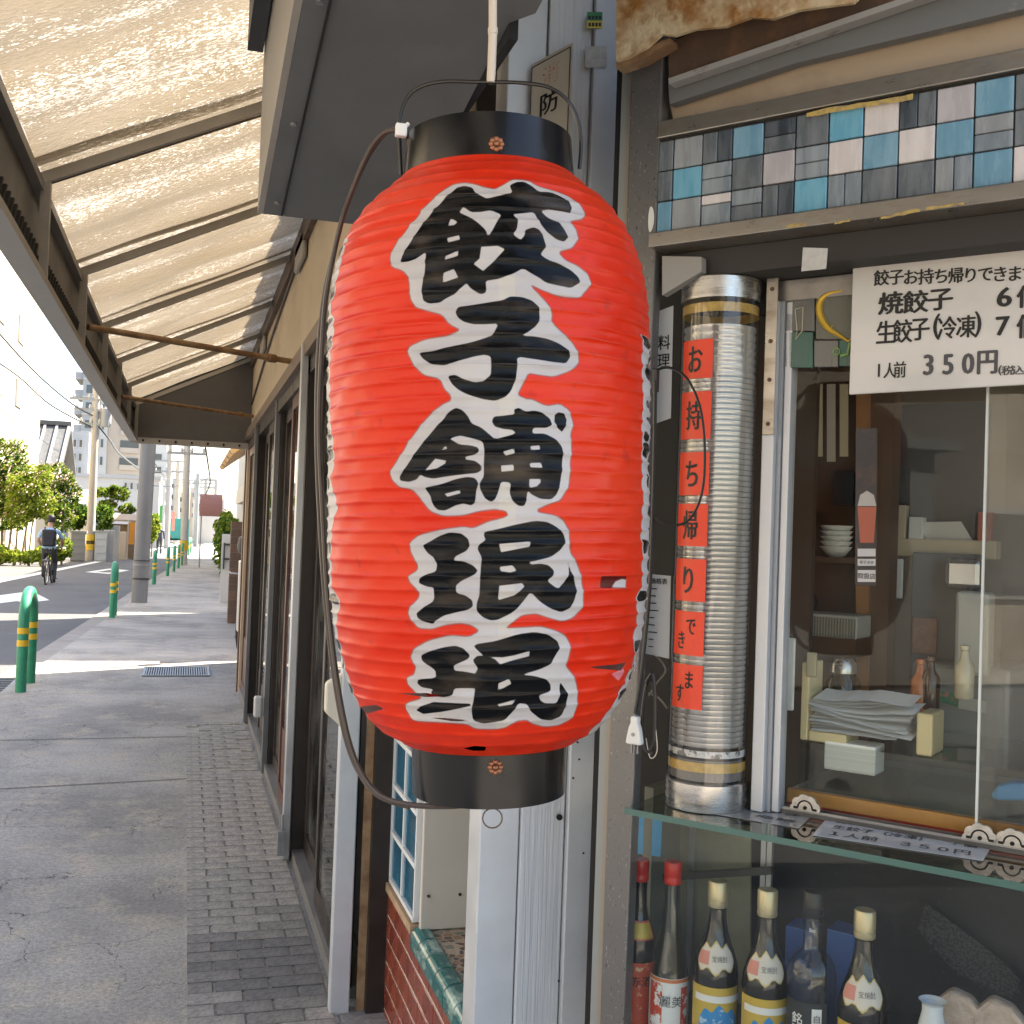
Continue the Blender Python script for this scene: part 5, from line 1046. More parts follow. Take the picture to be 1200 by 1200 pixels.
# ================================================================== inside the shop, seen through the window
M_BRN = mat('brown_interior', (.13, .075, .045), .6, var=.3, vscale=2)
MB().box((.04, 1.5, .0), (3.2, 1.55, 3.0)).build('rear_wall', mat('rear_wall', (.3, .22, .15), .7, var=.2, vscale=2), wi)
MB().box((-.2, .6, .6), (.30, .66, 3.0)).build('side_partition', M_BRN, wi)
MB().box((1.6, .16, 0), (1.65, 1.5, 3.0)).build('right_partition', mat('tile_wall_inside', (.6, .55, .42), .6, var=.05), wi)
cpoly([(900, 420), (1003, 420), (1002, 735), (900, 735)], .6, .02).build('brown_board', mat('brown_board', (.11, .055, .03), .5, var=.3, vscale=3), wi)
cpoly([(1003.5, 420), (1019, 420), (1017, 830), (1002.5, 830)], .59, .06).build('wood_post', mat('orange_wood', (.35, .17, .07), .5, var=.2, vscale=10), wi)
ctr = ct('service_counter', 'orange edged wooden service counter just inside the window', 'counter', (.6, .3, 1.0))
MB().box((.24, .19, 1.012), (1.5, .205, 1.052)).build('orange_edge', mat('orange_counter', (.52, .25, .07), .35, var=.2, vscale=7, stretch=(1, 1, 5)), ctr)
MB().box((.24, .1865, 1.0), (1.5, .1895, 1.028)).build('red_edge', mat('red_counter', (.28, .03, .02), .4, var=.2), ctr)
MB().box((.24, .2055, 1.02), (1.5, .62, 1.05)).build('top', mat('counter_top', (.5, .48, .44), .4, var=.15, vscale=5), ctr)
# napkin holder with paper
nh = ct('paper_holder', 'cream plastic holder with fanned sheets of white paper inside the window', 'paper holder', atc(985, 860, .3)); M_CRM = mat('cream_holder', (.62, .53, .31), .4)
ZR = 1.139; MB().box((.252, .215, 1.0505), (1.2, .55, ZR-.001)).build('riser', glass('riser_acrylic', (.8, .83, .82), .02, 1.2), ctr)
qa, qb, qc = atc(957, 852, .28), atc(1005, 855, .28), atc(1105, 850, .30)
MB().box((qa.x-.012, .222, ZR), (qa.x+.003, .30, ZR+.145)).build('upright', M_CRM, nh, bevel=.003)
MB().box((qa.x+.0035, .222, ZR), (qa.x+.075, .30, ZR+.02)).build('foot', M_CRM, nh, bevel=.003)
MB().box((qc.x-.028, .225, ZR+.0), (qc.x, .31, ZR+.075)).build('end_block', M_CRM, nh, bevel=.004)
pf = MB()
for i in range(15):
    z0 = ZR+.022+i*.0052; s_ = .004*math.sin(i*1.7); xa = qa.x+.004+rnd.uniform(0, .012); xb = qc.x-.045+rnd.uniform(-.02, .02); nn = 8; vs_ = []
    for k in range(nn+1):
        t_ = k/nn; x = xa+(xb-xa)*t_; zz_ = z0+.016*math.sin(t_*3.1+i*.35)*(i/15)-t_*.02*(i/15)+s_*t_*1.5+rnd.uniform(-.0012, .0012)
        vs_ += [(x, .218+s_, zz_), (x, .30+s_*2, zz_+.012)]
    pf.add(vs_, [(2*k, 2*k+1, 2*k+3, 2*k+2) for k in range(nn)])
tag(pf.build('paper_sheets', mat('white_paper', (.86, .86, .85), .7), nh), kind='stuff')
# napkin stack, jar, phone stand, tags, trays, boxes
def cbox(name, px0, py0, px1, py1, v, d, m, label, cat, bev=.003, grp=None):
    a, b = atc(px0, py1, v), atc(px1, py0, v); return solo(name, MB().box((a.x, v, a.z), (b.x, v+d, b.z)), m, label, cat, grp, 'C', bevel=bev)
cbox('napkin_stack', 965, 876, 1026, 901, .22, .06, mat('napkin', (.82, .82, .8), .7, var=.2, vscale=8, stretch=(.1, 1, 40)), 'neat stack of white napkins below the paper holder', 'napkins')
cbox('hanging_tag', 919, 748, 932, 832, .19, .006, mat('tag_white', (.62, .63, .62), .5), 'tall white card beside the pale window jamb', 'card')
jr = atc(988, 808, .42); mb = MB(); mb.lathe([(.03, -.05), (.034, -.045), (.034, .015), (.026, .028), (.024, .034)], (jr.x, .42, jr.z), 28)
jt = ct('condiment_jar', 'glass condiment jar with a chrome lid behind the paper holder', 'jar', (jr.x, .42, jr.z-.05)); mb.build('jar_glass', glass('jar_glass', (.7, .74, .6), .02, 1.5), jt, smooth=True)
MB().lathe([(.026, .034), (.026, .05), (.018, .062), (.001, .064)], (jr.x, .42, jr.z), 28).build('lid', M_BRUSH, jt, smooth=True)
cbox('phone', 944, 765, 957, 793, .2, .008, mat('phone_screen', (.3, .27, .16), .2), 'small smartphone propped beside the white card', 'phone')
fa = atc(941, 706, .5); mb = MB(); mb.tube([(fa.x, .5, fa.z), (fa.x, .53, fa.z)], .022, 20); solo('small_fan', mb, M_DARK, 'round black fan head in the dark back of the shop', 'fan', frame='C')
tr_ = ct('dish_tray', 'white ribbed dish tray on the brown shelf inside', 'tray', atc(962, 742, .5)); a, b = atc(921, 742, .5), atc(1008, 722, .5); MB().box((a.x, .48, a.z), (b.x, .58, b.z)).build('tray_body', mat('tray_white', (.42, .40, .35), .5), tr_, bevel=.004)
rb_ = MB()
for i in range(26): x = a.x+.004+(b.x-a.x-.008)*i/25; rb_.box((x-.0012, .4775, a.z+.002), (x+.0012, .4798, b.z-.006))
tag(rb_.build('ribs', mat('tray_dark', (.2, .18, .15), .6), tr_), kind='stuff')
a, b = atc(921, 762, .5), atc(1005, 745, .5); MB().box((a.x, .485, a.z-.004), (b.x, .6, b.z-.003)).build('shelf', mat('brown_board', (.11, .055, .03)), wi)
cbox('grey_appliance', 1065, 785, 1185, 870, .62, .3, mat('appliance_grey', (.25, .255, .25), .4, .3), 'grey steel cooking appliance at the back of the shop', 'appliance', .01)
cbox('wall_opening', 1022, 470, 1160, 636, .78, .02, mat('hatch_dark', (.06, .06, .06), .5), 'dark serving hatch in the back wall of the shop', 'hatch')
cbox('hatch_ledge', 1022, 634, 1168, 650, .74, .05, mat('ledge_wood', (.5, .42, .3), .5), 'pale ledge below the dark serving hatch', 'ledge')
lp_ = ct('paper_menu', 'open pale folded menu standing on the hatch ledge', 'menu', atc(1110, 636, .76)); cpoly([(1087, 636), (1142, 637), (1126, 611), (1078, 612)], .76, .003).build('cover', mat('menu_pale', (.5, .49, .45), .5), lp_)
cbox('towel_dispenser', 1117, 695, 1160, 790, .6, .06, mat('dispenser_white', (.5, .5, .48), .4), 'white towel dispenser on the back wall right of the menus', 'dispenser', .008)
cbox('brick_poster', 1068, 725, 1098, 765, .7, .004, mat('poster_redbrown', (.3, .17, .13), .6, var=.3, vscale=40), 'small reddish poster on the grey cupboard inside', 'poster')
cbox('grey_cupboard', 1065, 650, 1150, 800, .72, .05, mat('cupboard_grey', (.14, .145, .15), .5), 'grey cupboard under the serving hatch', 'cupboard')
cbox('red_packet', 928, 598, 944, 610, .55, .02, mat('red_packet', (.55, .05, .03), .5), 'tiny red packet on the dark rear shelf', 'packet')
cbox('dark_speaker', 976, 552, 999, 592, .58, .03, M_DARK, 'black box hanging on the brown rear wall', 'box')
pay = ct('payment_sticker', 'tall black payment sticker on the window glass reading 取扱店', 'sticker', atc(1015, 685, .1315)); cpoly([(1003, 502), (1028, 502), (1027, 686), (1002, 686)], .1315, .0006).build('film', mat('sticker_film', (.03, .03, .033), .4, col2=(.14, .06, .04), vscale=12, cmix=(.5, .7)), pay)
lt = MB()
for y0, y1 in ((643, 652), (655, 663), (668, 682)):
    P_ = [atc(px, py, .1310) for px, py in ((1005, y1), (1026, y1), (1026, y0), (1005, y0))]; lt.add(P_, [(0, 1, 2, 3)])
lt.build('white_boxes', mat('sticker_white', (.5, .5, .5), .5), pay)
lt = MB(); lettering(lt, '取扱店', atc(1015.5, 675, .1306), (1, 0, 0), (0, 0, 1), .0105, .01); lettering(lt, '電子決済', atc(1015.5, 659, .1306), (1, 0, 0), (0, 0, 1), .0062, .0); lt.build('lettering', BK, pay)
cu = MB(); P_ = [atc(px, py, .1310) for px, py in ((1008, 636), (1024, 636), (1027, 594), (1005, 594))]; cu.add(P_, [(0, 1, 2, 3)]); P_ = [atc(px, py, .1310) for px, py in ((1005, 593), (1027, 593), (1024, 580), (1016, 575), (1008, 580))]; cu.add(P_, [tuple(range(5))], 1); cu.build('cup_print', [mat('cup_red', (.38, .10, .06), .5), mat('cup_white', (.4, .38, .35), .5)], pay)
tn = ct('condiment_strip', 'green and red price strip on the grey appliance', 'label', atc(1120, 830, .615)); cpoly([(1093, 808), (1125, 814), (1122, 828), (1092, 820)], .615, .002).build('film', mat('green_strip', (.05, .22, .12), .5, col2=(.5, .2, .15), vscale=50, cmix=(.5, .55)), tn); cpoly([(1124, 816), (1156, 822), (1155, 836), (1123, 830)], .612, .002).build('tag', mat('price_tag', (.5, .48, .42), .5), tn)
solo('blue_cloth', cpoly([(1160, 932), (1168, 922), (1185, 918), (1230, 920), (1230, 940), (1165, 938)], .2, .05), mat('blue_cloth', (.08, .28, .6), .7), 'folded blue cloth inside the window at the right edge', 'cloth', frame='C', bevel=.008)
# clutter: bowls, pots, sauce bottles, boxes and menu slips
M_BOWL = mat('white_bowl', (.7, .69, .66), .3)
for k, (px, py, n_) in enumerate(((980, 636, 5),)):
    q = atc(px, py, .52); t = ct('bowl_stack', 'stack of white bowls on a small shelf before the brown wall', 'bowls', (q.x, .52, q.z-.03)); MB().box((q.x-.06, .47, q.z-.042), (q.x+.05, .6, q.z-.031)).build('bowl_shelf', mat('brown_board', (.11, .055, .03)), wi)
    for i in range(n_): MB().lathe([(.012, 0), (.02, .004), (.034, .022), (.032, .022), (.018, .006), (.001, .005)], (q.x, .52, q.z-.03+i*.011), 20, cap=False).build('bowl', M_BOWL, t, smooth=True)
for k, (px, py, m_) in enumerate(((1090, 812, mat('soy_bottle', (.05, .02, .012), .15, spec=.8)), (1078, 815, mat('oil_bottle', (.42, .12, .03), .2, spec=.8)), (1130, 800, mat('vinegar_bottle', (.55, .5, .38), .2, spec=.8)))):
    q = atc(px, py, .42); mb = MB().lathe([(.016, -.03), (.018, -.026), (.018, .03), (.009, .045), (.007, .06), (.009, .062), (.009, .07), (.001, .072)], (q.x, .42, q.z), 18)
    solo('sauce_bottle', mb, m_, ['dark soy bottle behind the cream paper holder', 'red chilli oil bottle behind the cream paper holder', 'pale vinegar bottle near the white window edge'][k], 'bottle', 'condiment bottles inside the shop', 'C', smooth=True)
for k, (x0, y0, x1, y1, c_) in enumerate(((1030, 592, 1062, 634, (.5, .42, .3)), (1064, 606, 1082, 634, (.55, .55, .52)), (1145, 600, 1162, 634, (.4, .12, .08)))):
    cbox('carton', x0, y0, x1, y1, .745, .03, mat('box_%d' % k, c_, .6, var=.1), ['tan cardboard box on the hatch ledge', 'small white box beside the tan box on the hatch ledge', 'narrow red box at the right end of the hatch ledge'][k], 'box', .002, 'boxes on the hatch ledge')
for k in range(2, 5):
    x0 = 924+k*15; q = ct('menu_slip', ['half hidden paper menu slip nearest the window jamb', 'middle paper menu slip on the brown wall', 'right paper menu slip on the brown wall, nearest the wood post'][k-2], 'menu slip', atc(x0+5, 540, .598), 'menu slips on the brown wall'); cpoly([(x0, 450), (x0+10, 450), (x0+10, 535+k % 2*6), (x0, 535+k % 2*6)], .598, .001).build('paper', mat('slip_%d' % (k % 2), [(.5, .42, .28), (.46, .4, .33)][k % 2], .7), q)
cbox('rice_pot', 1105, 655, 1150, 690, .66, .05, mat('pot_steel', (.5, .5, .5), .25, .8), 'steel pot standing under the serving hatch', 'pot', .012)
cbox('white_towel', 1030, 655, 1058, 700, .70, .01, mat('towel_white', (.6, .6, .58), .8), 'white towel hanging under the serving hatch', 'towel', .003)
# floor and ceiling of the kitchen
MB().box((-.1, .06, -.02), (3.2, 1.5, .02)).build('floor', M_INTF, wi)
MB().box((-.1, .31, 2.75), (3.2, 1.5, 2.8)).build('ceiling', mat('kitchen_ceiling', (.35, .33, .3), .8), wi)
# ================================================================== the street beyond
def X(px, Y): return aty(px, 615, Y).x
def ZP(px, py, Y): return aty(px, py, Y).z
M_CRW = mat('cream_plaster', (.50, .44, .32), .8, var=.06, vscale=.4)
M_WHW = mat('white_plaster', (.50, .49, .465), .8, var=.06, vscale=.5)
M_GRW = mat('grey_panel', (.40, .40, .395), .7, var=.08, vscale=.6)
M_BGW = mat('beige_panel_wall', (.52, .45, .37), .8, var=.06, vscale=.5)
M_WIN = mat('dark_window', (.05, .055, .06), .12, spec=.8)
M_ROOFT = mat('grey_roof_tile', (.085, .09, .095), .6, var=.2, vscale=4)
M_ALW = mat('window_alu', (.5, .5, .5), .4, .6)
def block(t, name, x0, x1, y0, y1, z0, z1, m, **k): return MB().box((x0, y0, z0), (x1, y1, z1)).build(name, m, t, **k)
def win_y(t, x0, x1, z0, z1, y, m=None):     # window on a face looking at the camera
    w_ = MB().box((x0, y-.06, z0), (x1, y-.02, z1)).build('window', M_ALW, t); FR[w_.name] = FR[t.name]
    MB().box((x0+.06, y-.075, z0+.06), (x1-.06, y-.061, z1-.06)).build('pane', m or M_WIN, w_)
def win_x(t, y0, y1, z0, z1, x, m=None):     # window on a face looking across the street (+x)
    w_ = MB().box((x+.02, y0, z0), (x+.06, y1, z1)).build('window', M_ALW, t); FR[w_.name] = FR[t.name]
    MB().box((x+.061, y0+.06, z0+.06), (x+.075, y1-.06, z1-.06)).build('pane', m or M_WIN, w_)
# cream block at the left edge of the picture
t = thing('apartment_house', 'tall pale cream plastered building at the left edge of the street', 'building', (-11, 50, -.2))
block(t, 'wall', -15, -7.3, 38, X(36, 61) and 60.5, -.4, 14, M_CRW); block(t, 'parapet', -15.1, -7.22, 37.9, 60.6, 14.0, 14.4, M_WHW)
for z in (3.6, 6.4, 9.2, 11.9):
    for y in (41, 46.5, 52): win_x(t, y, y+1.7, z, z+1.2, -7.3)
# tiled gable house
t = thing('gable_house', 'white gabled house with a grey ribbed tile roof behind the flowering trees', 'house', (-11, 66, -.3))
hy, hw = 67.0, 3.2; xr = X(64, hy); xl = X(20, hy); ze = ZP(60, 546, hy); zr = ZP(50, 497, hy)
block(t, 'wall', xl, xr, hy-hw, hy+hw, -.4, ze, M_WHW)
MB().prism([(xr, hy-hw, ze), (xr, hy+hw, ze), (xr, hy, zr-.1)], (-.2, 0, 0)).build('gable', M_WHW, t)
rf = MB().prism([(xl-.3, hy-hw-.6, ze-.12), (xl-.3, hy, zr), (xl-.3, hy+hw+.6, ze-.12), (xl-.3, hy+hw+.6, ze-.3), (xl-.3, hy, zr-.2), (xl-.3, hy-hw-.6, ze-.3)], (xr-xl+.95, 0, 0)).build('roof', M_ROOFT, t); FR[rf.name] = FR[t.name]
x = xl
while x < xr+.6:
    MB().bar((x, hy-hw-.6, ze-.07), (x, hy, zr+.05), .13, .10).build('tile_rib', mat('pale_ridge', (.3, .3, .3), .6), rf); x += .62
MB().box((xl-.3, hy-.2, zr-.02), (xr+.65, hy+.2, zr+.22)).build('ridge', M_ROOFT, rf)
win_y(t, xr-2.6, xr-1.2, ze-2.3, ze-1.1, hy-hw)
# grey mid-rise behind
t = thing('grey_block', 'low grey block of flats between the gable house and tower', 'building', (-12, 100, -.4))
Y0 = 104.; block(t, 'wall', X(66, Y0), X(100, Y0), Y0, Y0+10, -.5, ZP(80, 505, Y0), M_GRW)
for i in range(3):
    for k in range(3): win_y(t, X(74+k*7, Y0), X(79+k*7, Y0), ZP(80, 524+i*16, Y0), ZP(80, 514+i*16, Y0), Y0)
# the apartment tower
Y0 = 170.; t = thing('apartment_tower', 'tall grey apartment tower with stacked side balconies', 'tower block', (X(120, Y0), Y0, -.7))
xa, xb, xc, xd = X(90, Y0), X(121, Y0), X(123, Y0), X(186, Y0); zt = ZP(100, 380, Y0)
block(t, 'wall', xa, xb, Y0, Y0+14, -.8, zt, M_GRW); block(t, 'wing', xb+.02, xd, Y0+1.5, Y0+16, -.8, ZP(140, 438, Y0), M_BGW)
block(t, 'pier', X(112, Y0), X(121, Y0), Y0-.3, Y0-.01, -.8, ZP(140, 430, Y0), M_WHW)
fl = 19*Y0*1.02/1300; z = zt-fl
k = 0
while z > 1:
    block(t, 'balcony', xa-1.1, xa-.01, Y0+.5, Y0+8, z-.3, z+.75, M_GRW)
    win_y(t, X(93.5, Y0), X(102, Y0), z+.2, z+1.55, Y0); 
    block(t, 'floor_band', xa-.02, X(111, Y0), Y0-.16, Y0-.005, z-.35, z-.12, M_WHW)
    win_y(t, X(113.5, Y0), X(117.5, Y0), z+.1, z+1.4, Y0-.3)
    if z < ZP(140, 450, Y0):
        w_ = block(t, 'loggia', X(136, Y0), X(158, Y0), Y0+1.4, Y0+1.49, z+.15, z+1.45, M_WIN); block(t, 'railing', X(136, Y0), X(158, Y0), Y0+1.25, Y0+1.39, z-.35, z+.4, M_BGW)
        win_y(t, X(166, Y0), X(176, Y0), z+.2, z+1.4, Y0+1.5)
    z -= fl; k += 1
# white long building and low roofs
Y0 = 92.; t = thing('white_hall', 'long low white building with a dark parapet line behind the garden', 'building', (X(130, Y0), Y0, -.4))
block(t, 'wall', X(84, Y0), X(185, Y0), Y0, Y0+12, -.5, ZP(130, 560, Y0), M_WHW); block(t, 'parapet', X(84, Y0)-.1, X(185, Y0)+.1, Y0-.15, Y0+12, ZP(130, 560, Y0), ZP(130, 556, Y0), M_GRW)
for px in (143, 150, 158): win_y(t, X(px, Y0), X(px+4.5, Y0), ZP(130, 564, Y0)-.6, ZP(130, 564, Y0), Y0)
win_y(t, X(146, Y0), X(150, Y0), ZP(130, 585, Y0), ZP(130, 570, Y0), Y0)
Y0 = 110.; t = thing('side_block', 'pale stepped apartment block to the right of the tower', 'building', (X(180, Y0), Y0, -.4))
block(t, 'wall', X(172, Y0), X(192, Y0), Y0, Y0+30, -.5, ZP(180, 520, Y0), M_WHW)
for i in range(5): block(t, 'balcony', X(192, Y0), X(196-i*.3, Y0), Y0, Y0+28, ZP(180, 535+i*15, Y0)-.35, ZP(180, 535+i*15, Y0)+.35, M_GRW)
for i in range(5): win_y(t, X(176, Y0), X(187, Y0), ZP(180, 540+i*15, Y0), ZP(180, 531+i*15, Y0), Y0)
Y0 = 62.; t = thing('lean_to_shed', 'low shed with a pale ribbed metal roof behind the concrete pole', 'shed', (X(92, Y0), Y0, -.3))
block(t, 'wall', X(80, Y0), X(104, Y0), Y0, Y0+3, -.4, ZP(90, 592, Y0), M_WHW)
r0 = MB(); r0.prism([(X(78, Y0), Y0-.6, ZP(90, 593, Y0)), (X(106, Y0), Y0-.6, ZP(90, 593, Y0)), (X(108, Y0), Y0+3, ZP(90, 573, Y0)), (X(82, Y0), Y0+3, ZP(90, 573, Y0))], (0, 0, -.08)); r0 = r0.build('roof', M_GRW, t); FR[r0.name] = FR[t.name]
for i in range(9):
    p0 = Vector((X(78, Y0), Y0-.6, ZP(90, 593, Y0))).lerp(Vector((X(106, Y0), Y0-.6, ZP(90, 593, Y0))), i/8); p1 = Vector((X(82, Y0), Y0+3, ZP(90, 573, Y0))).lerp(Vector((X(108, Y0), Y0+3, ZP(90, 573, Y0))), i/8)
    MB().bar(p0+Vector((0, 0, .03)), p1+Vector((0, 0, .03)), .07, .06).build('rib', M_WHW, r0)

# ---- vegetation
def leafmat(n, c, tr=.45):
    if n in MATS: return MATS[n]
    m = bpy.data.materials.new(n); m.use_nodes = True; MATS[n] = m; t = m.node_tree; t.nodes.clear(); L = t.links.new
    o = t.nodes.new('ShaderNodeOutputMaterial'); d = t.nodes.new('ShaderNodeBsdfDiffuse'); l = t.nodes.new('ShaderNodeBsdfTranslucent'); x = t.nodes.new('ShaderNodeMixShader'); x.inputs[0].default_value = tr
    ob = t.nodes.new('ShaderNodeTexCoord'); nz = t.nodes.new('ShaderNodeTexNoise'); nz.inputs['Scale'].default_value = 2.5; L(ob.outputs['Object'], nz.inputs[0])
    r = t.nodes.new('ShaderNodeValToRGB'); L(nz.outputs[0], r.inputs[0]); r.color_ramp.elements[0].position = .35; r.color_ramp.elements[1].position = .65
    r.color_ramp.elements[0].color = (*[v*.65 for v in c], 1); r.color_ramp.elements[1].color = (*[min(1, v*1.35) for v in c], 1)
    L(r.outputs[0], d.inputs[0]); L(r.outputs[0], l.inputs[0]); L(d.outputs[0], x.inputs[1]); L(l.outputs[0], x.inputs[2]); L(x.outputs[0], o.inputs[0]); return m
LG = [leafmat('leaf_green', (.12, .20, .03)), leafmat('leaf_lime', (.25, .30, .045)), leafmat('leaf_dark', (.035, .08, .02))]
M_PINK = leafmat('blossom_pink', (.66, .50, .47)); M_BARK = mat('bark', (.22, .17, .12), .85, var=.3, vscale=8)
def leaves(mb, blobs, n, size, mis, seed, flat=0):
    r = np.random.RandomState(seed); wts = np.array([b[3]*b[4]*b[5] for b in blobs]); wts = wts/wts.sum()
    for i in range(n):
        b = blobs[r.choice(len(blobs), p=wts)]; d = r.normal(size=3); d /= np.linalg.norm(d); q = r.uniform(.35, 1)**.45*(1+.16*math.sin(d[0]*5+seed)*math.cos(d[2]*4))
        c = Vector((b[0]+d[0]*b[3]*q, b[1]+d[1]*b[4]*q, b[2]+d[2]*b[5]*q)); a = Vector(r.normal(size=3)).normalized(); e = a.orthogonal().normalized(); f_ = a.cross(e)
        s_ = size*r.uniform(.6, 1.35)
        mb.add([c-e*s_, c+f_*s_*.5, c+e*s_, c-f_*s_*.5], [(0, 1, 2, 3)], int(r.choice(mis)))
    return mb
def tree(name, label, cat, Y, basepx, stems, blobs_px, n, size, mats, mis, seed, group=None, pinkn=0):
    bx_, by = X(basepx, Y), Y; t = thing(name, label, cat, (bx_, by, gz(Y)), group); k = Y/1300*1.03
    bl = [(X(px, Y), Y+dy, ZP(px, py, Y), rx*k, max(rx, rz)*k*.8, rz*k) for px, py, rx, rz, dy in blobs_px]
    tk = MB()
    for j, (sx, tx, tz, r0) in enumerate(stems):
        a = Vector((X(sx, Y), Y+.1*(j % 3-1), gz(Y)-.1)); b = Vector((X(tx, Y), Y+.3*(j % 3-1), ZP(tx, tz, Y))); mdl = a.lerp(b, .5)+Vector((.12*math.sin(j*2.1), .1*math.cos(j), 0))
        tk.tube([a, mdl, b], [r0, r0*.75, r0*.35], 7)
        for q in bl[j % len(bl):j % len(bl)+1]: tk.tube([mdl, Vector(q[:3])], [r0*.5, r0*.15], 5)
    tk.build('trunk', M_BARK, t, smooth=True)
    cr = MB(); leaves(cr, bl, int(n*2.0), size*.68, mis, seed)
    if pinkn: leaves(cr, [(b[0], b[1]-.2, b[2]+b[5]*.25, b[3]*1.02, b[4], b[5]*.9) for b in bl], pinkn*2, size*.42, [3], seed+1)
    tag(cr.build('crown', mats, t), kind='stuff'); return t
MT = LG+[M_PINK]
tree('flowering_tree', 'multi-stemmed crape myrtle with pink blossom at the left edge of the street', 'tree', 47., 8, [(4, 2, 560, .06), (10, 12, 555, .05)], [(0, 540, 26, 26, 0), (14, 568, 22, 22, -.4), (-12, 580, 24, 26, .3), (6, 605, 24, 16, 0)], 2600, .13, MT, [0, 0, 1, 2], 1, 'flowering street trees', 420)
tree('flowering_tree', 'yellow-green slender tree with bare pale stems behind the cyclist', 'tree', 45., 27, [(20, 22, 570, .04), (26, 30, 560, .045), (31, 36, 565, .04), (35, 42, 575, .035)], [(30, 575, 22, 20, 0), (40, 560, 16, 16, .2), (24, 600, 16, 14, -.3), (44, 592, 18, 16, 0)], 2200, .11, MT, [1, 1, 0], 2, 'flowering street trees', 120)
tree('flowering_tree', 'pink flowering tree beside the garden wall and concrete pole', 'tree', 50., 66, [(62, 60, 580, .05), (68, 72, 575, .045)], [(62, 560, 18, 16, 0), (74, 578, 16, 18, .3), (56, 590, 18, 18, -.3), (70, 607, 16, 14, 0)], 2200, .12, MT, [0, 0, 1, 2], 3, 'flowering street trees', 380)
def shrub(name, label, Y, blobs, n, size, mis, seed, mats=None, group=None):
    b0 = blobs[0]; t = thing(name, label, 'shrub', (X(b0[0], Y), Y, gz(Y)), group); k = Y/1300*1.03
    bl = [(X(px, Y), Y+dy, ZP(px, py, Y), rx*k, max(rx, rz)*k*.8, rz*k) for px, py, rx, rz, dy in blobs]
    for b in bl: MB().tube([(b[0], b[1], gz(Y)-.05), (b[0], b[1], b[2])], [.05, .02], 6).build('stem', M_BARK, t)
    tag(leaves(MB(), bl, n, size, mis, seed).build('foliage', mats or MT, t), kind='stuff'); return t
shrub('low_shrub', 'low yellow-green planting at the roadside below the left trees', 44., [(2, 650, 14, 9, 0), (18, 652, 12, 7, 0), (36, 653, 12, 7, 0), (50, 650, 10, 9, 0)], 1300, .09, [1, 1, 0], 11)
shrub('low_shrub', 'bright green bush at the foot of the pink tree by the wall', 46., [(74, 642, 11, 14, 0), (66, 650, 10, 8, 0)], 700, .09, [1, 0], 12)
shrub('dark_shrub', 'dark evergreen shrub behind the block wall', 54., [(93, 604, 11, 14, 0), (88, 612, 8, 10, 0)], 900, .10, [2, 2, 0], 13)
shrub('round_shrub', 'clipped round shrub right of the concrete pole', 54., [(118, 609, 13, 14, 0), (124, 600, 8, 8, 0)], 1100, .09, [2, 0, 0], 14)
shrub('roadside_bush', 'yellow-green bush just right of the grey steel pole', 62., [(179, 617, 8, 14, 0), (176, 628, 7, 8, 0)], 600, .12, [1, 0], 15)
# cloud-pruned pine
Y0 = 58.; t = thing('cloud_pruned_pine', 'cloud-pruned garden pine with separate rounded pads', 'tree', (X(130, Y0), Y0, gz(Y0))); k = Y0/1300*1.03
pads = [(120, 577, 11, 5.5), (139, 579, 9.5, 8), (124, 592, 10, 6), (148, 597, 9.5, 6.5), (132, 573, 7, 4)]
tk = MB(); b0 = Vector((X(132, Y0), Y0, gz(Y0))); m1 = Vector((X(128, Y0), Y0, ZP(128, 610, Y0))); m2 = Vector((X(133, Y0), Y0, ZP(133, 588, Y0))); tk.tube([b0, m1, m2], [.13, .1, .06], 8)
for px, py, a, b in pads: tk.tube([m1.lerp(m2, .5), (X(px, Y0), Y0, ZP(px, py+b*.5, Y0))], [.05, .03], 6)
tk.build('trunk', M_BARK, t, smooth=True)
for j, (px, py, a, b) in enumerate(pads): tag(leaves(MB(), [(X(px, Y0), Y0, ZP(px, py, Y0), a*k, a*k*.9, b*k)], 420, .09, [0, 2, 1], 20+j).build('pad', MT, t), kind='stuff')

# ---- garden walls, gate, posts along the far side
def wall(label, px0, px1, ytop, Y0, m, courses=0):
    t = thing('garden_wall', label, 'wall', (X((px0+px1)/2, Y0), Y0, gz(Y0)), 'garden walls across the street'); a, b = X(px0, Y0), X(px1, Y0); zt = ZP((px0+px1)/2, ytop, Y0); z0 = gz(Y0)-.1
    block(t, 'core', a, b, Y0+.02, Y0+.25, z0, zt-.08, m); block(t, 'coping', a-.05, b+.05, Y0-.04, Y0+.3, zt-.08, zt, M_GRW)
    if courses:
        h = (zt-.08-gz(Y0))/courses; n = max(1, int((b-a)/.6)); wd = (b-a)/n; src = None
        for i in range(courses):
            for j in range(n):
                loc = Vector((a+wd*(j+.5), Y0, gz(Y0)+h*(i+.5)))-FR[t.name]
                if src is None: 
                    q0 = FR[t.name]; src = MB().box(q0+Vector((-wd/2+.012, -.02, -h/2+.012)), q0+Vector((wd/2-.012, .019, h/2-.012))).build('block', m, t); src.location = loc
                else: share(src.data, 'block', t, loc)
wall('grey concrete block garden wall left of the concrete pole', 84, 101, 622, 51., mat('conc_block', (.34, .33, .31), .85, var=.15, vscale=2), 4)
wall('pale blue-white block wall right of the concrete pole', 112, 126, 622, 52.5, mat('pale_block', (.55, .57, .58), .8, var=.1, vscale=2), 4)
for i, px in enumerate((128, 134.5, 143)):
    Y0 = 53.+i*1.5; solo('gate_post', MB().box((X(px, Y0)-.22, Y0, gz(Y0)-.1), (X(px, Y0)+.22, Y0+.4, ZP(px, [621, 616, 623][i], Y0))), [M_GRW, M_WHW, M_BGW][i], ['grey gate post beside the pale block wall', 'tall white gate post under the small gate roof', 'beige stone post near the orange banner'][i], 'post', 'gate posts across the street', bevel=.03)
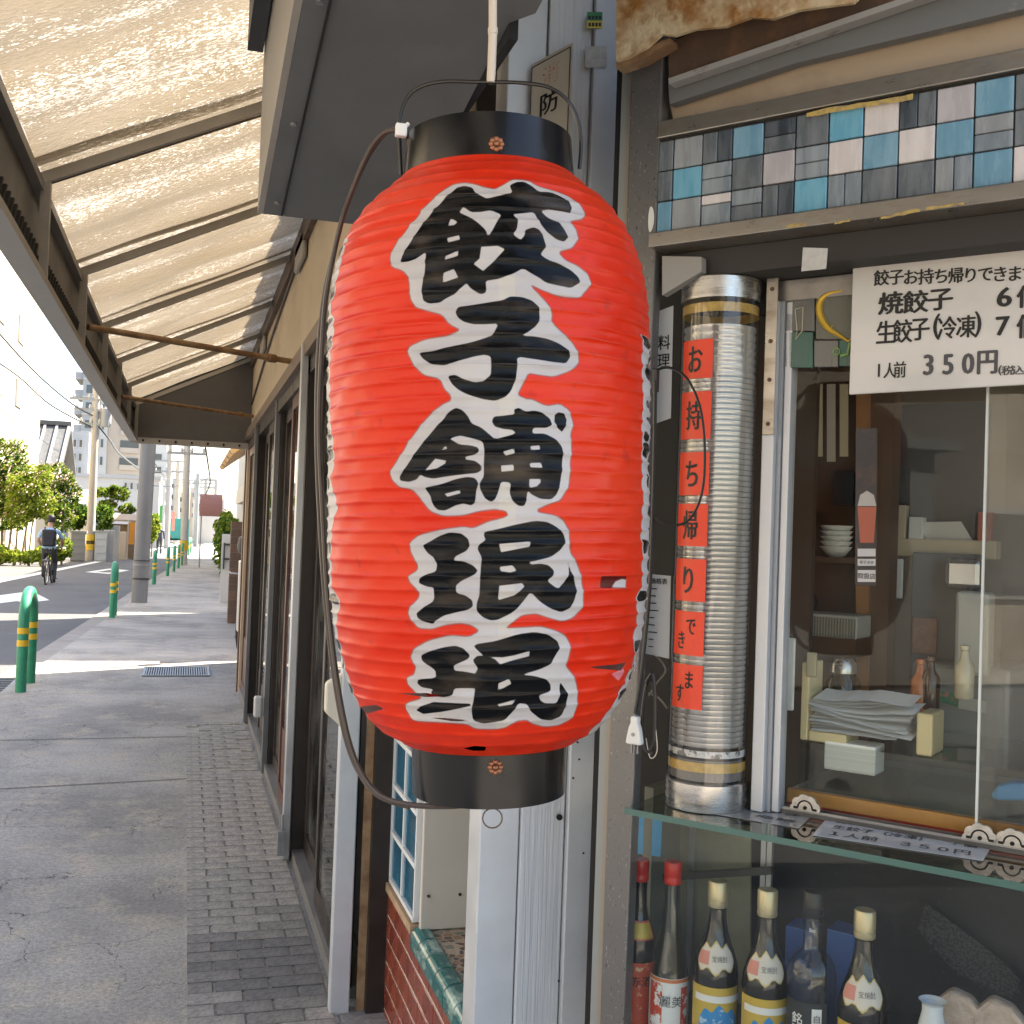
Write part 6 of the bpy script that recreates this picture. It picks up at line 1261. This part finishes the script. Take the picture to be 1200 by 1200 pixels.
Y0 = 57.; t = thing('gate_roof', 'small grey tiled gate roof on posts across the street', 'gate', (X(142, Y0), Y0, gz(Y0)))
MB().prism([(X(126, Y0), Y0-.8, ZP(140, 609, Y0)), (X(126, Y0), Y0, ZP(140, 602, Y0)), (X(126, Y0), Y0+.8, ZP(140, 609, Y0)), (X(126, Y0), Y0+.8, ZP(140, 611, Y0)), (X(126, Y0), Y0, ZP(140, 605, Y0)), (X(126, Y0), Y0-.8, ZP(140, 611, Y0))], (X(160, Y0)-X(126, Y0), 0, 0)).build('roof', mat('brown_tile', (.30, .25, .21), .6, var=.2), t)
for px in (129, 156): block(t, 'post', X(px, Y0)-.1, X(px, Y0)+.1, Y0-.1, Y0+.1, gz(Y0)-.1, ZP(px, 608, Y0), M_BARK)
block(t, 'door', X(131, Y0), X(154, Y0), Y0+.02, Y0+.08, gz(Y0), ZP(140, 614, Y0), mat('gate_wood', (.25, .17, .1), .6, var=.2))
Y0 = 55.; t = thing('orange_banner', 'upright orange banner by the gate roof', 'banner', (X(155, Y0), Y0, gz(Y0))); block(t, 'cloth', X(151, Y0), X(158, Y0), Y0, Y0+.02, ZP(155, 638, Y0), ZP(155, 612, Y0), mat('orange_cloth', (.75, .30, .04), .7, var=.1)); MB().tube([(X(150.5, Y0), Y0, gz(Y0)-.1), (X(150.5, Y0), Y0, ZP(155, 610, Y0))], .03, 6).build('staff', M_WHW, t)

# ---- poles
M_PCON = mat('pole_concrete', (.44, .40, .35), .8, var=.12, vscale=3, stretch=(1, 1, .3)); M_PGAL = mat('pole_galvanised', (.30, .31, .32), .5, .5, var=.15, vscale=2, stretch=(1, 1, .4))
M_YEL = mat('yellow_band', (.72, .48, .04), .5); M_BLK = mat('black_band', (.03, .03, .03), .5)
def pole(label, base, topxy, r0, r1, m, bands=(), arms=(), trans=()):
    b = G(*base); Y0 = b.y; tp = aty(*topxy, Y0); t = thing('utility_pole', label, 'utility pole', (b.x, Y0, gz(Y0)), 'utility poles along the street')
    b = Vector((b.x, Y0, gz(Y0)-.2)); MB().tube([b, tp], [r0, r1], 16).build('shaft', m, t, smooth=True)
    def at(py): return b.lerp(tp, (base[1]-py)/(base[1]-topxy[1]))
    def rr(py): return r0+(r1-r0)*(base[1]-py)/(base[1]-topxy[1])
    for y0, y1, mm in bands: MB().tube([at(y0), at(y1)], [rr(y0)+.012, rr(y1)+.012], 16).build('band', mm, t, smooth=True)
    for py, hw in arms: MB().bar(at(py)+Vector((-hw, -.1, 0)), at(py)+Vector((hw, -.1, 0)), .08, .1).build('cross_arm', M_PGAL, t); [MB().lathe([(.05, 0), (.07, .08), (.03, .2)], tuple(at(py)+Vector((s_*hw*.85, -.1, .05))), 8).build('insulator', M_WHW, t) for s_ in (-1, -.3, .3, 1)]
    for py in trans: MB().lathe([(.02, -.42), (.25, -.4), (.25, .4), (.02, .45)], tuple(at(py)+Vector((.42, 0, 0))), 16).build('transformer', M_PGAL, t, smooth=True)
    return t
pole('tall concrete utility pole with transformers beside the garden wall', (105, 656), (114, 440), .19, .14, M_PCON, [(640, 622, M_YEL), (633, 629, M_BLK)], [(468, 1.1), (480, .9), (496, .7)], [488])
pole('thick grey steel pole standing at the kerb under the awning end', (163, 706), (182, 380), .155, .145, mat('pole_dull_grey', (.19, .19, .19), .6, .3, var=.2, vscale=2, stretch=(1, 1, .4)), [(669, 667, M_BLK), (653, 651.5, M_STEEL), (648, 647, M_BLK)])
pole('white roadside pole with a yellow band farther down the pavement', (215, 662), (221, 470), .16, .13, M_WHW, [(640, 629, M_YEL)], [(530, .8)])
pole('thin distant utility pole at the left of the far road', (195, 642), (200, 520), .22, .18, M_PCON, (), [(540, 1.5), (552, 1.2)])
pole('distant utility pole in the middle of the street view', (206, 638), (209, 540), .3, .2, M_PCON, (), [(552, 2), (562, 1.6)])
pole('distant utility pole right of the white roadside pole', (229, 640), (232, 555), .2, .16, M_PGAL, (), [(566, 1.4)])
# overhead wires, one object each
def wire(pts, r, label, sag=0):
    solo('overhead_wire', MB().tube(smooth_path([aty(px, py, Y) for px, py, Y in pts], 8), r, 5), M_BLACKW, label, 'wire', 'overhead wires')
wire([(-40, 345, 40), (30, 425, 45), (80, 470, 50), (112, 489, 53)], .035, 'thick black overhead wire from the upper left down to the concrete pole')
wire([(-40, 400, 40), (20, 440, 45), (60, 475, 49), (112, 503, 53)], .03, 'lower black overhead wire running to the concrete pole')
wire([(112, 495, 53), (128, 515, 55), (140, 532, 60), (166, 552, 70)], .05, 'sagging black wire bundle right of the concrete pole')
wire([(-30, 455, 40), (20, 495, 45), (70, 530, 52)], .015, 'thin wire crossing the cream building')
wire([(178, 538, 24), (195, 560, 50), (206, 563, 80)], .012, 'thin wire leaving the grey steel pole')
wire([(160, 566, 70), (190, 570, 70), (222, 568, 60), (245, 560, 50)], .02, 'thin wire across the far street')
wire([(221, 532, 48), (232, 526, 40), (241, 521, 25)], .012, 'thin wire from the white pole to the awning')
wire([(241, 525, 24), (244, 545, 30), (246, 566, 40), (240, 582, 48)], .022, 'black service cable hanging below the awning end')

# ---- buildings on the shop side
t = thing('neighbour_house', 'rendered neighbouring house beyond the shop with an orange awning', 'house', (4, 17, 0))
block(t, 'wall', 1.25, 9, 16.2, 21.3, -.2, 7.6, M_WALL); block(t, 'wing', 1.25, 9, 14.95, 16.19, -.2, 3.2, M_WALL)
MB().prism([(1.25, 14.95, 3.05), (1.25, 14.95, 2.98), (.55, 14.95, 2.45), (.5, 14.95, 2.5)], (0, 4.5, 0)).build('awning', mat('orange_sheet', (.62, .36, .12), .5, var=.1), t)
for k in range(5): MB().bar((.52, 15.0+k*1.05, 2.46), (1.25, 15.0+k*1.05, 2.99), .04, .04).build('rafter', M_TRIM, t)
win_x(t, 16.6, 18.2, 1, 2.2, 1.05)
t = thing('far_row_house', 'grey two storey building far down the shop side of the street', 'building', (5, 40, -.2))
block(t, 'wall', 2.6, 12, 24.6, 62, -.4, 9.6, M_GRW); block(t, 'fascia', 2.3, 2.59, 40, 56, 2.6, 3.3, M_WHW)
for y in (27, 31, 36, 48): win_x(t, y, y+1.8, 3.6, 4.8, 2.6)
Y0 = 47.; t = thing('maroon_awning', 'small maroon barrel awning over a far shop door', 'awning', (X(248, Y0), Y0, 2.4)); m_ = MB(); n = 8; pr3 = []
for i in range(n+1): a = math.pi/2*i/n; pr3.append((Y0-1.2*math.cos(a), ZP(245, 605, Y0)+.9*math.sin(a)))
m_.prism([(X(233, Y0), y, z) for y, z in pr3]+[(X(233, Y0), Y0, ZP(245, 605, Y0))], (X(259, Y0)-X(233, Y0), 0, 0)); m_.build('canopy', mat('maroon_canvas', (.28, .13, .11), .7), t)
for px in (235, 258): MB().tube([(X(px, Y0), Y0-1.1, ZP(245, 605, Y0)), (X(px, Y0), Y0-1.1, gz(Y0))], .03, 6).build('post', M_PGAL, t)
Y0 = 130.; t = thing('far_end_building', 'pale far building with open roof frames at the end of the street', 'building', (X(240, Y0), Y0, -.6))
block(t, 'wall', X(226, Y0), X(262, Y0), Y0, Y0+12, -.7, ZP(240, 585, Y0), M_WHW)
for py in (562, 571, 581): block(t, 'roof_frame', X(226, Y0), X(252, Y0), Y0, Y0+.5, ZP(240, py+1.4, Y0), ZP(240, py-1.2, Y0), M_GRW)
for px in (227, 239, 251): block(t, 'frame_post', X(px, Y0)-.15, X(px, Y0)+.15, Y0+.1, Y0+.4, ZP(240, 585, Y0), ZP(240, 561, Y0), M_GRW)
for k in range(4): win_y(t, X(229+k*7, Y0), X(233.5+k*7, Y0), ZP(240, 600, Y0), ZP(240, 590, Y0), Y0)
Y0 = 230.
for k, (a, b, tp_) in enumerate(((190, 206, 560), (206, 221, 575), (222, 232, 568))):
    t = thing('far_block', ['hazy far block left of the white pole', 'low hazy far block behind the white pole', 'hazy far block right of the white pole'][k], 'building', (X(a, Y0), Y0, -1)); block(t, 'wall', X(a, Y0), X(b, Y0), Y0+k*9, Y0+k*9+10, -1.2, ZP(a, tp_, Y0), [M_WHW, M_GRW, M_BGW][k])
    for i in range(3):
        for j in range(2): win_y(t, X(a+2.5+j*6, Y0), X(a+6+j*6, Y0), ZP(a, tp_+12+i*13, Y0), ZP(a, tp_+6+i*13, Y0), Y0+k*9)
# hedge, white board, brick pier
Y0 = 37.; t = thing('hedge', 'tall leafy green hedge growing over the pavement', 'hedge', (1.5, 38, gz(38)))
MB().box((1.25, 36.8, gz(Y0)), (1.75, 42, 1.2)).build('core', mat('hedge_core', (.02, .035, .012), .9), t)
tag(leaves(MB(), [(1.35, 37.5, 1.0, .42, .8, .95), (1.4, 39.5, 1.1, .45, 1.2, .95), (1.25, 37.3, .55, .35, .6, .6), (1.5, 41, 1.0, .4, 1.2, .9), (1.3, 38, 1.5, .4, .9, .45)], 3000, .075, [0, 0, 1, 2], 31).build('foliage', MT, t), kind='stuff')
Y0 = 24.; t = thing('white_gate_board', 'white gate board with a dark rail between hedge and brick pier', 'gate', (1.1, Y0, gz(Y0))); block(t, 'board', X(261, Y0), X(271, Y0), Y0, Y0+.12, gz(Y0), ZP(265, 626, Y0), M_WHW, bevel=.01)
for py in (638, 655): block(t, 'rail', X(263, Y0), X(273, Y0), Y0-.06, Y0-.02, ZP(265, py, Y0)-.02, ZP(265, py, Y0)+.02, M_BLK)
for px in (264, 272): block(t, 'bar', X(px, Y0)-.015, X(px, Y0)+.015, Y0-.055, Y0-.025, gz(Y0)+.7, ZP(265, 636, Y0), M_BLK)
Y0 = 18.6; t = thing('brick_pier', 'weathered brown brick gate pier beyond the shop doors', 'pier', (.98, Y0, gz(Y0))); xa, xb = X(271, Y0), X(288, Y0); zt = ZP(278, 611, Y0); block(t, 'core', xa+.01, xb-.01, Y0+.01, Y0+.3, gz(Y0)-.05, zt-.01, M_GROUT and mat('pier_mortar', (.2, .17, .14), .9))
nc = 13; h = (zt-gz(Y0))/nc
for i in range(nc):
    cuts = [0, 1] if i % 2 else [0, .5, 1]
    for a, b in zip(cuts, cuts[1:]): block(t, 'brick', xa+(xb-xa)*a+.004, xa+(xb-xa)*b-.004, Y0, Y0+.31, gz(Y0)+h*i+.006, gz(Y0)+h*(i+1)-.004, mat(['pier_brick', 'pier_brick2'][i % 3 == 0], [(.13, .085, .06), (.17, .10, .07)][i % 3 == 0], .8, var=.2, vscale=8))
# shop sign strips past the far door
for k, (px0, px1, m_, lb) in enumerate(((284, 288.5, mat('green_banner', (.06, .30, .08), .6), 'narrow green banner strip beside the far door post'), (289, 296, mat('red_banner', (.62, .05, .03), .6, var=.1), 'narrow red banner strip beside the far door post'))):
    Y0 = 13.3; solo('banner_strip', MB().box((X(px0, Y0), Y0, ZP(290, 625, Y0)), (X(px1, Y0), Y0+.02, ZP(290, 566, Y0))), m_, lb, 'banner', 'banner strips by the far door')
t = thing('vending_crate', 'orange crate with a pale frame leaning by the far door', 'crate', (X(287, 13.4), 13.4, gz(13))); Y0 = 13.4
block(t, 'panel', X(285, Y0), X(294, Y0), Y0, Y0+.3, ZP(289, 738, Y0), ZP(289, 664, Y0), mat('orange_crate', (.48, .14, .05), .5, var=.15)); block(t, 'frame', X(283, Y0), X(284.8, Y0), Y0-.01, Y0+.31, ZP(289, 740, Y0), ZP(289, 662, Y0), M_ALU); block(t, 'lid', X(283, Y0), X(294.5, Y0), Y0-.01, Y0+.32, ZP(289, 661.8, Y0), ZP(289, 658, Y0), M_ALU)
solo('round_lamp', MB().lathe([(.02, 0), (.07, .02), (.09, .1), (.07, .2), (.01, .23)], (X(288, 13.35), 13.35, ZP(288, 650, 13.35)), 16), M_BLK, 'dark round lamp above the orange crate', 'lamp', smooth=True)

# ---- bollards
M_GRN = mat('green_bollard_paint', (.025, .27, .14), .42, var=.2, vscale=14); M_YTAPE = mat('yellow_tape', (.80, .50, .03), .45)
b0 = G(24, 811); bol = thing('bollard', 'nearest green arched bollard with yellow bands at the kerb', 'bollard', (b0.x, b0.y, gz(b0.y)), 'green bollards along the kerb')
hgt, wd, rr_ = .93, .62, .047; ar = wd/2
arc = [(b0.x, b0.y, gz(b0.y)-.03), (b0.x, b0.y, gz(b0.y)+hgt-ar)]+[(b0.x, b0.y+ar-ar*math.cos(a), gz(b0.y)+hgt-ar+(ar-rr_)*math.sin(a)) for a in [math.pi*i/14 for i in range(1, 14)]]+[(b0.x, b0.y+wd, gz(b0.y)+hgt-ar), (b0.x, b0.y+wd, gz(b0.y)-.03)]
MB().tube(arc, rr_, 16).build('arch', M_GRN, bol, smooth=True)
for yy in (0, wd):
    for z in (.41, .52): MB().tube([(b0.x, b0.y+yy, gz(b0.y)+z), (b0.x, b0.y+yy, gz(b0.y)+z+.055)], rr_+.003, 16, cap=False).build('band', M_YTAPE, bol, smooth=True)
ordn = ['second', 'third', 'fourth', 'fifth', 'sixth', 'seventh', 'eighth', 'ninth', 'tenth']
for i, px in enumerate(((131, 724), (180, 685), (196, 675), (203.5, 670), (209, 666), (213, 662.5), (217, 659), (221, 651), (223.5, 648))):
    c = copy_tree(bol); q = G(*px); c.location = (q.x, q.y, gz(q.y)); c['label'] = '%s green arched bollard counted from the nearest one' % ordn[i]

# ---- bicycle parked beyond the doors (only part of a wheel shows)
M_TYRE = mat('tyre_rubber', (.02, .02, .02), .7); M_RIM = mat('rim_alu', (.6, .6, .6), .3, .8)
def bike(t, o, d, fm, R0=.33, wb=1.05):      # o: point under the rear axle; d: heading
    d = Vector(d).normalized(); s_ = Vector((d.y, -d.x, 0)); up = Vector((0, 0, 1)); o = Vector(o)
    def P_(f_, h, side=0): return o+d*f_+up*h+s_*side
    for f_ in (0, wb):
        c = P_(f_, R0); wv = MB().tube([c+(d*math.cos(a)+up*math.sin(a))*R0 for a in [2*math.pi*i/32 for i in range(33)]], .021, 8, cap=False).build('wheel', M_TYRE, t, smooth=True); FR[wv.name] = FR[t.name]
        MB().tube([c+(d*math.cos(a)+up*math.sin(a))*(R0-.03) for a in [2*math.pi*i/32 for i in range(33)]], .011, 6, cap=False).build('rim', M_RIM, wv, smooth=True)
        sp = MB()
        for i in range(12): a = 2*math.pi*i/12; sp.tube([c+s_*(.02 if i % 2 else -.02), c+(d*math.cos(a)+up*math.sin(a))*(R0-.03)], .0016, 4)
        tag(sp.build('spokes', M_RIM, wv), kind='stuff')
    fr = MB(); bb_, sd_, hd_, st_ = P_(.45, .29), P_(.33, .78), P_(.86, .80), P_(.36, .72)
    for a, b, r in ((P_(0, R0), bb_, .012), (P_(0, R0), st_, .01), (bb_, sd_, .015), (bb_, P_(.88, .68), .018), (st_, P_(.87, .74), .014), (P_(wb, R0), P_(.88, .70), .014), (P_(.88, .68), hd_+up*.16, .013)): fr.tube([a, b], r, 8)
    fr.build('frame', fm, t, smooth=True)
    MB().tube([P_(.72, .98, -.27), P_(.84, .97, -.2), hd_+up*.16, P_(.84, .97, .2), P_(.72, .98, .27)], .012, 8).build('handlebar', M_STEEL, t, smooth=True)
    sa = MB(); sa.prism([P_(.20, .80, -.08), P_(.20, .80, .08), P_(.30, .80, .06), P_(.45, .80, .02), P_(.45, .80, -.02), P_(.30, .80, -.06)], up*.06); sa.build('saddle', M_BLK, t, bevel=.02)
    MB().box(P_(-.32, .64, 0)-Vector((.07, .0, .01)), P_(.12, .64, 0)+Vector((.07, 0, .01))).build('rear_rack', M_STEEL, t)
    MB().tube([P_(-.05+.0, R0)+(d*math.cos(a)+up*math.sin(a))*(R0+.035)+d*.05 for a in [math.pi*(.35+.5*i/10) for i in range(11)]], .022, 6).build('mudguard', M_STEEL, t, smooth=True)
    MB().tube([bb_-s_*.06, bb_+s_*.06], .09, 16).build('chain_ring', M_BLK, t)
    for sg in (-1, 1): MB().tube([bb_+s_*sg*.08, bb_+s_*sg*.08-up*.15*sg+d*.06*sg], .01, 6).build('crank', M_STEEL, t); MB().box(bb_+s_*sg*.15-up*(.15*sg+.012)+d*.06*sg-Vector((.05, .04, 0)), bb_+s_*sg*.15-up*(.15*sg-.012)+d*.06*sg+Vector((.05, .04, 0))).build('pedal', M_BLK, t)
    return P_
q = G(286, 762); t = thing('parked_bicycle', 'bicycle with one wheel showing behind the far door post', 'bicycle', (.95, 14.6, gz(14.6))); bike(t, (.98, 15.2, gz(15)), (-.25, -1, 0), mat('red_bike_frame', (.5, .04, .04), .3))

# ---- cyclist riding away
cb = G(54, 683); Y0 = cb.y; t = thing('bicycle', 'bicycle ridden away down the road by the person with a backpack', 'bicycle', (cb.x, Y0, gz(Y0)-.045)); PP = bike(t, (cb.x, Y0, gz(Y0)-.045), (.03, 1, 0), M_BLK)
def skin_body(joints, edges, mats, pick, name, root=0):
    me_ = bpy.data.meshes.new(name); me_.from_pydata([j[0] for j in joints], edges, []); ob = bpy.data.objects.new(name, me_); COL.objects.link(ob)
    sk_ = ob.modifiers.new('skin', 'SKIN'); sk_.use_smooth_shade = True; ss = ob.modifiers.new('sub', 'SUBSURF'); ss.levels = 2; ss.render_levels = 2
    if not me_.skin_vertices:
        bpy.context.view_layer.objects.active = ob; bpy.ops.mesh.customdata_skin_add()
    for i, j in enumerate(joints): v = me_.skin_vertices[0].data[i]; v.radius = j[1]; v.use_root = (i == root)
    bpy.context.view_layer.update(); ev = ob.evaluated_get(bpy.context.evaluated_depsgraph_get()); nm = bpy.data.meshes.new_from_object(ev)
    bpy.data.objects.remove(ob)
    nm.materials.clear()
    for m in mats: nm.materials.append(m)
    for p in nm.polygons: p.material_index = pick(p.center); p.use_smooth = True
    o = bpy.data.objects.new(name, nm); COL.objects.link(o); return o
base = Vector((cb.x, Y0, gz(Y0)-.045))
def J(x, f_, h, rx, ry=None): return ((x, f_, h), (rx, ry or rx))
JT = [J(0, .30, .92, .15, .13), J(0, .34, 1.10, .15, .11), J(0, .40, 1.30, .17, .11), J(0, .44, 1.42, .10, .08), J(0, .47, 1.50, .055), J(0, .50, 1.58, .075, .09), J(0, .51, 1.68, .085, .10), J(0, .51, 1.76, .05),
      J(-.20, .42, 1.38, .065), J(-.30, .50, 1.16, .05), J(-.26, .72, 1.02, .04), J(-.25, .78, 1.00, .035),
      J(.20, .42, 1.38, .065), J(.30, .50, 1.16, .05), J(.26, .72, 1.02, .04), J(.25, .78, 1.00, .035),
      J(-.10, .32, .86, .10), J(-.13, .62, .66, .075), J(-.14, .54, .33, .05), J(-.14, .50, .22, .045), J(-.14, .64, .18, .04),
      J(.10, .32, .86, .10), J(.13, .58, .55, .075), J(.14, .42, .20, .05), J(.14, .38, .09, .045), J(.14, .52, .05, .04)]
ED = [(0, 1), (1, 2), (2, 3), (3, 4), (4, 5), (5, 6), (6, 7), (2, 8), (8, 9), (9, 10), (10, 11), (2, 12), (12, 13), (13, 14), (14, 15), (0, 16), (16, 17), (17, 18), (18, 19), (19, 20), (0, 21), (21, 22), (22, 23), (23, 24), (24, 25)]
M_SHIRT = mat('pale_blue_shirt', (.35, .52, .68), .8, var=.1, vscale=6); M_TROU = mat('charcoal_trousers', (.035, .037, .042), .8); M_SKIN = mat('skin', (.5, .3, .21), .6); M_SHOE = mat('black_shoe', (.015, .015, .015), .5)
def pick(c):
    if c.z > 1.47: return 2
    if c.z > .93 and not (abs(c.x) > .2 and c.z < 1.2): return 0
    if abs(c.x) > .2 and c.z > .93: return 2
    if c.z < .14 or (c.x < 0 and c.z < .27): return 3
    return 1
per = skin_body(JT, ED, [M_SHIRT, M_TROU, M_SKIN, M_SHOE], pick, 'person'); per.location = base; tag(per, 'person in a pale blue shirt and dark trousers cycling away with a backpack', 'person')
hr = MB(); hr.lathe([(.04, -.02), (.105, .0), (.115, .07), (.10, .14), (.06, .185), (.005, .20)], (0, .50, 1.615), 16); hr = hr.build('hair', mat('black_hair', (.012, .011, .011), .6), None, smooth=True); hr.parent = per
bk = thing('backpack', 'black backpack worn by the person on the bicycle', 'backpack', base+Vector((0, .2, 1.05))); o_ = base
MB().box(o_+Vector((-.17, .08, .98)), o_+Vector((.17, .27, 1.42))).build('pack', mat('black_nylon', (.014, .015, .02), .6), bk, bevel=.05, segs=3); MB().box(o_+Vector((-.13, .03, 1.0)), o_+Vector((.13, .085, 1.2))).build('front_pocket', mat('black_nylon', (.014, .015, .02)), bk, bevel=.02)
for sg in (-1, 1): MB().tube([o_+Vector((sg*.11, .26, 1.40)), o_+Vector((sg*.13, .40, 1.47)), o_+Vector((sg*.14, .53, 1.36)), o_+Vector((sg*.14, .48, 1.1))], .018, 6).build('strap', mat('black_nylon', (.014, .015, .02)), bk)
# far pedestrian, green truck, far signs
q = G(186, 650); base2 = Vector((q.x, q.y, gz(q.y)))
J2 = [J(0, 0, .95, .13, .1), J(0, 0, 1.2, .14, .1), J(0, 0, 1.38, .15, .09), J(0, 0, 1.5, .05), J(0, 0, 1.62, .09), J(-.2, 0, 1.36, .06), J(-.25, .03, 1.1, .05), J(-.25, .08, .88, .04), J(.2, 0, 1.36, .06), J(.25, .03, 1.1, .05), J(.25, .08, .88, .04), J(-.09, 0, .88, .09), J(-.1, .1, .48, .06), J(-.1, .02, .06, .05), J(.09, 0, .88, .09), J(.1, -.05, .48, .06), J(.1, -.15, .06, .05)]
E2 = [(0, 1), (1, 2), (2, 3), (3, 4), (2, 5), (5, 6), (6, 7), (2, 8), (8, 9), (9, 10), (0, 11), (11, 12), (12, 13), (0, 14), (14, 15), (15, 16)]
pe = skin_body(J2, E2, [M_TROU, M_SKIN, mat('navy_coat', (.04, .05, .09), .8)], lambda c: 1 if c.z > 1.46 else (2 if c.z > .9 else 0), 'person'); pe.location = base2; tag(pe, 'tiny distant person in dark clothes walking at the far roadside', 'person')
q = G(208, 641); Y0 = q.y; t = thing('delivery_truck', 'small teal truck parked far down the road', 'truck', (q.x, Y0, gz(Y0))); bz = gz(Y0)
MB().box((q.x-.9, Y0, bz+.7), (q.x+.9, Y0+3, bz+2.4)).build('cargo_box', mat('teal_truck', (.02, .22, .2), .5), t, bevel=.05); MB().box((q.x-.85, Y0+3.05, bz+.5), (q.x+.85, Y0+4.5, bz+2.0)).build('cab', mat('teal_truck', (.02, .22, .2)), t, bevel=.15)
for sx in (-.8, .8):
    for yy in (.7, 3.7): MB().tube([(q.x+sx-.1, Y0+yy, bz+.35), (q.x+sx+.1, Y0+yy, bz+.35)], .35, 16).build('wheel', M_TYRE, t)
for sx in (-.7, .7): MB().box((q.x+sx-.1, Y0-.03, bz+.75), (q.x+sx+.1, Y0-.001, bz+.95)).build('tail_light', mat('tail_red', (.5, .02, .02), .3), t)
for k, (px, y0, y1, Y0) in enumerate(((188, 592, 613, 75.), (203, 600, 622, 95.))):
    solo('street_banner', MB().box((X(px-1.8, Y0), Y0, ZP(px, y1, Y0)), (X(px+1.8, Y0), Y0+.05, ZP(px, y0, Y0))), [mat('green_banner', (.06, .30, .08)), mat('pink_banner', (.55, .2, .16), .6)][k], ['narrow green shop banner high on the left far street', 'small reddish shop banner farther along the far street'][k], 'banner', 'far street banners')

# ---- houses on the other side of the street, behind the photographer and beside the road: they fill the window's reflection
t = thing('opposite_house', 'grey rendered house across the street seen only in the window reflections', 'house', (-12, -4, 0))
block(t, 'wall', -16, -9.2, -16, 3.2, -.2, 6.6, mat('dark_cladding', (.34, .31, .27), .7, var=.15, vscale=1)); block(t, 'porch', -9.19, -8.2, -6.2, -2.0, -.1, 2.7, M_GRW); block(t, 'porch_roof', -9.19, -8.0, -6.4, -1.8, 2.71, 2.85, M_GRW)
for y in (-14, -9.5, 0): win_x(t, y, y+1.9, 3.8, 5.0, -9.2); win_x(t, y, y+1.9, .9, 2.1, -9.2)
fe = thing('railing', 'dark vertical bar fence across the street', 'fence', (-8.1, 1, 0))
MB().box((-8.12, -1.6, 1.15), (-8.06, 3.2, 1.2)).build('rail', M_BLK, fe); MB().box((-8.12, -1.6, .15), (-8.06, 3.2, .2)).build('rail', M_BLK, fe)
for i in range(33): MB().box((-8.105, -1.58+i*.148, .0), (-8.075, -1.55+i*.148, 1.3)).build('bar', M_BLK, fe)
for k, (ya, yb, hh, m_) in enumerate(((4, 13.5, 7.0, M_CRW), (14.2, 24, 6.2, M_WHW), (24.8, 37, 7.5, M_BGW))):
    t = thing('opposite_house', ['cream house on the opposite kerb, out of the picture to the left', 'white house on the opposite kerb, out of the picture to the left', 'beige house on the opposite kerb before the tall cream block'][k], 'house', (-12, ya, 0)); block(t, 'wall', -16, -9.4, ya, yb, -.2, hh, m_)
    for y in (ya+1.2, ya+5.2):
        for z in (1, 3.9): win_x(t, y, y+2, z, z+1.3, -9.4)
